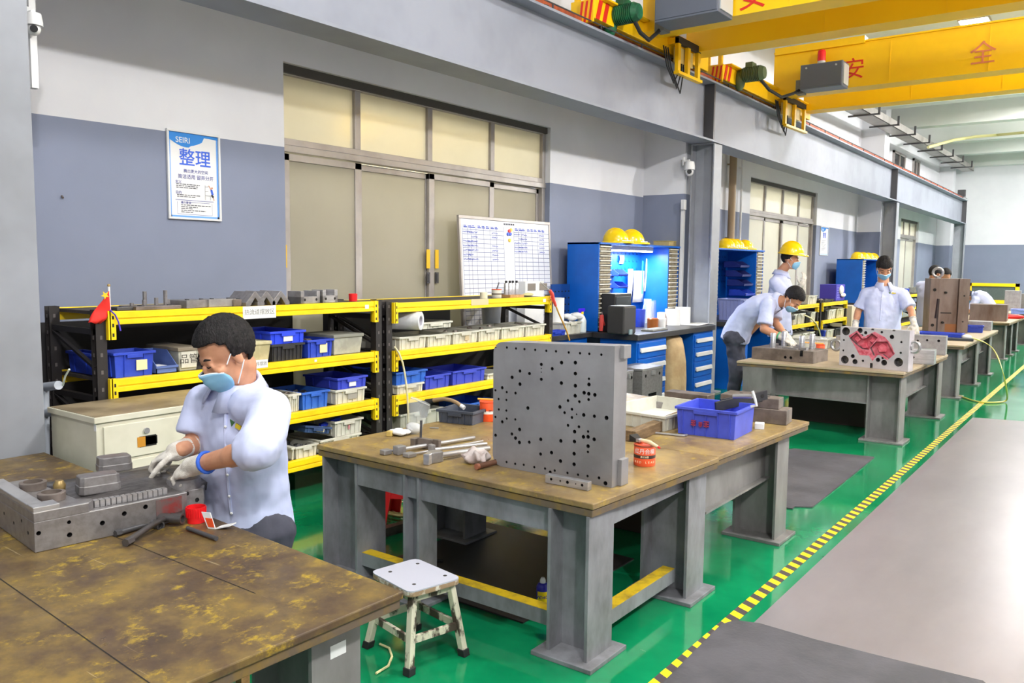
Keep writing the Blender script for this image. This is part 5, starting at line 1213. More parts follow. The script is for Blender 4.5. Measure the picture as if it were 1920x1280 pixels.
# white tray and timber behind the plate
c0 = atz(1165, 800, T); c1 = atz(1252, 770, T)
wt = crate('large white ribbed tray with rags behind the drilled plate', -1.99, 4.06, .60, TT+.0, .085, .42, white, group='crates on benches', rz=-.08, ribs=9, taper=.02)
b = MB()
b.hexa([(-.3, .1, .03), (-.12, .08, .03), (-.1, .3, .05), (-.28, .32, .04), (-.3, .1, .034), (-.12, .08, .036), (-.1, .3, .055), (-.28, .32, .044)]); b.build('paper_scrap', paper, wt)
a, c = atz(1172, 826, T), atz(1268, 788, T); dv = c-a
stack('timber', 'rough brown timber beam lying behind the drilled plate', 1172, 826, (.06, dv.length, .055), math.atan2(dv.y, dv.x)-PI/2, mat('timber_brown', (128, 104, 74), .75, col2=(96, 76, 52), scale=9, stretch=(6, 1, 6)), cat='timber', group=None)
a, c = atz(1202, 811, T), atz(1282, 819, T); b = MB(); b.tube([(0, 0, .006), (c.x-a.x-.008, c.y-a.y, .006), (c.x-a.x, c.y-a.y+.004, .007), (c.x-a.x+.004, c.y-a.y+.03, .007)], .0055, 8)
tag(b.build('hex_key', steelb, loc=(a.x, a.y, TT), smooth=True), 'polished hex key lying in front of the violet-blue crate', 'hex key')
# slate tray and its tools
c0, c1 = atz(822, 791, T), atz(886, 798, T); a_ = math.atan2(c1.y-c0.y, c1.x-c0.x)
crate('slate grey ribbed tray on the bench corner by the zip bag', c0.x, c0.y, (c1-c0).length, TT, .075, .22, slate, group='crates on benches', rz=a_-PI/2, ribs=6, taper=.03)
t = thing('brush', 'worn brush with a pale handle leaning over the slate tray', 'brush', (c0.x-.10, c0.y+.07, TT))
b = MB(); b.tube([(-.0, 0, .105), (.07, .01, .12), (.13, .01, .118), (.17, .01, .108), (.2, .01, .094)], [.014, .012, .011, .012, .011], 10); b.build('handle', mat('brush_tan', (150, 124, 92), .6), t, smooth=True)
b = MB(); b.tube([(.2, .01, .095), (.225, .012, .084)], .013, 10); b.build('collar', plastw, t, smooth=True)
b = MB(); b.tube([(0, 0, .105), (-.04, -.01, .09), (-.06, -.02, .05), (-.062, -.02, .001)], [.014, .024, .03, .02], 8); b.build('bristles', black, t, smooth=True)
# zip bag
p = atz(772, 812, T); t = thing('zip_bag', 'clear plastic zip bag standing open on the bench corner', 'bag', (p.x, p.y, TT))
b = MB(); n = 10; vs = []
for s_ in (0, 1):
    for i in range(n+1):
        U = i/n
        for j in range(n+1):
            V = j/n; bulge = .035*math.sin(PI*U)*(1-V)**.7+.002
            vs.append((-.055+.13*U+.055*V, (bulge if s_ else -bulge)+.01*math.sin(V*6+U*3), .0+.20*V-.03*V*U))
fs = []
for s_ in (0, 1):
    o_ = s_*(n+1)**2; fs += [(o_+i*(n+1)+j, o_+(i+1)*(n+1)+j, o_+(i+1)*(n+1)+j+1, o_+i*(n+1)+j+1) for i in range(n) for j in range(n)]
b.add(vs, fs); b.build('film', clearp, t, smooth=2)
b = MB(); b.tube([(-.003, -.004, .192), (.13, -.004, .165)], .0018, 6); b.build('zip_strip', plastw, t)
b = MB(); b.ell((.015, 0, .03), (.055, .03, .03), 10, 6); b.build('packed_parts', plastw, t, smooth=2)
p = atz(745, 814, T); b = MB()
for i in range(7): b.ell((random.uniform(-.05, .05), random.uniform(-.03, .03), .014+random.uniform(0, .01)), (.035, .03, .014), 9, 5)
tag(b.build('tissue', paper, loc=(p.x, p.y, TT), smooth=2), 'crumpled white tissue beside the plastic zip bag', 'tissue')
stack('wood_block', 'small pale wooden block by the crumpled tissue', 724, 818, (.03, .03, .028), .4, mat('wood_pale', (196, 170, 96), .6), cat='block', group=None)
b = MB(); b.tube([(0, 0, .004), (.05, .01, .004)], .0038, 7); q = atz(806, 803, T); tag(b.build('screw_pin', steelb, loc=(q.x, q.y, TT), rz=.2), 'tiny bright screw lying loose near the slate tray', 'screw')
# block with a standing pin
p = atz(772, 838, T); t = thing('vee_block', 'brown steel block with an upright dark pin', 'block', (p.x, p.y, TT), .1)
b = MB(); b.box(0, -.012, 0, .028, .04, .045); b.box(.034, 0, 0, .125, .028, .05); b.box(.125, .004, 0, .16, .026, .052); b.build('body', ruststeel, t, bev=.002)
b = MB(); b.cyl((.045, .014, .05), (.048, .014, .135), .006, n=10); b.build('pin', darksteel, t)
# long rods with square heads
def rod(label, pxa, pxb, r, hd, n=14, flat=False, z=0.):
    a, c = atz(*pxa, T), atz(*pxb, T); t = thing('ejector_rod', label, 'rod', (a.x, a.y, TT+z), math.atan2(c.y-a.y, c.x-a.x), 'steel rods with square heads')
    l = (c-a).length; b = MB(); b.cyl((hd[0]*.9, 0, hd[2]/2), (l, 0, max(r, hd[2]/2*.6)), r, n=n); b.build('shank', steelb, t, smooth=True)
    b = MB(); b.cb((hd[0]/2, 0, hd[2]/2), hd); b.build('head', steel, t, bev=.004); return t
rod('steel rod with a thin flat head, first of the rods', (716, 853), (845, 830), .006, (.045, .04, .024))
rod('steel rod with a stubby round-edged head behind the flat one', (741, 853), (889, 825), .010, (.05, .042, .042))
rod('steel rod with a low flat head in the middle of the rods', (760, 858), (905, 829), .006, (.05, .045, .02))
rod('steel rod with an upright square head', (806, 855), (912, 838), .009, (.022, .034, .055))
rod('thick steel rod with the widest block head beside the rag', (805, 868), (916, 846), .014, (.062, .05, .05))
b = MB(); b.box(0, 0, 0, .03, .05, .05); q = atz(799, 870, T); tag(b.build('head_block', steelb, loc=(q.x, q.y-.02, TT), rz=.3, bev=.003), 'loose bright steel block against the widest rod head', 'block')
# rag and copper drift
def crumple(name, label, cat, p, rx_, ry_, h, m, seed, z=TT):
    random.seed(seed); b = MB(); b.ell((0, 0, h*.5), (rx_, ry_, h*.55), 40, 24); o = b.build(name, m, loc=(p.x, p.y, z), smooth=2)
    for v in o.data.vertices:
        c = v.co; a = math.atan2(c.y, c.x)
        f = 1+.22*math.sin(a*5+c.z*60+seed)+.14*math.sin(a*11-c.z*90)+.08*math.sin(c.x*160+c.y*110)
        v.co.x *= f; v.co.y *= f; v.co.z = max(0.0005, c.z*(1+.25*math.sin(c.x*70+seed)*math.cos(c.y*80)))
    return tag(o, label, cat)
q = atz(893, 868, T); crumple('rag', 'crumpled grey-pink cotton rag on the bench beside rods', 'rag', q, .062, .05, .06, mat('rag_cotton', (206, 194, 190), .9, col2=(178, 160, 156), scale=24), 3)
a, c = atz(893, 881, T), atz(925, 873, T); t = thing('drift', 'copper-tipped round drift half under the rag', 'drift', (a.x, a.y, TT), math.atan2(c.y-a.y, c.x-a.x))
b = MB(); b.cyl((.012, 0, .014), (.14, .0, .014), .0125, n=14); b.build('shaft', mat('drift_brown', (120, 84, 66), .5, .4), t, smooth=True)
b = MB(); b.cyl((0, 0, .014), (.014, 0, .014), .0135, n=14); b.build('tip', mat('copper', (196, 130, 104), .4, .6), t, smooth=True)

# ================================================================ UNDER AND BESIDE THE MIDDLE BENCH
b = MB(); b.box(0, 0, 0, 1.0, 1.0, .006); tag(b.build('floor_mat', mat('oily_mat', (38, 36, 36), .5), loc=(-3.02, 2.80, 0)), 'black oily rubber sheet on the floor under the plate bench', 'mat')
b = MB(); b.box(0, 0, 0, .8, .4, .34); tag(b.build('oily_box', mat('box_oiled', (58, 48, 40), .8), loc=(-2.85, 4.2, 0), bev=.006), 'dark oily box stored under the bench of the blue crate', 'box')
# white metal stool
sc = Vector((-2.20, 2.36, 0)); sz = .33
f1, f2, f3, f4 = atz(775, 1250, 0), atz(862, 1212, 0), atz(712, 1165, 0), Vector((-2.42, 2.62, 0))
t = thing('stool', 'low white square stool with chipped paint and dark feet', 'stool', (0, 0, 0))
corners = [atz(725, 1065, .315), atz(763, 1108, .315), atz(864, 1083, .315), atz(800, 1045, .315)]
cen = sum(corners, Vector())/4; t.location = (cen.x, cen.y, 0)
def rnd(poly, r, n=4):
    out = []
    for i, p in enumerate(poly):
        a, c = poly[i-1], poly[(i+1) % len(poly)]; da, dc = (a-p).normalized()*r, (c-p).normalized()*r
        for k in range(n+1):
            s = k/n; out.append(p+da*(1-s)**2+dc*s**2)
    return out
poly = [Vector((p.x-cen.x, p.y-cen.y)) for p in (atz(694, 1072, .315), atz(768, 1112, .315), atz(866, 1084, .315), atz(780, 1047, .315))]
ar = sum(poly[i].x*poly[(i+1) % 4].y-poly[(i+1) % 4].x*poly[i].y for i in range(4))
if ar < 0: poly = poly[::-1]
rp_ = rnd(poly, .035)
b = MB(); b.prism([(p.x, p.y) for p in rp_], .313, .318); b.build('seat_laminate', mat('laminate_white', (186, 186, 198), .35), t)
b = MB(); b.prism([(p.x, p.y) for p in rp_], .292, .313); b.build('seat', mat('stool_wood', (150, 124, 96), .7, col2=(206, 198, 186), scale=26, lo=.5, hi=.6), t, bev=.004)
b = MB()
for p in poly: b.lathe([(.008, .318), (.008, .3186)], 10, c=(p.x*.6, p.y*.6, 0))
b.build('seat_bolts', mat('bolt_dark', (60, 56, 54), .6), t)
legm = mat('stool_legs', (206, 200, 178), .6, col2=(70, 58, 48), scale=15, lo=.50, hi=.56, stretch=(1, 1, .45), detail=6)
feet = []
for p in poly:
    tp = Vector((p.x*.72, p.y*.72, .292)); ft = Vector((p.x*1.06, p.y*1.06, .0)); feet.append((tp, ft))
    b = MB(); n = (ft-tp).normalized(); b.M = Matrix()
    b.loft([[tp+Vector(q) for q in ((-.014, -.014, 0), (.014, -.014, 0), (.014, .014, 0), (-.014, .014, 0))], [ft+Vector((0, 0, .0))+Vector(q) for q in ((-.014, -.014, 0), (.014, -.014, 0), (.014, .014, 0), (-.014, .014, 0))]]); o = b.build('leg', legm, t, bev=.003)
    b = MB(); q0 = ft+(tp-ft)*.10; b.loft([[q0+Vector(q) for q in ((-.018, -.018, 0), (.018, -.018, 0), (.018, .018, 0), (-.018, .018, 0))], [ft+Vector(q) for q in ((-.018, -.018, 0), (.018, -.018, 0), (.018, .018, 0), (-.018, .018, 0))]]); b.build('rubber_foot', rubber, o, bev=.003)
for i in range(4):
    a = feet[i]; c = feet[(i+1) % 4]; p, q = a[0].lerp(a[1], .58), c[0].lerp(c[1], .58)
    b = MB(); d = (q-p).normalized(); s = d.cross(Vector((0, 0, 1)))*.007; z_ = Vector((0, 0, .014))
    b.loft([[p+s-z_, p-s-z_, p-s+z_, p+s+z_], [q+s-z_, q-s-z_, q-s+z_, q+s+z_]]); b.build('stretcher', legm, t)
    p, q = a[0].lerp(a[1], .06), c[0].lerp(c[1], .06); b = MB(); b.loft([[p+s-z_, p-s-z_, p-s+z_, p+s+z_], [q+s-z_, q-s-z_, q-s+z_, q+s+z_]]); b.build('seat_rail', legm, t)
# red plastic stool under the bench
p = atz(730, 984, 0); t = thing('plastic_stool', 'red plastic stool with slotted legs behind the bench', 'stool', (p.x+.02, p.y+.14, 0), .5)
def sq(h, z, r=.03): return [(x*h, y*h, z) for x, y in ((-1, -.75), (-.75, -1), (.75, -1), (1, -.75), (1, .75), (.75, 1), (-.75, 1), (-1, .75))]
b = MB(); b.loft([sq(.135, .27), sq(.14, .29), sq(.125, .298)]); b.build('seat', redp, t, bev=.003)
for sx in (-1, 1):
    for sy in (-1, 1):
        b = MB(); q = lambda h, z, w: [(sx*(h-w), sy*h, z), (sx*h, sy*h, z), (sx*h, sy*(h-w), z), (sx*(h-.018), sy*(h-w), z), (sx*(h-.018), sy*(h-.018), z), (sx*(h-w), sy*(h-.018), z)]
        b.loft([q(.165, 0, .07), q(.135, .27, .08)]); b.build('leg', redp, t)
for k in range(4):
    b = MB(); b.M = Matrix.Rotation(k*PI/2, 4, 'Z'); b.hexa([(-.1, -.143, .17), (.1, -.143, .17), (.1, -.13, .17), (-.1, -.13, .17), (-.1, -.137, .205), (.1, -.137, .205), (.1, -.125, .205), (-.1, -.125, .205)]); b.build('apron', redp, t)
# spray can
p = atz(1019, 1166, 0); t = thing('spray_can', 'blue and yellow spray can on the floor behind the leg', 'can', (p.x-.02, p.y+.02, 0))
b = MB(); b.lathe([(.026, 0), (.028, .004), (.028, .15), (.02, .165), (.013, .168)], 22); b.build('tin', mat('spray_blue', (36, 36, 150), .35), t, smooth=True)
b = MB(); d = math.atan2(EYE.y-t.location.y, EYE.x-t.location.x); n = 8
vs = [(.0285*math.cos(d+a), .0285*math.sin(d+a), z) for z in (.085, .135) for a in [(-.9+1.8*i/n) for i in range(n+1)]]
b.add(vs, [(i, i+1, n+2+i, n+1+i) for i in range(n)]); b.build('yellow_shield', mat('spray_yellow', (250, 214, 20), .4), t, smooth=2)
for i, ch in enumerate('WD40'):
    a = d+(i-1.5)*.42; text(ch, .02, frame(Vector((math.cos(a)*.0288, math.sin(a)*.0288, .11)), (-math.sin(a), math.cos(a), 0), (0, 0, 1)), mat('spray_blue', (36, 36, 150), .35), t, 'lettering', .0002)
b = MB(); b.lathe([(.013, .168), (.013, .178), (.008, .19)], 14); b.build('nozzle', plastw, t, smooth=True)
# cables and floor channel under the bench
b = MB(); p = atz(690, 1016, 0); q = atz(800, 985, 0); d = q-p; 
b.box(0, 0, 0, d.length+.3, .05, .05); tag(b.build('floor_channel', ruststeel, loc=(p.x, p.y, 0), rz=math.atan2(d.y, d.x)), 'rusty steel bar lying on the floor under the bench', 'bar')
pts = [atz(795, 945, .12), atz(790, 962, .05), atz(775, 985, .02), atz(768, 1010, .012), atz(775, 1040, .012), atz(795, 1052, .012), atz(830, 1050, .012)]
b = MB(); b.tube([atz(792, 915, .3)]+pts, .008, 8); tag(b.build('power_cable', rubber, smooth=True), 'black cable drooping to the floor under the bench', 'cable')
b = MB(); c = atz(775, 952, .01)
for k in range(4):
    r = .14+.03*k; b.tube([(c.x+r*math.cos(a)*1.2, c.y+r*math.sin(a), .01+.006*k) for a in [i*2*PI/24+k for i in range(25)]], .0045, 6)
tag(b.build('hose_coil', mat('hose_cream', (222, 214, 160), .5), smooth=True), 'coil of cream hose on the green floor beyond red stool', 'hose')
pts = [atz(px, py, .006) for px, py in ((705, 1262), (728, 1248), (735, 1230), (730, 1215), (712, 1207))]
b = MB(); b.tube(pts, .005, 6); tag(b.build('floor_hose', mat('hose_cream', (222, 214, 160), .5), smooth=True), 'loose cream hose curling from under the closest bench', 'hose')
# ================================================================ BLUE WORKSTATIONS
DZ = .862
desktop = mat('desk_dark', (62, 60, 58), .35, col2=(48, 46, 46), scale=5)
def tool_cabinet(label, xf, xb, y0, y1, z0, z1, lamp=0., side_px=.0):
    """Blue cupboard with drawer columns on either side and an open, lit middle with a slotted back."""
    t = thing('tool_cabinet', label, 'cabinet', (xf, y0, z0), 0, 'blue tool cabinets')
    D, w, h = xf-xb, y1-y0, z1-z0; th = .02; cw = min(.26, w*.15)
    for n, q in (('side_panel', (-D, 0, 0, 0, th, h)), ('side_panel', (-D, w-th, 0, 0, w, h)), ('top_panel', (-D, 0, h-th, .02, w, h)), ('back_panel', (-D, th, 0, -D+.012, w-th, h-th)), ('partition', (-D+.01, cw, 0, -.005, cw+.015, h-th)), ('partition', (-D+.01, w-cw-.015, 0, -.005, w-cw, h-th))):
        b = MB(); b.box(*q); b.build(n, cabblue, t, bev=.002)
    # slots pressed in the back
    b = MB(); s = mat('slot_blue', (0, 60, 130), .5)
    for i in range(14):
        for j in range(5):
            y = cw+.06+i*(w-2*cw-.1)/14; z = h*.5+j*.09; b.box(-D+.012, y, z, -D+.0128, y+.035, z+.012); b.box(-D+.012, y, z, -D+.0128, y+.008, z+.03)
    o = b.build('back_slots', s, t); o['kind'] = 'stuff'
    n = 18; dm = mat('drawer_front_khaki', (152, 142, 116), .5, col2=(116, 104, 84), scale=12); hm = mat('drawer_lip', (206, 202, 188), .4)
    for c in (0, 1):
        ya = th+.004 if c == 0 else w-cw+.004; yb = cw-.004 if c == 0 else w-th-.004
        b = MB(); b.box(-.1, ya, 0, -.03, yb, h-th); b.build('drawer_bay', black, t)
        for k in range(n):
            za = .012+k*(h-th-.02)/n; zb = za+(h-th-.02)/n-.006
            b = MB(); b.box(-.06, ya, za, -.004, yb, zb); o = b.build('small_drawer', dm, t)
            b = MB(); b.box(-.004, ya, zb-.014, .012, yb, zb); b.build('drawer_lip', hm, o)
    if lamp:
        b = MB(); b.box(-D*.55, cw+.06, h-th-.045, -D*.35, w-cw-.15, h-th); lo_ = b.build('tube_housing', plastw, t, bev=.003)
        b = MB(); b.box(-D*.54, cw+.07, h-th-.06, -D*.36, w-cw-.16, h-th-.046); b.build('lamp_tube', mat('tube_glow', (250, 255, 250), .5, emit=7.), lo_, bev=.004)
        L = bpy.data.lights.new('tube_light', 'AREA'); L.shape = 'RECTANGLE'; L.size = .08; L.size_y = w-2*cw-.3; L.energy = lamp; L.color = (.96, 1, .98)
        q = bpy.data.objects.new('tube_light', L); COL.objects.link(q); q.parent = t; q.location = (-D*.42, w/2, h-th-.075)
    return t
def hat(label, p, rz, s=1., group='yellow hard hats'):
    t = thing('hard_hat', label, 'hard hat', p, rz, group)
    b = MB(); n, k = 28, 10; rings = []
    for j in range(k+1):
        a = PI/2*j/k; rr = math.cos(a)**.85; z = .135*math.sin(a)+.012
        rings.append([((.135 if math.cos(q) > 0 else .13)*rr*math.cos(q)*s, .108*rr*math.sin(q)*s, z*s) for q in [2*PI*i/n for i in range(n)]])
    rings[-1] = [(p_[0]*.0+.0, 0, .147*s) for p_ in rings[-1]]
    b.loft(rings, caps=False); b.build('shell', hatm, t, smooth=2)
    b = MB(); pts0 = []; pts1 = []
    for i in range(n):
        q = 2*PI*i/n; ex = .012+.045*max(0, math.cos(q))**2
        pts0.append(((.133+ex)*math.cos(q)*s, (.106+.012)*math.sin(q)*s))
    b.loft([[(x*.93, y*.9, .012*s) for x, y in pts0], [(x, y, .0) for x, y in pts0], [(x, y, .006*s) for x, y in pts0], [(x*.95, y*.93, .02*s) for x, y in pts0]], caps=False); b.build('brim', hatm, t, smooth=2)
    b = MB(); 
    for yy in (-.028, 0, .028): b.tube([(.12*s*math.cos(a), yy*s, (.137*math.sin(a)+.012)*s) for a in [PI*.12+PI*.76*i/12 for i in range(13)]], .006*s, 6)
    b.build('crown_ridge', hatm, t, smooth=True)
    b = MB(); b.loft([[(x*.86, y*.86, .004) for x, y in pts0], [(x*.86, y*.86, .03*s) for x, y in pts0]], caps=False); b.build('headband', plastw, t)
    return t
# first workstation, by the second pillar
XF, XB, CY0, CY1, CZ1 = -4.47, -4.86, 7.47, 9.38, 1.80
tc1 = tool_cabinet('blue tool cabinet lit by a tube lamp, with small drawer columns', XF, XB, CY0, CY1, DZ+.001, CZ1, lamp=15.)
t = thing('work_desk', 'dark-topped blue work desk before the lit tool cabinet', 'desk', (-4.85, 5.9, 0))
b = MB(); b.box(0, .42, DZ-.05, .37, 3.45, DZ); b.box(.37, 1.50, DZ-.06, .90, 3.45, DZ); b.build('desktop', desktop, t, bev=.004)
b = MB(); b.box(.02, .50, DZ-.19, .33, 1.45, DZ-.05); b.build('front_panel', cabblue, t)
b = MB(); b.box(.02, .5, 0, .08, .56, DZ-.05); b.build('leg', cabblue, t)
def pedestal(label, x0, x1, y0, y1, z1, fronts, root=None):
    t = thing('drawer_pedestal', label, 'drawers', (x1, y0, 0), 0, 'blue drawer pedestals')
    b = MB(); b.box(x0-x1, 0, 0, 0, y1-y0, z1); b.build('body', cabblue, t, bev=.002)
    zz = z1-.03
    for h in fronts:
        b = MB(); b.box(0, .025, zz-h+.012, .014, y1-y0-.025, zz); o = b.build('drawer', cabblue, t, bev=.002)
        b = MB(); b.hexa([(.014, .05, zz-h*.5), (.035, .05, zz-h*.5-.012), (.035, y1-y0-.05, zz-h*.5-.012), (.014, y1-y0-.05, zz-h*.5), (.014, .05, zz-h*.5+.035), (.03, .05, zz-h*.5+.026), (.03, y1-y0-.05, zz-h*.5+.026), (.014, y1-y0-.05, zz-h*.5+.035)]); b.build('handle', plastw, o, bev=.002)
        zz -= h
    return t
pa, pb = atx(1300, 632, -3.99), atx(1338, 720, -3.99)
pedestal('blue four-drawer pedestal with white handles next to the paper sack', -4.42, -3.99, pa.y, pa.y+.55, DZ-.065, (.155, .165, .18, .19))
qa, qb = atx(1180, 650, -3.99), atx(1238, 650, -3.99)
pedestal('blue drawer pedestal partly hidden by the steel mould blocks', -4.42, -3.99, 7.45, 8.12, DZ-.065, (.17, .17, .17, .19))
# kraft sack
p = Vector((-4.06, 8.42, 0)); t = thing('paper_sack', 'tall creased kraft paper sack between the two blue pedestals', 'sack', p)
b = MB(); n = 20; rings = []
for k, (zz, rx_, ry_) in enumerate(((0, .13, .17), (.08, .15, .19), (.3, .14, .18), (.5, .135, .17), (.66, .11, .15), (.75, .06, .15), (.78, .03, .15))):
    rings.append([(rx_*math.copysign(abs(math.cos(a))**.7, math.cos(a))+.012*math.sin(a*5+k*2), ry_*math.copysign(abs(math.sin(a))**.7, math.sin(a))+.01*math.sin(a*4+k), zz) for a in [2*PI*i/n for i in range(n)]])
b.loft(rings); b.build('sack', kraft, t, smooth=2)
b = MB(); b.hexa([(.06, -.08, .60), (.085, -.08, .60), (.075, .08, .6), (.05, .08, .6), (.02, -.06, .73), (.04, -.06, .73), (.03, .1, .73), (.01, .1, .73)]); b.build('fold', mat('kraft_pale', (224, 206, 174), .8), t)
# steel mould blocks standing on the floor in front
def mould_block(label, px0, px1, x, y, w, d, h):
    t = thing('mould_block', label, 'block', (x, y, 0), 0, 'mould blocks on the floor')
    b = MB(); b.box(-d, 0, 0, 0, w, h); o = b.build('body', steeld, t, bev=.003)
    k = MB()
    for yy, zz, r in ((w*.16, h-.05, .016), (w*.84, h-.05, .016), (w*.16, h*.45, .011), (w*.84, h*.45, .011)): k.cyl((-.05, yy, zz), (.03, yy, zz), r, n=14)
    k.box(-.04, w*.3, h*.2, .02, w*.7, h*.62); cut(o, k)
    b = MB(); b.box(-d+.01, -.004, h, .004, w+.004, h+.02); b.build('top_plate', steelb, t, bev=.002)
    b = MB(); b.box(.0, w*.42, h-.05, .012, w*.58, h-.01); b.build('lifting_tab', steelb, t)
    return t
p0 = atx(1205, 692, -3.55); p1 = atx(1243, 688, -3.55)
mould_block('dark steel mould block with bright top, nearer the paper sack', 0, 0, -3.55, p0.y, p1.y-p0.y, .3, p0.z-.02)
p2 = atx(1172, 696, -3.6)
mould_block('dark steel mould block close behind the drilled plate', 0, 0, -3.6, p2.y, p0.y-p2.y-.09, .3, p2.z-.02)
# on the cabinet
for lab, px, py, rz in (('yellow hard hat on the lit cabinet, nearer the whiteboard', 1154, 453, .2), ('yellow hard hat tucked behind another on the lit cabinet', 1184, 455, .5)):
    p = atx(px, py, -4.6); hat(lab, (p.x, p.y, CZ1+.002), rz, 1.12)
t = thing('booklet_stack', 'worn yellowish booklet lying flat on the lit cabinet', 'booklet', (-4.62, atx(1249, 458, -4.62).y, CZ1+.002), .1)
b = MB(); b.cb((0, 0, .03), (.2, .34, .056)); b.build('pages', mat('pages_tan', (188, 170, 118), .8, col2=(160, 140, 90), scale=30, stretch=(1, 1, 20)), t, bev=.003)
b = MB(); b.cb((0, 0, .0605), (.21, .35, .004)); b.build('cover', mat('cover_yellow', (196, 176, 90), .7), t)
# inside the cabinet
bx0 = XB+.025
def hang(label, ya, yb, za, zb, m, x, clip=None, tilt=0.):
    t = thing('hanging_sheet', label, 'paper', (x, (ya+yb)/2, zb), 0, 'papers in the lit cabinet'); t.rotation_euler[0] = tilt
    b = MB(); n = 5; w, h = yb-ya, zb-za; vs = []
    for i in range(n+1):
        for j in range(n+1): vs.append((.012*math.sin(i*1.4+j*.8)*j/n, -w/2+w*i/n, -h*j/n))
    b.add(vs, [(i*(n+1)+j, (i+1)*(n+1)+j, (i+1)*(n+1)+j+1, i*(n+1)+j+1) for i in range(n) for j in range(n)]); o = b.build('sheet', m, t, smooth=2)
    o.modifiers.new('thick', 'SOLIDIFY').thickness = .004
    if clip: b = MB(); b.cb((.008, 0, .0), (.02, w*.35, .03)); b.build('clip', clip, t)
    return t
def cy(px, x=-4.8): return atx(px, 500, x).y
hang('white sheet hanging at the middle of the lit cabinet back', cy(1178), cy(1187), 1.15, 1.52, paper, -4.80)
hang('tall white sheet hanging inside the lit cabinet', cy(1186), cy(1206), 1.12, 1.5, paper, -4.78)
hang('clipboard sheet with a green edge hung inside the lit cabinet', cy(1206), cy(1226), 1.24, 1.64, paper, -4.76, steelb, tilt=-.06)
b = MB(); b.box(-.003, -.008, -.40, .003, .008, 0); tag(b.build('green_file_edge', mat('file_green', (40, 190, 110), .5), loc=(-4.755, cy(1205, -4.755), 1.62)), 'narrow green file spine beside the hanging clipboard', 'file')
hang('small white note pinned high on the slotted back', cy(1166), cy(1174), 1.58, 1.68, paper, -4.83)
for i, (pz, lab) in enumerate(((1.50, 'topmost of the three blue bins inside the lit cabinet'), (1.36, 'middle one of the three blue bins inside the lit cabinet'), (1.22, 'lowest of the three blue bins inside the lit cabinet'))):
    y = cy(1152, -4.72); scoop(lab, -4.66, y, .22, pz-.06, .075, .18, blue, 'blue bins in the lit cabinet')
# on the desk
def onx(px, py, z=DZ): return atz(px, py, z)
def dpt(px, x): return atx(px, 600, x).y
t = thing('computer_tower', 'black computer tower standing before the lit cabinet', 'computer', (-4.30, dpt(1152, -4.30), DZ+.001))
b = MB(); b.box(-.18, 0, 0, 0, .36, .40); b.build('case', black, t, bev=.006)
b = MB(); b.box(0, .02, .03, .006, .34, .37); b.build('front_panel', mat('tower_front', (46, 52, 54), .35), t, bev=.003)
t = thing('speaker_box', 'small black box with rounded top edges in front of computer', 'speaker', (-4.04, dpt(1170, -4.04), DZ+.001))
b = MB(); b.box(-.2, 0, 0, 0, .26, .29); b.build('cabinet', mat('speaker_black', (44, 42, 42), .6), t, bev=.02, seg=4)
b = MB(); b.box(0, .10, .0, .012, .16, .05); b.build('tag', mat('tag_grey', (120, 140, 146), .5), t)
for i, (px, lab) in enumerate(((1261, 'white tissue roll on the desk, nearer the computer'), (1280, 'white tissue roll on the desk beside the loose papers'))):
    b = MB(); b.pipe((0, 0, 0), (0, 0, .19+.012*i), .09, .065, 24); tag(b.build('tissue_roll', paper, loc=(-4.32, dpt(px, -4.32), DZ+.001), smooth=True), lab, 'tissue roll', 'tissue rolls on the desk')
b = MB(); b.lathe([(.062, 0), (.065, .1), (.055, .11)], 20); tag(b.build('jar', mat('jar_amber', (150, 84, 30), .3), loc=(-4.3, dpt(1224, -4.3), DZ+.001), smooth=True), 'small amber brown jar on the desk under lit cabinet', 'jar')
b = MB(); b.cb((0, 0, .075), (.09, .12, .15)); tag(b.build('carton', mat('carton_pink', (236, 214, 204), .7), loc=(-4.42, dpt(1241, -4.42), DZ+.001), rz=.2, bev=.004), 'pinkish paper carton between the amber jar and tissue rolls', 'carton')
b = MB(); b.lathe([(.05, 0), (.055, .1), (.05, .105)], 18); tag(b.build('white_cup', plastw, loc=(-4.25, dpt(1240, -4.25), DZ+.001), smooth=True), 'white plastic cup in front of the pinkish carton', 'cup')
t = thing('brochure_holder', 'clear acrylic holder with papers inside the lit cabinet', 'holder', (-4.62, dpt(1220, -4.62), DZ+.001))
b = MB(); b.box(-.1, 0, 0, 0, .008, .3); b.box(-.1, .3, 0, 0, .308, .3); b.box(-.1, 0, 0, 0, .308, .008); b.box(-.006, 0, 0, 0, .308, .28); b.build('shell', clearp, t)
b = MB(); b.box(-.07, .02, .01, -.03, .16, .26); b.build('papers', paper, t)
b = MB(); b.box(-.06, .19, .01, -.03, .28, .25); b.build('folder', mat('folder_tan', (190, 170, 140), .7), t)
t = thing('mesh_pen_cup', 'blue mesh basket behind the black box on the desk', 'basket', (-4.5, dpt(1197, -4.5), DZ+.001)); b = MB(); b.lathe([(.07, 0), (.08, .2), (.076, .2), (.066, .01)], 18); b.build('mesh', blue, t, smooth=True)
b = MB(); b.tube([(.02, .02, .1), (.05, .04, .26)], .006, 6); b.build('pen', plastw, t)
t = thing('keyboard', 'grey computer keyboard lying in front of the tissue rolls', 'keyboard', (-4.10, dpt(1228, -4.1), DZ+.001), .05)
b = MB(); b.box(-.07, -.2, 0, .07, .2, .015); b.build('base', mat('keyboard_grey', (110, 110, 106), .5), t, bev=.003)
b = MB()
for i in range(4):
    for j in range(12): b.box(-.062+i*.032, -.19+j*.032, .015, -.036+i*.032, -.164+j*.032, .021)
o = b.build('keys', mat('key_grey', (150, 150, 144), .5), t); o['kind'] = 'stuff'
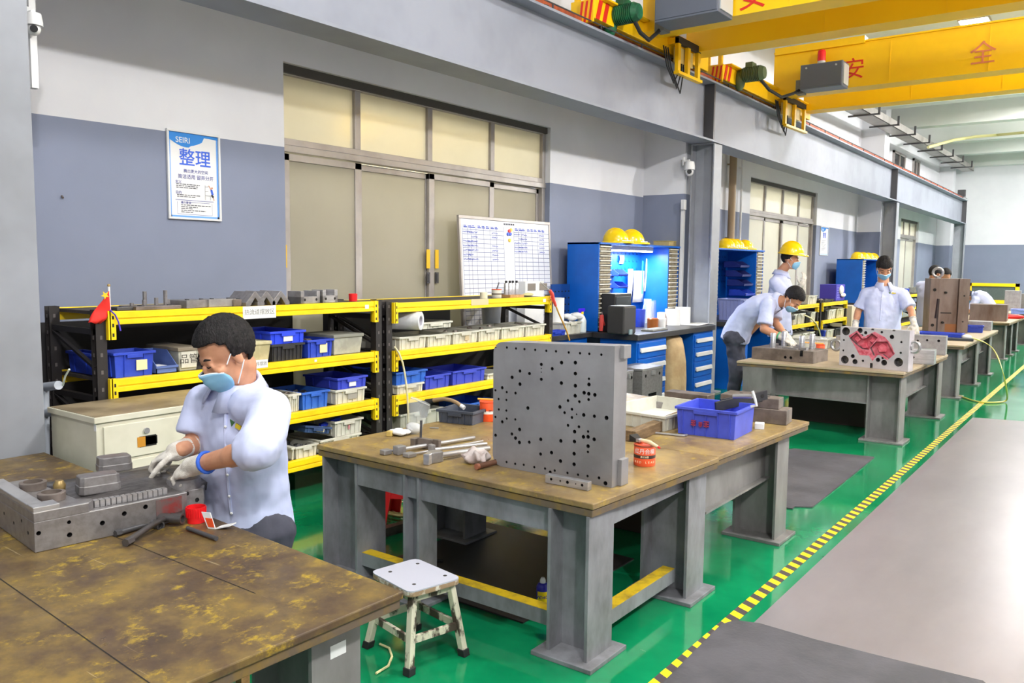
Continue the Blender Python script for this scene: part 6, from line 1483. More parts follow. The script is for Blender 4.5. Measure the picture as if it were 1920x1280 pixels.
for i, (px, dz, rz_, lab) in enumerate(((1300, 0, .1, 'loose white papers lying on the desk corner by the pillar'), (1312, .004, -.2, 'topmost loose white sheet on the desk corner'))):
    b = MB(); b.cb((0, 0, .002), (.22, .3, .003)); tag(b.build('paper_sheet', paper, loc=(-4.18, dpt(px, -4.18), DZ+.001+dz), rz=rz_), lab, 'paper', 'papers on the desk')
# near end of the desk: bottle, roll, baskets
t = thing('spray_bottle', 'clear spray bottle with a violet blue trigger head', 'bottle', (-4.55, dpt(1091, -4.55), DZ+.001))
b = MB(); b.lathe([(.045, 0), (.048, .01), (.048, .12), (.03, .165), (.016, .18), (.016, .2)], 20); b.build('body', mat('bottle_clear', (214, 224, 226), .2), t, smooth=True)
b = MB(); b.lathe([(.018, .19), (.018, .215)], 14); b.build('collar', mat('collar_yellow', (240, 210, 40), .4), t, smooth=True)
b = MB(); b.box(-.012, -.06, .215, .012, .045, .25); b.hexa([(-.006, -.055, .16), (.006, -.055, .16), (.006, -.04, .16), (-.006, -.04, .16), (-.006, -.045, .22), (.006, -.045, .22), (.006, -.02, .22), (-.006, -.02, .22)]); b.build('trigger_head', mat('trigger_violet', (60, 30, 220), .4), t, bev=.004)
b = MB(); b.pipe((0, 0, 0), (0, 0, .36), .075, .05, 22); tag(b.build('paper_roll', paper, loc=(-4.70, dpt(1044, -4.70), DZ+.001), smooth=True), 'tall white paper roll standing at the end of the desk', 'paper roll')
crate('white basket heaped with rags at the end of the desk', -4.50, dpt(1060, -4.50), .30, DZ+.001, .12, .25, white, group='crates on benches', ribs=4, content=paper)
crate('bright blue flat tray at the end of desk under the roll', -4.49, dpt(1036, -4.49)-.05, .28, DZ+.001, .05, .10, blue, group='crates on benches', ribs=2)
b = MB()
for i in range(8): b.ell((random.uniform(-.07, .07), random.uniform(-.12, .12), .03+random.uniform(0, .03)), (.06, .06, .03), 8, 5)
tag(b.build('rags', paper, loc=(-4.62, dpt(1078, -4.62), DZ+.121), smooth=2), 'heap of white rags on top of the basket', 'rags')
gp = atz(1128, 622, DZ); gp = Vector((-4.42, dpt(1128, -4.42), DZ+.01)); t = thing('air_gun', 'red air gun standing on the desk below the cabinet corner', 'air gun', gp)
b = MB(); b.tube([(0, 0, .2), (0, .02, .15)], .006, 6); b.build('nozzle', steelb, t)
b = MB(); b.tube([(0, .0, .17), (0, .0, .12), (.0, -.01, .0)], [.02, .026, .02], 8); b.tube([(0, .01, .14), (0, .07, .05)], .01, 6); b.build('body', mat('gun_red', (226, 76, 70), .45), t, smooth=True)
# perforated blue board beside the cabinet, grey switch box before the whiteboard
pa, pb = atx(1035, 533, -4.82), atx(1083, 536, -4.82)
t = thing('pegboard', 'dark blue perforated board standing beside the lit cabinet', 'pegboard', (-4.82, pa.y, DZ+.001))
b = MB(); b.box(-.02, 0, 0, 0, pb.y-pa.y, pa.z-DZ); b.build('board', mat('peg_blue', (6, 60, 130), .5), t, bev=.002)
b = MB()
for i in range(9):
    for j in range(6): b.box(.0, .05+i*.065, .06+j*.07, .0008, .075+i*.065, .075+j*.07)
o = b.build('holes', hole, t); o['kind'] = 'stuff'
pa, pb = atx(985, 535, -4.7), atx(1020, 550, -4.7)
t = thing('meter_box', 'white box with two grey windows behind the shelf end', 'box', (-4.7, pa.y, DZ+.001)); zb_ = LV2[3]-DZ
b = MB(); b.box(-.1, 0, 0, 0, pb.y-pa.y, zb_+.12); b.build('case', plastw, t, bev=.004)
for k in (0, 1): b = MB(); b.box(0, .04+k*.2, zb_+.03, .003, .17+k*.2, zb_+.1); b.build('window', mat('window_grey', (130, 120, 110), .3), t)
t = thing('bucket', 'translucent bucket with blue inside, behind the shelving end', 'bucket', (-4.66, 6.0, 0)); b = MB(); b.lathe([(.11, .0), (.14, 1.08), (.134, 1.08), (.105, .01)], 20); 
b = MB(); b.lathe([(.075, 0), (.095, .27), (.09, .27), (.07, .01)], 20); b.build('pail', mat('pail', (206, 212, 220), .3), t, smooth=True); t.location = (-4.655, 5.9, LV2[2]+.001)

# second workstation, beyond the second pillar
XF2 = -4.35; a, c = atx(1352, 470, XF2), atx(1432, 470, XF2)
CY2a, CY2b = a.y-.35, c.y; C2z = atx(1405, 468, XF2).z
tc2 = tool_cabinet('blue tool cabinet behind the two men, unlit', XF2, XF2-.45, CY2a, CY2b, DZ+.001, C2z, lamp=0.)
t = thing('work_desk', 'blue work desk behind the bent man', 'desk', (XF2-.5, CY2a-.1, 0))
b = MB(); b.box(0, 0, DZ-.06, .95, CY2b-CY2a+.25, DZ); b.build('desktop', desktop, t, bev=.004)
b = MB(); b.box(.05, .05, 0, .85, .6, DZ-.06); b.build('side_cabinet', cabblue, t); b = MB(); b.box(.05, CY2b-CY2a-.4, 0, .85, CY2b-CY2a+.2, DZ-.06); b.build('side_cabinet', cabblue, t)
for i, (px, rz_, lab) in enumerate(((1361, .0, 'first hard hat of the row on the unlit cabinet'), (1371, .1, 'second hard hat of the row on the unlit cabinet'), (1379, .05, 'third hard hat of the row on the unlit cabinet'), (1396, .3, 'lone hard hat at the end of the unlit cabinet'))):
    p = atx(px, 466, XF2-.15); hat(lab, (p.x, p.y, C2z+.002), rz_*.3, .95)
bd = mat('bin_navy', (30, 40, 110), .5)
for i, (pz, lab, m) in enumerate(((1.60, 'topmost navy bin in the unlit cabinet', bd), (1.47, 'second navy bin in the unlit cabinet', bd), (1.34, 'third navy bin in the unlit cabinet', bd), (1.2, 'lowest and bluest bin in the unlit cabinet', blue))):
    y = atx(1385, 520, XF2-.1).y; scoop(lab, XF2-.08+.03*i, y, .34, pz-.05, .09, .25, m, 'bins in the unlit cabinet')
crate('clear mesh basket on the desk of the unlit cabinet', XF2+.32, atx(1356, 600, XF2+.1).y, .3, DZ+.001, .28, .3, mat('basket_lilac', (140, 150, 206), .4), group='crates on benches', ribs=8)
# third workstation
XF3 = -4.3; a, c = atx(1587, 490, XF3), atx(1650, 490, XF3); z3 = atx(1592, 484, XF3).z
p0, p1 = atx(1618, 490, XF3), atx(1660, 490, XF3)
tc3 = tool_cabinet('blue tool cabinet behind the standing man facing us', XF3, XF3-.5, p0.y-.02, min(p1.y+.3, 18.9), DZ+.001, z3, lamp=0.)
t = thing('work_desk', 'blue work desk behind the standing man facing us', 'desk', (XF3-.55, p0.y-.03, 0))
b = MB(); b.box(0, 0, DZ-.06, .95, min(2.2, 18.9-p0.y+.03), DZ); b.build('desktop', desktop, t, bev=.004)
b = MB(); b.box(.05, .05, 0, .9, .65, DZ-.06); b.build('side_cabinet', cabblue, t)
for i, (px, lab) in enumerate(((1607, 'first and clearest hard hat of the row on the third cabinet'), (1618, 'second hard hat of the row on the third cabinet'), (1628, 'third hard hat of the row on the third cabinet'), (1637, 'last hard hat of the row on the third cabinet'))):
    p = atx(px, 484, XF3-.2); hat(lab, (p.x, p.y, z3+.002), .05*i, .95)
# ---------------------------------------------------------------- low shelving behind the second bench row
XR = -4.28
def lowrack(label, pxa, pxb, pyt, zs=None):
    a, c = atx(pxa, pyt, XR), atx(pxb, pyt-4, XR); L = c.y-a.y
    a.y += .07; L -= .14
    return rack(label, XR, a.y, L, .5, (.30, .64, .95), bh=.06), a.y, L
ra, ya, La = lowrack('yellow shelving unit right beside the man in the hard hat', 1478, 1537, 545)
rb, yb_, Lb = lowrack('yellow shelving unit between the hard-hat man and standing man', 1540, 1590, 541)
def rowcr(xs, z, h, labs, ms, x=XR-.02, d=.3, cont=None):
    for (pa, pb), lab, m in zip(xs, labs, ms):
        q0, q1 = atx(pa, 600, x), atx(pb, 600, x); crate(lab, x, q0.y, q1.y-q0.y-.03, z+.001, h, d, m, ribs=3, content=cont)
rowcr(((1488, 1496), (1497, 1510), (1512, 1520), (1521, 1530)), .64, .17, ('small white crate next to the mask of the bent man', 'white crate in front of a dark gap, mid shelf', 'black crate on the middle of the low shelving', 'white crate on the low shelving by its post'), (white, white, blackc, white))
rowcr(((1547, 1552), (1554, 1567), (1569, 1583)), .64, .17, ('black crate just past the yellow post', 'white crate in the further low shelving', 'wide cream crate in the further low shelving'), (blackc, white, cream))
rowcr(((1488, 1504), (1506, 1518), (1519, 1529)), .30, .17, ('white crate heaped with plastic, low by the bent man', 'white crate with cables on the bottom low shelf', 'white crate with cables by the low shelf post'), (white, white, white), cont=paper)
rowcr(((1546, 1550), (1552, 1565), (1567, 1583)), .30, .15, ('blue crate by the low shelf post', 'off-white crate with a blue lid on the bottom low shelf', 'black crate with a shiny latch on the bottom low shelf'), (blue, white, blackc))
rowcr(((1514, 1531),), .95, .14, ('white basket standing on top of the low shelving',), (white,))
rowcr(((1536, 1562),), .95, .05, ('shallow dark tray of parts atop the low shelving',), (blackc,), cont=ruststeel)
pa, pb = atx(1568, 545, XR-.1), atx(1584, 545, XR-.1)
t = thing('glove_box', 'violet blue cardboard box with white gloves spilling out', 'box', (XR-.1, pa.y, .951))
b = MB(); b.box(-.3, 0, 0, 0, pb.y-pa.y, .3); b.build('carton', mat('carton_violet', (64, 54, 170), .6), t, bev=.004)
b = MB(); b.ell((.01, .3, .2), (.03, .14, .09), 8, 6); b.ell((.02, .4, .1), (.03, .16, .04), 8, 6); b.build('gloves', paper, t, smooth=2)
b = MB()
for i in range(5):
    for j in range(3): b.box(0, .08+j*.06, .05+i*.045, .002, .11+j*.06, .07+i*.045)
b.build('printed_squares', mat('print_lilac', (150, 150, 220), .6), t)
pts = [atx(px, py, XR+.03) for px, py in ((1508, 590), (1520, 596), (1530, 606), (1536, 620), (1541, 640))]
b = MB(); b.tube(pts, .012, 8); tag(b.build('cable', mat('cable_cream', (226, 216, 180), .5), smooth=True), 'cream cable spilling over the low yellow shelving', 'cable')
# carton between shelving and third workstation
p0, p1 = atx(1592, 640, -4.3), atx(1606, 640, -4.3)
b = MB(); b.box(-.4, 0, 0, 0, p1.y-p0.y, .83); tag(b.build('carton', mat('carton_beige', (206, 190, 164), .8), loc=(-4.3, p0.y+.10, 0), bev=.004), 'tall plain beige carton by the end of the low shelving', 'carton')
# low shelving deep in the hall, and the wide yellow rack on the end wall
rc, _, _ = (rack('yellow shelving unit deep in the hall behind the upright block', -4.2, 20.6, 2.0, .5, (.3, .64, .95), bh=.06), 0, 0)
rd, _, _ = (rack('yellow shelving unit deepest along the wall', -4.2, 22.8, 2.2, .5, (.3, .64, .95), bh=.06), 0, 0)
crate('blue crate on the shelving deep in the hall', -4.23, 21.0, .5, .951, .14, .35, blue, ribs=3)
crate('grey crate on the deepest shelving unit', -4.23, 23.2, .5, .951, .14, .35, greyc, ribs=3)
p0, p1, p2 = aty(1815, 530, 27.6), aty(1912, 532, 27.6), aty(1815, 564, 27.6)
t = thing('barrier_rack', 'wide yellow steel frame with dark mesh against the end wall', 'rack', (p0.x, 27.6, 0))
w = p1.x-p0.x; z1, z0 = p0.z, p2.z
b = MB(); b.box(0, 0, z1-.09, w, .07, z1); b.build('top_bar', craney, t); b = MB(); b.box(0, 0, z0-.05, w, .07, z0+.05); b.build('lower_bar', craney, t)
for x in (0, w-.1): b = MB(); b.box(x, 0, 0, x+.1, .08, z1); b.build('post', craney, t)
b = MB(); b.box(.1, .03, z0+.05, w-.1, .05, z1-.09); b.build('mesh_panel', mat('mesh_dark', (84, 92, 90), .7, col2=(66, 74, 72), scale=120), t)
# ================================================================ ON THE BENCH OF THE BENT MAN
p0, p1 = atz(1573, 684, T), atz(1702, 697, T)
d = p1-p0; ang = math.atan2(d.y, d.x); L_ = d.length; H_ = .36
t = thing('stained_plate', 'pale upright mould plate stained pink around its cavities', 'mould', (p0.x, p0.y, TT), ang)
palep = mat('mould_pale', (206, 200, 206), .4, .35, col2=(192, 186, 192), scale=5)
b = MB(); b.box(0, 0, 0, L_, .10, H_); bp_ = b.build('plate_body', palep, t)
def loc(px, py):   # position on the plate face from the pixel
    n_ = Vector((math.sin(ang), -math.cos(ang), 0)); dd = ray(px, py); s_ = (Vector((p0.x, p0.y, 0))-EYE).dot(n_)/dd.dot(n_); q = EYE+dd*s_
    v = q-p0; return v.x*math.cos(ang)+v.y*math.sin(ang), q.z-TT
def zp(zx, zy): return loc(1380+zx*400/1829, 580+zy*280/1280)
k = MB(); bores = [(943, 187, 34), (1063, 180, 22), (1112, 200, 14), (1080, 222, 10), (1250, 195, 10), (1316, 190, 24), (1337, 235, 18), (1405, 207, 36), (1001, 400, 17), (933, 430, 34), (1020, 447, 22), (1088, 440, 10), (1257, 415, 10), (1217, 432, 18), (1270, 456, 24), (1393, 452, 36), (925, 262, 8), (920, 350, 8), (1418, 280, 9), (1412, 372, 9), (1240, 290, 5)]
for zx, zy, r in bores:
    x, z = zp(zx, zy); r_ = r*400/1829/200*1.0
    if r_ < z < H_-r_ and r_ < x < L_-r_: k.cyl((x, -.02, z), (x, .05 if r > 15 else .03, z), r_, n=18)
def poly(pts, y0, y1, mb):
    q = [zp(*p) for p in pts]; a_ = sum(q[i][0]*q[(i+1) % len(q)][1]-q[(i+1) % len(q)][0]*q[i][1] for i in range(len(q)))
    if a_ > 0: q = q[::-1]
    n = len(q); mb.add([(x, y0, z) for x, z in q]+[(x, y1, z) for x, z in q], [tuple(range(n)), tuple(range(2*n-1, n-1, -1))]+[(i, n+i, n+(i+1) % n, (i+1) % n) for i in range(n)])
cav1 = [(975, 245), (1035, 195), (1085, 250), (1120, 245), (1165, 205), (1215, 240), (1165, 300), (1140, 345), (1085, 340), (1030, 300)]
cav2 = [(1150, 330), (1200, 275), (1300, 275), (1330, 330), (1355, 375), (1310, 425), (1260, 385), (1180, 395)]
poly(cav1, -.02, .035, k); poly(cav2, -.02, .03, k)
for zx, zy, w_ in ((1173, 150, 12), (1355, 158, 10), (1160, 487, 10)):
    x, z = zp(zx, zy); k.box(x-.012, -.02, z-.03, x+.012, .02, z+.03)
cut(bp_, k, mat('bore_steel', (120, 116, 116), .3, .5, col2=(70, 66, 66), scale=30))
b = MB(); poly([(965, 225), (1040, 180), (1095, 235), (1190, 190), (1280, 240), (1330, 300), (1362, 380), (1300, 435), (1220, 385), (1170, 440), (1140, 395), (1060, 390), (1010, 300)], -.0012, -.0002, b)
q = b.build('red_lead_smear', mat('smear_pink', (224, 130, 146), .5, .1, col2=(196, 70, 88), scale=26, lo=.4, hi=.62), t)
k = MB(); poly(cav1, -.02, .05, k); poly(cav2, -.02, .05, k); cut(q, k)
b = MB(); poly(cav1, .033, .0345, b); poly(cav2, .028, .0295, b); b.build('cavity_floor', pinkred, t)
b = MB(); poly([(1010, 250), (1036, 228), (1062, 256), (1036, 284)], .012, .034, b); poly([(1140, 268), (1166, 240), (1190, 262), (1166, 290)], .012, .034, b); poly([(1210, 320), (1250, 295), (1290, 320), (1280, 365), (1220, 365)], .008, .029, b); poly([(1060, 300), (1110, 292), (1120, 330), (1080, 335)], .014, .034, b); b.build('cavity_core', pinkred, t, bev=.003)
for sx in (0, 1):
    x, z = (zp(838, 308) if sx == 0 else zp(1508, 325)); b = MB(); b.torus((x, .05, z), (0, 1, 0), .047, .013, 24, 10); b.cyl((x+.045*(1-2*sx), .05, z), ((0 if sx == 0 else L_), .05, z), .014, n=12); b.cyl(((-.012 if sx == 0 else L_), .05, z), ((0 if sx == 0 else L_+.012), .05, z), .026, n=16)
    b.build('eye_bolt', steelb, t, smooth=True)
# die with guide pillars
p0, p1 = atz(1409, 672, T), atz(1524, 682, T); d = p1-p0; ang2 = math.atan2(d.y, d.x); L2 = d.length
t = thing('die_set', 'low steel die with four bright guide pillars under the hands', 'die', (p0.x, p0.y, TT), ang2)
b = MB(); b.box(0, 0, 0, L2, .38, .115); o = b.build('lower_die', ruststeel, t, bev=.003)
k = MB(); k.cyl((L2*.56, -.02, .04), (L2*.56, .03, .04), .014, n=12); k.cyl((L2*.65, -.02, .04), (L2*.65, .03, .04), .014, n=12); k.box(L2*.79, -.02, .06, L2*.84, .04, .13); cut(o, k)
for i, (fx, fy, hh) in enumerate(((.28, .10, .14), (.36, .25, .15), (.74, .12, .13), (.80, .28, .14))): b = MB(); b.lathe([(.026, .115), (.026, .115+hh), (.022, .12+hh)], 18, c=(L2*fx, fy, 0)); b.build('guide_pillar', steelb, t, smooth=True)
for i in range(9): b = MB(); x, y = random.uniform(.05, L2-.12), random.uniform(.04, .3); b.box(x, y, .115, x+random.uniform(.03, .09), y+random.uniform(.03, .07), .115+random.uniform(.01, .035)); b.build('insert_step', steel, t)
p = atz(1535, 664, T)
paint_can('orange and white tin between the die and pink stained plate', (p.x, p.y+.05, TT), .045, .095, mat('tin_orange', (232, 92, 52), .4), paper, orange)
b = MB(); b.tube([(p.x-.16, p.y+.0, TT+.115), (p.x+.03, p.y+.06, TT+.108)], .008, 7); tag(b.build('paint_stirrer', mat('brush_orange', (240, 170, 90), .5)), 'pale orange stick resting across the orange and white tin', 'stick')
crate('white tray with rags behind the orange and white tin', atz(1560, 660, T).x-.15, atz(1530, 655, T).y+.12, .34, TT, .11, .4, white, group='crates on benches', ribs=4, content=paper)
stack('steel_block', 'grey steel block behind the white tray', 1566, 654, (.16, .12, .15), .1, steel)
# blocks to the right of the plate
def bblock(label, px, py, d, yaw, m, bores, name='mould_half'):
    p = atz(px, py, T); t = thing(name, label, 'block', (p.x, p.y, TT), yaw, 'mould blocks on the bench')
    b = MB(); b.box(0, 0, 0, d[0], d[1], d[2]); o = b.build('body', m, t, bev=.002)
    k = MB()
    for x, z, r in bores: k.cyl((x, -.02, z), (x, .03, z), r, n=12)
    if bores: cut(o, k)
    return t
bblock('bright bored steel block beside the eye bolt', 1703, 681, (.22, .16, .14), .06, steelb, ((.04, .06, .012),))
bblock('long steel block with three bores behind the bright one', 1702, 662, (.36, .14, .20), .06, steel, ((.09, .14, .012), (.18, .15, .012), (.29, .15, .014)))
bblock('small steel block at the corner of the bench', 1735, 664, (.11, .12, .09), .06, steelb, ())
# beyond: blue tray, tall block, tablet, hose
p0, p1 = atz(1722, 634, T), atz(1794, 638, T)
crate('long shallow blue tray in front of the tall steel block', p0.x, p0.y, .5, TT, .085, .2, blue, group='crates on benches', rz=math.atan2((p1-p0).y, (p1-p0).x)-PI/2, ribs=6)
p0, p1 = atz(1740, 622, T), atz(1793, 623.5, T); pz = .77
t = thing('tall_mould_block', 'tall upright rusty steel mould block with stepped corner', 'block', (p0.x, p0.y, TT), math.atan2((p1-p0).y, (p1-p0).x))
w = (p1-p0).length; rs = mat('block_rusty', (134, 118, 112), .45, .5, col2=(104, 84, 74), scale=5, lo=.42, hi=.7, stretch=(1, 1, .3))
b = MB(); b.box(0, .0, 0, w*.3, .4, pz); b.box(w*.3, .03, 0, w, .4, pz); b.box(w, -.02, 0, w+.14, .4, pz); o = b.build('body', rs, t, bev=.004)
b = MB()
for x, z, r in ((w*.15, pz-.16, .02), (w*.55, pz-.2, .016), (w*.14, .1, .02), (w*.5, .14, .016), (w+.07, pz-.24, .012), (w+.07, .16, .012)): b.cyl((x, -.021, z), (x, .031, z), r, n=12)
b.box(w*.42, .0285, .27, w*.8, .031, .285); b.build('bores', hole, t)
b = MB(); b.cyl((w*.26, -.001, .2), (w*.3, .0, .48), .025, .018, n=7); b.box(w*.27, -.0012, .0, w*.33, .001, .3); b.build('oil_stain', mat('oil_dark', (52, 40, 40), .4), t)
b = MB(); b.box(w*.6, .0295, .0, w, .0305, .12); b.build('rust_patch', mat('rust_patch', (150, 98, 60), .7), t)
b = MB(); b.torus((w*.35, .2, pz+.085), (.3, 1, 0), .065, .018, 24, 10); b.cyl((w*.35, .2, pz), (w*.35, .2, pz+.03), .035, n=16); b.build('eye_bolt', steelb, t, smooth=True)
bblock('lower rusty steel block left of the tall upright one', 1716, 608, (.36, .3, .44), .04, rs, (), 'mould_half')
bblock('grey steel block with slanted end beside the tall upright block', 1815, 618, (.30, .3, .13), .05, steel, ((.2, .05, .012),))
p = atz(1812, 622, T); crate('small blue crate beside the tall upright block', p.x, p.y-.1, .22, TT, .10, .2, blue, group='crates on benches', rz=-PI/2+.1, ribs=3)
p = atz(1775, 638, T); t = thing('controller', 'flat black controller with cables on the bench edge', 'controller', (p.x, p.y, TT), .15)
b = MB(); b.box(0, 0, 0, .30, .12, .035); b.build('case', mat('controller_black', (44, 50, 56), .4), t, bev=.006)
b = MB(); b.ell((.22, .07, .05), (.06, .05, .03), 10, 6); b.build('cable_knot', plastw, t, smooth=2)
pts = [atz(1800, 630, T+.05), atz(1838, 636, T+.012), atz(1862, 650, T-.12)]+[aty(px, py, 10.6+.12*i) for i, (px, py) in enumerate(((1876, 680), (1884, 710), (1888, 735)))]+[atz(px, py, .012) for px, py in ((1890, 750), (1880, 754), (1850, 755), (1825, 752), (1800, 742), (1780, 735))]
b = MB(); b.tube(pts, .011, 8); o = b.build('air_hose', mat('hose_yellowgreen', (190, 184, 86), .4), smooth=2); tag(o, 'yellow-green air hose drooping from the bench to the aisle floor', 'hose')
m_ = o.modifiers.new('soft', 'SUBSURF'); m_.levels = 2; m_.render_levels = 2
p = atz(1835, 606, T); bblock('long rusty steel block on the bench beyond the upright one', 1817, 600, (.58, .4, .29), .05, rs, (), 'mould_half')
p = atz(1890, 597, T); t = thing('red_tool', 'red and black hand tool on a far bench', 'tool', (p.x, p.y, TT)); b = MB(); b.tube([(0, 0, .03), (.15, .0, .04), (.28, 0, .035)], [.05, .045, .02], 8); b.build('body', redp, t, smooth=True); b = MB(); b.tube([(.28, 0, .035), (.4, .0, .03)], .022, 8); b.build('grip', black, t, smooth=True)
p = atz(1895, 588, T); crate('pale violet tray on a far bench', p.x, p.y, .4, TT, .1, .3, mat('tray_lilac', (150, 160, 226), .5), group='crates on benches', rz=-PI/2, ribs=3)
stack('steel_block', 'upright grey block on the far bench by the yellow frame', 1882, 582, (.30, .25, .45), .0, steel)
stack('steel_block', 'small grey block at the picture edge on the far bench', 1905, 578, (.4, .3, .35), .0, steeld)
# dark carton stack under the bench of the bent man
b = MB(); b.box(0, 0, .0, .75, .5, .36); tag(b.build('pallet_box', mat('box_oiled', (58, 48, 40), .8), loc=(-2.75, 8.45, 0), bev=.006), 'dark oily box stored under the bench of the bent man', 'box')
# ================================================================ PEOPLE
WR = bpy.data.textures.new('cloth_folds', 'CLOUDS'); WR.noise_scale = .085; WR.noise_depth = 2
HR = bpy.data.textures.new('hair_tufts', 'CLOUDS'); HR.noise_scale = .009
def skinned(b, name, m, root, vox=.008, smooth=3, fold=0., sc=None):
    o = b.build(name, m, root, smooth=2, fix=False)
    r = o.modifiers.new('one_surface', 'REMESH'); r.mode = 'VOXEL'; r.voxel_size = vox; r.use_smooth_shade = True
    if smooth: s = o.modifiers.new('even', 'SMOOTH'); s.factor = .5; s.iterations = smooth
    if fold: d = o.modifiers.new('folds', 'DISPLACE'); d.texture = WR; d.strength = fold; d.mid_level = .5; d.texture_coords = 'GLOBAL'
    return o
def headM(p, ang, down=0., tilt=0.):
    f = Vector((math.cos(ang), math.sin(ang), 0)); r = Vector((f.y, -f.x, 0))
    m = Matrix((r, f, Vector((0, 0, 1)))).transposed().to_4x4()
    m = m @ Matrix.Rotation(-down, 4, 'X') @ Matrix.Rotation(tilt, 4, 'Y'); m.translation = p
    return m
def head_into(b, M):
    s = b.M; b.M = s @ M
    b.ell((0, -.012, .035), (.076, .096, .088), 20, 14); b.ell((0, .026, -.045), (.060, .066, .076), 18, 12); b.ell((0, .062, -.098), (.030, .024, .020), 10, 7)
    b.ell((-.030, .030, -.075), (.03, .04, .035)); b.ell((.030, .030, -.075), (.03, .04, .035))
    b.ell((0, .092, -.020), (.0115, .014, .028), 10, 8); b.ell((0, .100, -.036), (.015, .015, .012), 10, 8)
    b.ell((0, .078, .022), (.052, .014, .010), 12, 6)
    for x in (-1, 1):
        b.ell((x*.077, -.006, -.012), (.009, .019, .032), 10, 8); b.ell((x*.031, .080, .002), (.015, .009, .010), 10, 6); b.ell((x*.042, .062, -.028), (.022, .022, .018), 10, 6)
    b.M = s
def face_parts(M, root, mask=True, hairline=(.066, .03), hat_on=False, lo=False, mm=None, vol=1.):
    inv = M
    if not lo:
        for x in (-1, 1):
            b = MB(); b.M = inv; b.tube([(x*.018, .0865, .024), (x*.033, .0865, .029), (x*.050, .075, .024)], [.0035, .0045, .002], 6); b.build('eyebrow', hairm, root, smooth=True)
            b = MB(); b.M = inv; b.tube([(x*.019, .0895, .000), (x*.031, .0905, -.003), (x*.044, .084, .000)], [.0016, .0026, .0014], 6); b.build('eye', hairm, root, smooth=True)
    b = MB(); b.M = inv; n, k = 26, 16; rx, ry, rz = .0835*vol, .104*vol, .0985*vol*vol; vs = {}; fs = []; pts = []
    def P(i, j):
        a = 2*PI*i/n; t = -PI/2+PI*j/k; return Vector((rx*math.cos(t)*math.cos(a), -.012+ry*math.cos(t)*math.sin(a), .035+rz*math.sin(t)))
    def keep(p):
        y = p.y
        if y > .055: lim = hairline[0]
        elif y > .01: lim = hairline[1]+(hairline[0]-hairline[1])*(y-.01)/.045
        elif y > -.045: lim = .004
        else: lim = -.055
        return p.z > lim
    b2 = []
    for j in range(k):
        for i in range(n):
            q = [P(i, j), P(i+1, j), P(i+1, j+1), P(i, j+1)]
            if keep(sum(q, Vector())/4): b2.append(q)
    idx = {}; V = []; F = []
    for q in b2:
        f = []
        for p in q:
            key = (round(p.x, 5), round(p.y, 5), round(p.z, 5))
            if key not in idx:
                idx[key] = len(V); w = 1+.012*math.sin(p.x*140+p.y*90)*math.sin(p.z*120+p.y*100)
                V.append((p.x*w, p.y*w, p.z*w))
            if idx[key] not in f: f.append(idx[key])
        if len(f) > 2: F.append(f)
    b.add(V, F); o = b.build('hair', hairm, root, smooth=2)
    s = o.modifiers.new('thick', 'SOLIDIFY'); s.thickness = .012; s.offset = 0
    s = o.modifiers.new('fine', 'SUBSURF'); s.levels = 1; s.render_levels = 2
    d = o.modifiers.new('tufts', 'DISPLACE'); d.texture = HR; d.strength = .007; d.mid_level = .5
    if mask:
        b = MB(); b.M = inv; n, k = 18, 12; V = []
        for i in range(n+1):
            u = -1+2*i/n
            for j in range(k+1):
                v = j/k; a = u*(1.10-.16*abs(2*v-1)**2); zz = -.018-.100*v-.020*abs(u)**2*(1-2*v)
                r_ = 1-.26*(max(0, v-.45)/.55)**1.5
                y = (.100*math.cos(a)*r_+.004)+.022*math.exp(-(u/.33)**2)*(1-.75*v)-.002+.0022*math.sin(v*22)*(1-abs(u))
                V.append((.078*math.sin(a)*r_, y, zz))
        b.add(V, [(i*(k+1)+j, (i+1)*(k+1)+j, (i+1)*(k+1)+j+1, i*(k+1)+j+1) for i in range(n) for j in range(k)])
        o = b.build('face_mask', mm or maskm, root, smooth=2, fix=False); s = o.modifiers.new('thick', 'SOLIDIFY'); s.thickness = .003; s.offset = 1
        e = MB(); e.M = inv
        for x in (-1, 1):
            e.tube([(x*.072, .040, -.014), (x*.080, .015, .012), (x*.083, -.016, .024)], .0022, 5); e.tube([(x*.062, .036, -.098), (x*.078, .010, -.062), (x*.082, -.018, -.03)], .0022, 5)
        e.build('ear_loop', maskw, o, smooth=True)
        e = MB(); e.M = inv; e.tube([V[i*(k+1)] for i in range(n+1)], .0032, 5); e.build('mask_edge', maskw, o, smooth=True)
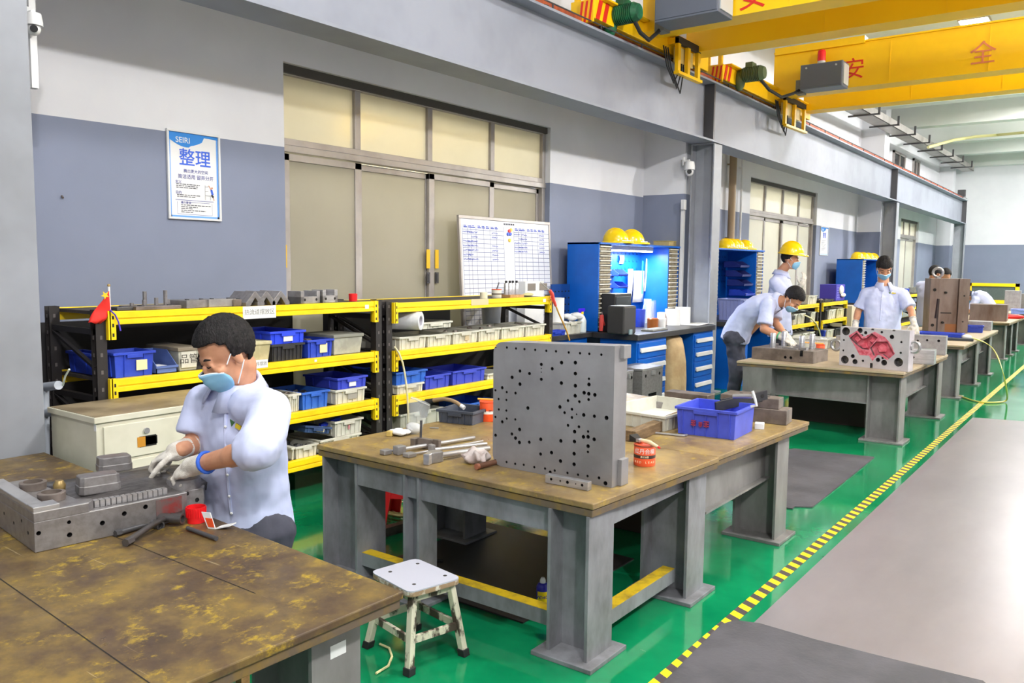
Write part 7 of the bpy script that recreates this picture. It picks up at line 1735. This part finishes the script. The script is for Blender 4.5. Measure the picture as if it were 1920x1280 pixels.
def hand_into(b, w, d, nrm, side=1, curl=.5, s=1., spread=.1):
    """Palm from the wrist w along d; nrm is where the palm looks; side +1 puts the thumb towards d x nrm."""
    d = Vector(d).normalized(); nrm = Vector(nrm); nrm = (nrm-d*nrm.dot(d)).normalized(); x = d.cross(nrm)*side; w = Vector(w)
    m = b.M; b.M = m @ frame(w, x, d) if x.cross(d).dot(nrm) > 0 else m @ frame(w, x, d)
    # local: x across towards the thumb, y along the hand, z = x cross y
    z = 1 if x.cross(d).dot(nrm) > 0 else -1
    b.ell((0, .045*s, 0), (.042*s, .056*s, .016*s), 14, 9); b.ell((.018*s, .030*s, z*.006*s), (.022*s, .034*s, .016*s)); b.ell((-.022*s, .03*s, z*.004*s), (.018*s, .034*s, .014*s))
    for k, (bx, L) in enumerate(((.030, .072), (.010, .080), (-.011, .074), (-.031, .058))):
        p = Vector((bx*s, .088*s, 0)); a = curl*(.55+.1*k); ex = spread*(1.5-k)*.35
        r = (.0092-.0006*k)*s
        for q, f in enumerate((.45, .32, .25)):
            v = Vector((math.sin(ex), math.cos(a), z*math.sin(a))).normalized(); e = p+v*L*f*s
            b.cap(p, e, r, r*.9, 8); p = e; r *= .9; a += curl*1.05
    p = Vector((.032*s, .022*s, z*.004*s))
    for (v, L, r) in ((Vector((.8, .62, z*.25)), .040, .0115), (Vector((.42, .85, z*.45)), .032, .0102), (Vector((.1, .9, z*.55)), .024, .009)):
        e = p+v.normalized()*L*s; b.cap(p, e, r*s, r*.92*s, 8); p = e
    b.M = m
def bez(a, b, c, t): return a*(1-t)**2+b*2*t*(1-t)+c*t**2
def torso_into(b, pel, mid, nk, rH, rS, prof, n=22, sq=.8, dep=1.):
    rings = []
    for t, hw, hd in prof:
        c = bez(pel, mid, nk, t); tan = ((mid-pel)*(1-t)+(nk-mid)*t).normalized()
        r = (rH*(1-t)+rS*t); r = (r-tan*r.dot(tan)).normalized(); f = tan.cross(r)
        rings.append([c+r*hw*math.copysign(abs(math.cos(a))**sq, math.cos(a))+f*hd*dep*math.copysign(abs(math.sin(a))**sq, math.sin(a)) for a in [2*PI*i/n for i in range(n)]])
    b.loft(rings)
PROF = ((-.06, .205, .150), (.06, .200, .150), (.2, .190, .145), (.4, .190, .140), (.6, .205, .135), (.78, .205, .120), (.90, .165, .098), (.97, .10, .08), (1.0, .07, .065))
def person(label, H, ang, pel, mid, nk, rH, rS, arms, legs, down=.2, tilt=0., gloves=True, mask=True, hat_=None, lo=False, logo=None, cuffs=(None, None), big=1., hairl=(.066, .03), trm=None, placket=(), slv=.82, big_hair=1.):
    base = Vector((pel.x, pel.y, 0)); t = thing('person', label, 'person', base, 0)
    Z = Matrix.Translation(-base); M = Z @ headM(H, ang, down, tilt)
    L = lambda p: Vector(p)-base
    pel, mid, nk = L(pel), L(mid), L(nk)
    sk = MB(); head_into(sk, M)
    hb = M @ Vector((0, -.028, -.07)); sk.cap(hb, nk+(nk-mid).normalized()*.01, .053, .062, 14); sk.cap(nk, bez(pel, mid, nk, .85), .062, .09); sk.cap(bez(pel, mid, nk, .85), pel, .10, .11)
    sh = MB(); rH, rS = Vector(rH).normalized(), Vector(rS).normalized()
    torso_into(sh, pel, mid, nk, rH, rS, [(a, w*big, d*big) for a, w, d in PROF])
    for k, (s, e, w, hd, nr, cu, sd) in enumerate(arms):
        s, e, w, hd = L(s), L(e), L(w), L(hd)
        sk.cap(s, e, .050, .041, 12); sk.cap(e, w, .041, .028, 12); sk.cap(e.lerp(w, .08), e.lerp(w, .4), .041, .040)
        sh.cap(bez(pel, mid, nk, .86), s, .095*big, .076*big, 14); sv = slv[k] if isinstance(slv, tuple) else slv; q = s.lerp(e, sv); sh.cap(s, s.lerp(e, .4), .077*big, .074, 14); sh.cyl(s.lerp(e, .4), q, .074, .080, 16)
        if sv > .9: sh.ell(tuple(e), (.07,)*3); sh.cyl(e, e.lerp(w, .15), .066, .072, 16)
        if gloves and nr is not None:
            g = MB(); hand_into(g, w, hd-w, nr, sd, cu, 1.1, .03); fa = (e-w).normalized(); g.cap(w+fa*.05, w+(hd-w).normalized()*.02, .036, .036, 14)
            go = skinned(g, 'glove', glove, t, .0055, 1)
            c = MB(); d_ = (hd-w).normalized(); c.torus(w+fa*.07, fa, .034, .007, 18, 8); c.build('cuff_trim', cuffs[k] or glove, go, smooth=True)
        elif nr is not None: hand_into(sk, w, hd-w, nr, sd, cu)
        sk.cap(e.lerp(w, .9), w, .03, .028)
    tr = MB(); tr.cap(pel+rH*.09, pel-rH*.09, .135, .135, 14)
    for (h, kn, an, toe) in legs:
        h, kn, an, toe = L(h), L(kn), L(an), L(toe)
        tr.cap(h, kn, .098, .070, 14); tr.cap(kn, an+Vector((0, 0, .03)), .070, .055, 14); sk.cap(h, kn, .06, .05); sk.cap(kn, an, .05, .04)
        so = MB(); d_ = (toe-an); d_.z = 0; d_.normalize(); so.M = frame((an.x, an.y, 0), (d_.y, -d_.x, 0), d_)
        so.loft([[(.040*math.cos(a)*f*(1.0), .055+.135*math.sin(a)*f2, z) for a in [2*PI*i/18 for i in range(18)]] for z, f, f2 in ((0, 1, 1), (.025, 1.05, 1.0), (.05, .98, .92), (.085, .8, .55))]); so.build('shoe', rubber, t, smooth=2, fix=False)
    skinned(sk, 'body', skin, t, .007 if not lo else .012, 2)
    so_ = skinned(sh, 'shirt', shirt, t, .011, 3, .018 if not lo else .010)
    skinned(tr, 'trousers', trm or trous, t, .014, 3, .03)
    # collar: two leaves round the neck
    up = (nk-mid).normalized(); rr = (rS-up*rS.dot(up)).normalized(); ff = up.cross(rr); c0 = nk-up*.012
    b = MB(); n = 22; rings = [[], [], []]
    for i in range(n+1):
        a = PI/2+.28+(2*PI-.56)*i/n; ex = abs(math.sin((a-PI/2)/2)); fr = max(0, math.sin(a))
        d_ = rr*math.cos(a)+ff*math.sin(a)
        rings[0].append(c0+d_*.068+up*.038); rings[1].append(c0+d_*.076+up*.046); rings[2].append(c0+d_*(.101+.026*fr)-up*(.008+.042*fr))
    vs = [p for r in rings for p in r]; N = n+1
    b.add(vs, [(k*N+i, k*N+i+1, (k+1)*N+i+1, (k+1)*N+i) for k in range(2) for i in range(n)]); o = b.build('collar', shirt, t, smooth=2, fix=False); o.modifiers.new('thick', 'SOLIDIFY').thickness = .006
    if logo:
        bpy.context.view_layer.update(); ev = so_.evaluated_get(bpy.context.evaluated_depsgraph_get())
        ok, q, nn, _ = ev.ray_cast(EYE-base, ray(*logo)); tan = (nk-mid).normalized()
        x = tan.cross(nn).normalized(); tan = nn.cross(x); b = MB(); b.M = frame(q, x, tan) @ Matrix.Translation((0, 0, -.0045))
        b.m = 0; b.box(-.012, -.004, 0, .014, .012, .012); b.m = 1; b.prism([(-.045, .014), (-.02, .014), (-.03, -.008)], 0, .012); b.m = 0; b.box(.018, -.006, 0, .03, .01, .012)
        b.build('chest_badge', [mat('badge_yellow', (222, 196, 40), .6), mat('badge_green', (60, 110, 60), .6)], so_)
        pts = []
        for px, py in placket:
            ok, p_, nn_, _ = ev.ray_cast(EYE-base, ray(px, py))
            if ok: pts.append(p_+nn_*.001)
        if len(pts) > 2:
            b2 = MB(); b2.tube(pts, .0065, 6); b2.build('placket', shirt, so_, smooth=True)
            for k_ in range(1, len(pts)): b2 = MB(); b2.ell(tuple(pts[k_]+(EYE-base-pts[k_]).normalized()*.006), (.0055,)*3, 8, 6); b2.build('button', plastw, so_, smooth=2)
        b = MB(); b.M = frame(q-tan*.062, x, tan); w_ = .05; b.box(-w_, -.055, -.02, w_, .05, .002); b.build('pocket', shirt, so_, bev=.002)
    face_parts(M, t, mask, hairl, lo=lo, vol=big_hair)
    return t, M
def legs_standing(pel, rH, f, zk=.46):
    out = []
    for s in (-1, 1):
        h = pel+rH*.095*s+Vector((0, 0, -.03)); out.append((h, Vector((h.x+f.x*.02, h.y+f.y*.02, zk)), Vector((h.x-f.x*.02, h.y-f.y*.02, .07)), Vector((h.x+f.x*.2, h.y+f.y*.2, 0))))
    return out
V = Vector
# the man at the nearest bench, seated, working with both gloved hands on the mould base
H = aty(424, 662, 1.74); pel = aty(462, 985, 1.86); nk = aty(448, 722, 1.80); mid = aty(452, 850, 1.86)
rH, rS = V((-1, .05, 0)), V((-.97, .16, 0))
sR, sL = aty(383, 757, 1.78), aty(508, 772, 1.76)
armR = (sR, aty(366, 832, 1.73), aty(338, 843, 1.64), aty(306, 856, 1.61), V((.25, .3, -.9)), 1.2, 1)
armL = (sL, aty(484, 842, 1.61), aty(366, 872, 1.60), aty(322, 889, 1.58), V((-.1, .5, -.85)), 1.2, -1)
kz = .45
lg = []
for s in (-1, 1):
    h = V((pel.x+.1*s, pel.y-.02, pel.z-.03)); lg.append((h, V((h.x+.02*s, h.y-.42, kz)), V((h.x, h.y-.38, .08)), V((h.x, h.y-.6, 0))))
person('seated man in pale blue shirt and face mask working on the steel mould base', H, math.radians(-101), pel, mid, nk, rH, rS, (armR, armL), lg, down=.50, hairl=(.082, .04), big_hair=1.03, logo=(448, 801), slv=(.78, .97), placket=((424, 768), (423, 800), (424, 840), (427, 890), (430, 930), (434, 962)), cuffs=(None, mat('cuff_blue', (50, 100, 210), .7)), big=1.0)
q = aty(289, 905, 1.60); b = MB(); b.tube([q+V((0, 0, .03)), q+V((.0, .0, -.0)), q+V((-.01, -.01, -.05))], [.008, .010, .007], 8); tag(b.build('hand_tool', darksteel, smooth=True), 'small dark grinding tool held on the mould by gloved hands', 'tool')
t = thing('stool', 'plain wooden stool under the seated man', 'stool', (pel.x, pel.y, 0)); zs = pel.z-.155
b = MB(); b.box(-.16, -.15, zs-.03, .16, .15, zs); b.build('seat', woodm, t, bev=.004)
for sx in (-1, 1):
    for sy in (-1, 1): b = MB(); b.box(sx*.13-.018, sy*.12-.018, 0, sx*.13+.018, sy*.12+.018, zs-.03); b.build('leg', woodm, t)
# the bent man at the second bench
yb0 = 8.5; pel = aty(1380, 630, yb0); mid = aty(1402, 570, yb0); nk = aty(1459, 566, yb0-.05); H = aty(1487, 560, yb0-.08)
rH, rS = V((.25, -1, 0)), V((.2, -1, 0))
sN, sF = aty(1440, 572, yb0-.22), aty(1452, 575, yb0+.16)
wv = aty(1472, 634, yb0-.30)
person('bent man in pale blue shirt leaning over the low steel die', H, math.radians(-12), pel, mid, nk, rH, rS,
       ((sN, aty(1432, 617, yb0-.30), wv, aty(1486, 644, yb0-.32), V((0, .2, -1)), .5, 1), (sF, aty(1453, 604, yb0+.08), aty(1476, 632, yb0-.14), aty(1490, 646, yb0-.2), V((0, 0, -1)), .5, -1)),
       legs_standing(pel, rH.normalized(), V((.97, .2, 0)), .44), down=.95, cuffs=(mat('cuff_green', (70, 170, 120), .7), None))
# the man in the hard hat
yh = 10.25; H = aty(1482, 486, yh); nk = aty(1464, 512, yh+.02); mid = aty(1458, 560, yh); pel = aty(1462, 622, yh)
rH, rS = V((.3, -1, 0)), V((.3, -1, 0))
sN, sF = aty(1453, 530, yh-.16), aty(1470, 528, yh+.24)
t, Mh = person('man in a yellow hard hat holding up a gloved hand', H, math.radians(8), pel, mid, nk, rH, rS,
       ((sN, aty(1478, 560, yh-.22), aty(1502, 536, yh-.26), aty(1508, 522, yh-.26), V((-.7, .3, .2)), .5, 1), (sF, aty(1486, 566, yh+.1), aty(1504, 545, yh), aty(1509, 530, yh), V((-.7, -.3, .2)), .6, -1)),
       legs_standing(pel, rH.normalized(), V((.95, .3, 0)), .48), down=.12, trm=mat('trousers_black', (36, 36, 44), .8))
hm_ = t.matrix_world @ V((0, 0, 0))
hh = hat('yellow hard hat worn by the man with the raised hand', (0, 0, 0), 0, 1.12)
del hh['label'], hh['category'], hh['group']; hh.name = 'worn_hat'; hh.parent = t
hh.matrix_local = Mh @ Matrix.Translation((0, .0, .055)) @ Matrix.Rotation(PI/2, 4, 'Z')
# the man facing us behind the second bench
ys = 10.35; H = aty(1658, 502, ys); nk = aty(1657, 535, ys+.05); mid = aty(1655, 580, ys+.07); pel = aty(1653, 650, ys+.05)
rH, rS = V((-.86, -.5, 0)), V((-.86, -.5, 0))
s1, s2 = aty(1625, 552, ys+.0), aty(1690, 552, ys+.1)
person('standing man in pale blue shirt and mask behind the pink stained plate', H, math.radians(-66), pel, mid, nk, rH, rS,
       ((s1, aty(1609, 584, ys-.02), aty(1603, 612, ys-.15), aty(1602, 628, ys-.2), V((0, .3, -1)), .4, 1), (s2, aty(1709, 583, ys+.0), aty(1713, 606, ys-.1), aty(1717, 622, ys-.15), V((0, .3, -1)), .4, -1)),
       legs_standing(pel, rH.normalized(), V((.5, -.86, 0)), .46), down=.66, big_hair=1.04, logo=(1674, 550), big=1.06, hairl=(.046, .02), tilt=.06, placket=((1655, 545), (1653, 560), (1652, 580), (1650, 600)))
# three men deep in the hall
def far_man(label, hx, hy, y, ang, lean, down, nkp, midp, pelp, mask=False, arms=True):
    H = aty(hx, hy, y); nk, mid, pel = (aty(*q, y) for q in (nkp, midp, pelp)); f = V((math.cos(ang), math.sin(ang), 0)); r = V((f.y, -f.x, 0))
    A = []
    for s in (1, -1):
        sp = nk+r*.19*s-V((0, 0, .07))+f*.0; e = sp+f*.12-V((0, 0, .25)); w = e+f*.24-V((0, 0, .03)); A.append((sp, e, w, w+f*.09, V((0, 0, -1)), .4, s))
    person(label, H, ang, pel, mid, nk, r, r, A, legs_standing(V((pel.x, pel.y, max(pel.z, .8))), r, f), down=down, mask=mask, lo=True)
far_man('man seen from behind between the tall block and the doors', 1753, 513, 14.5, math.radians(70), 0, .3, (1748, 528), (1744, 556), (1742, 606))
far_man('dark-haired man just behind the eye bolt', 1773, 517, 15.85, math.radians(-70), 0, .5, (1772, 533), (1772, 556), (1772, 602), mask=True)
far_man('man bending low beyond the tall steel block', 1816, 556, 19.2, math.radians(200), 0, .9, (1826, 555), (1846, 549), (1858, 590), mask=True)
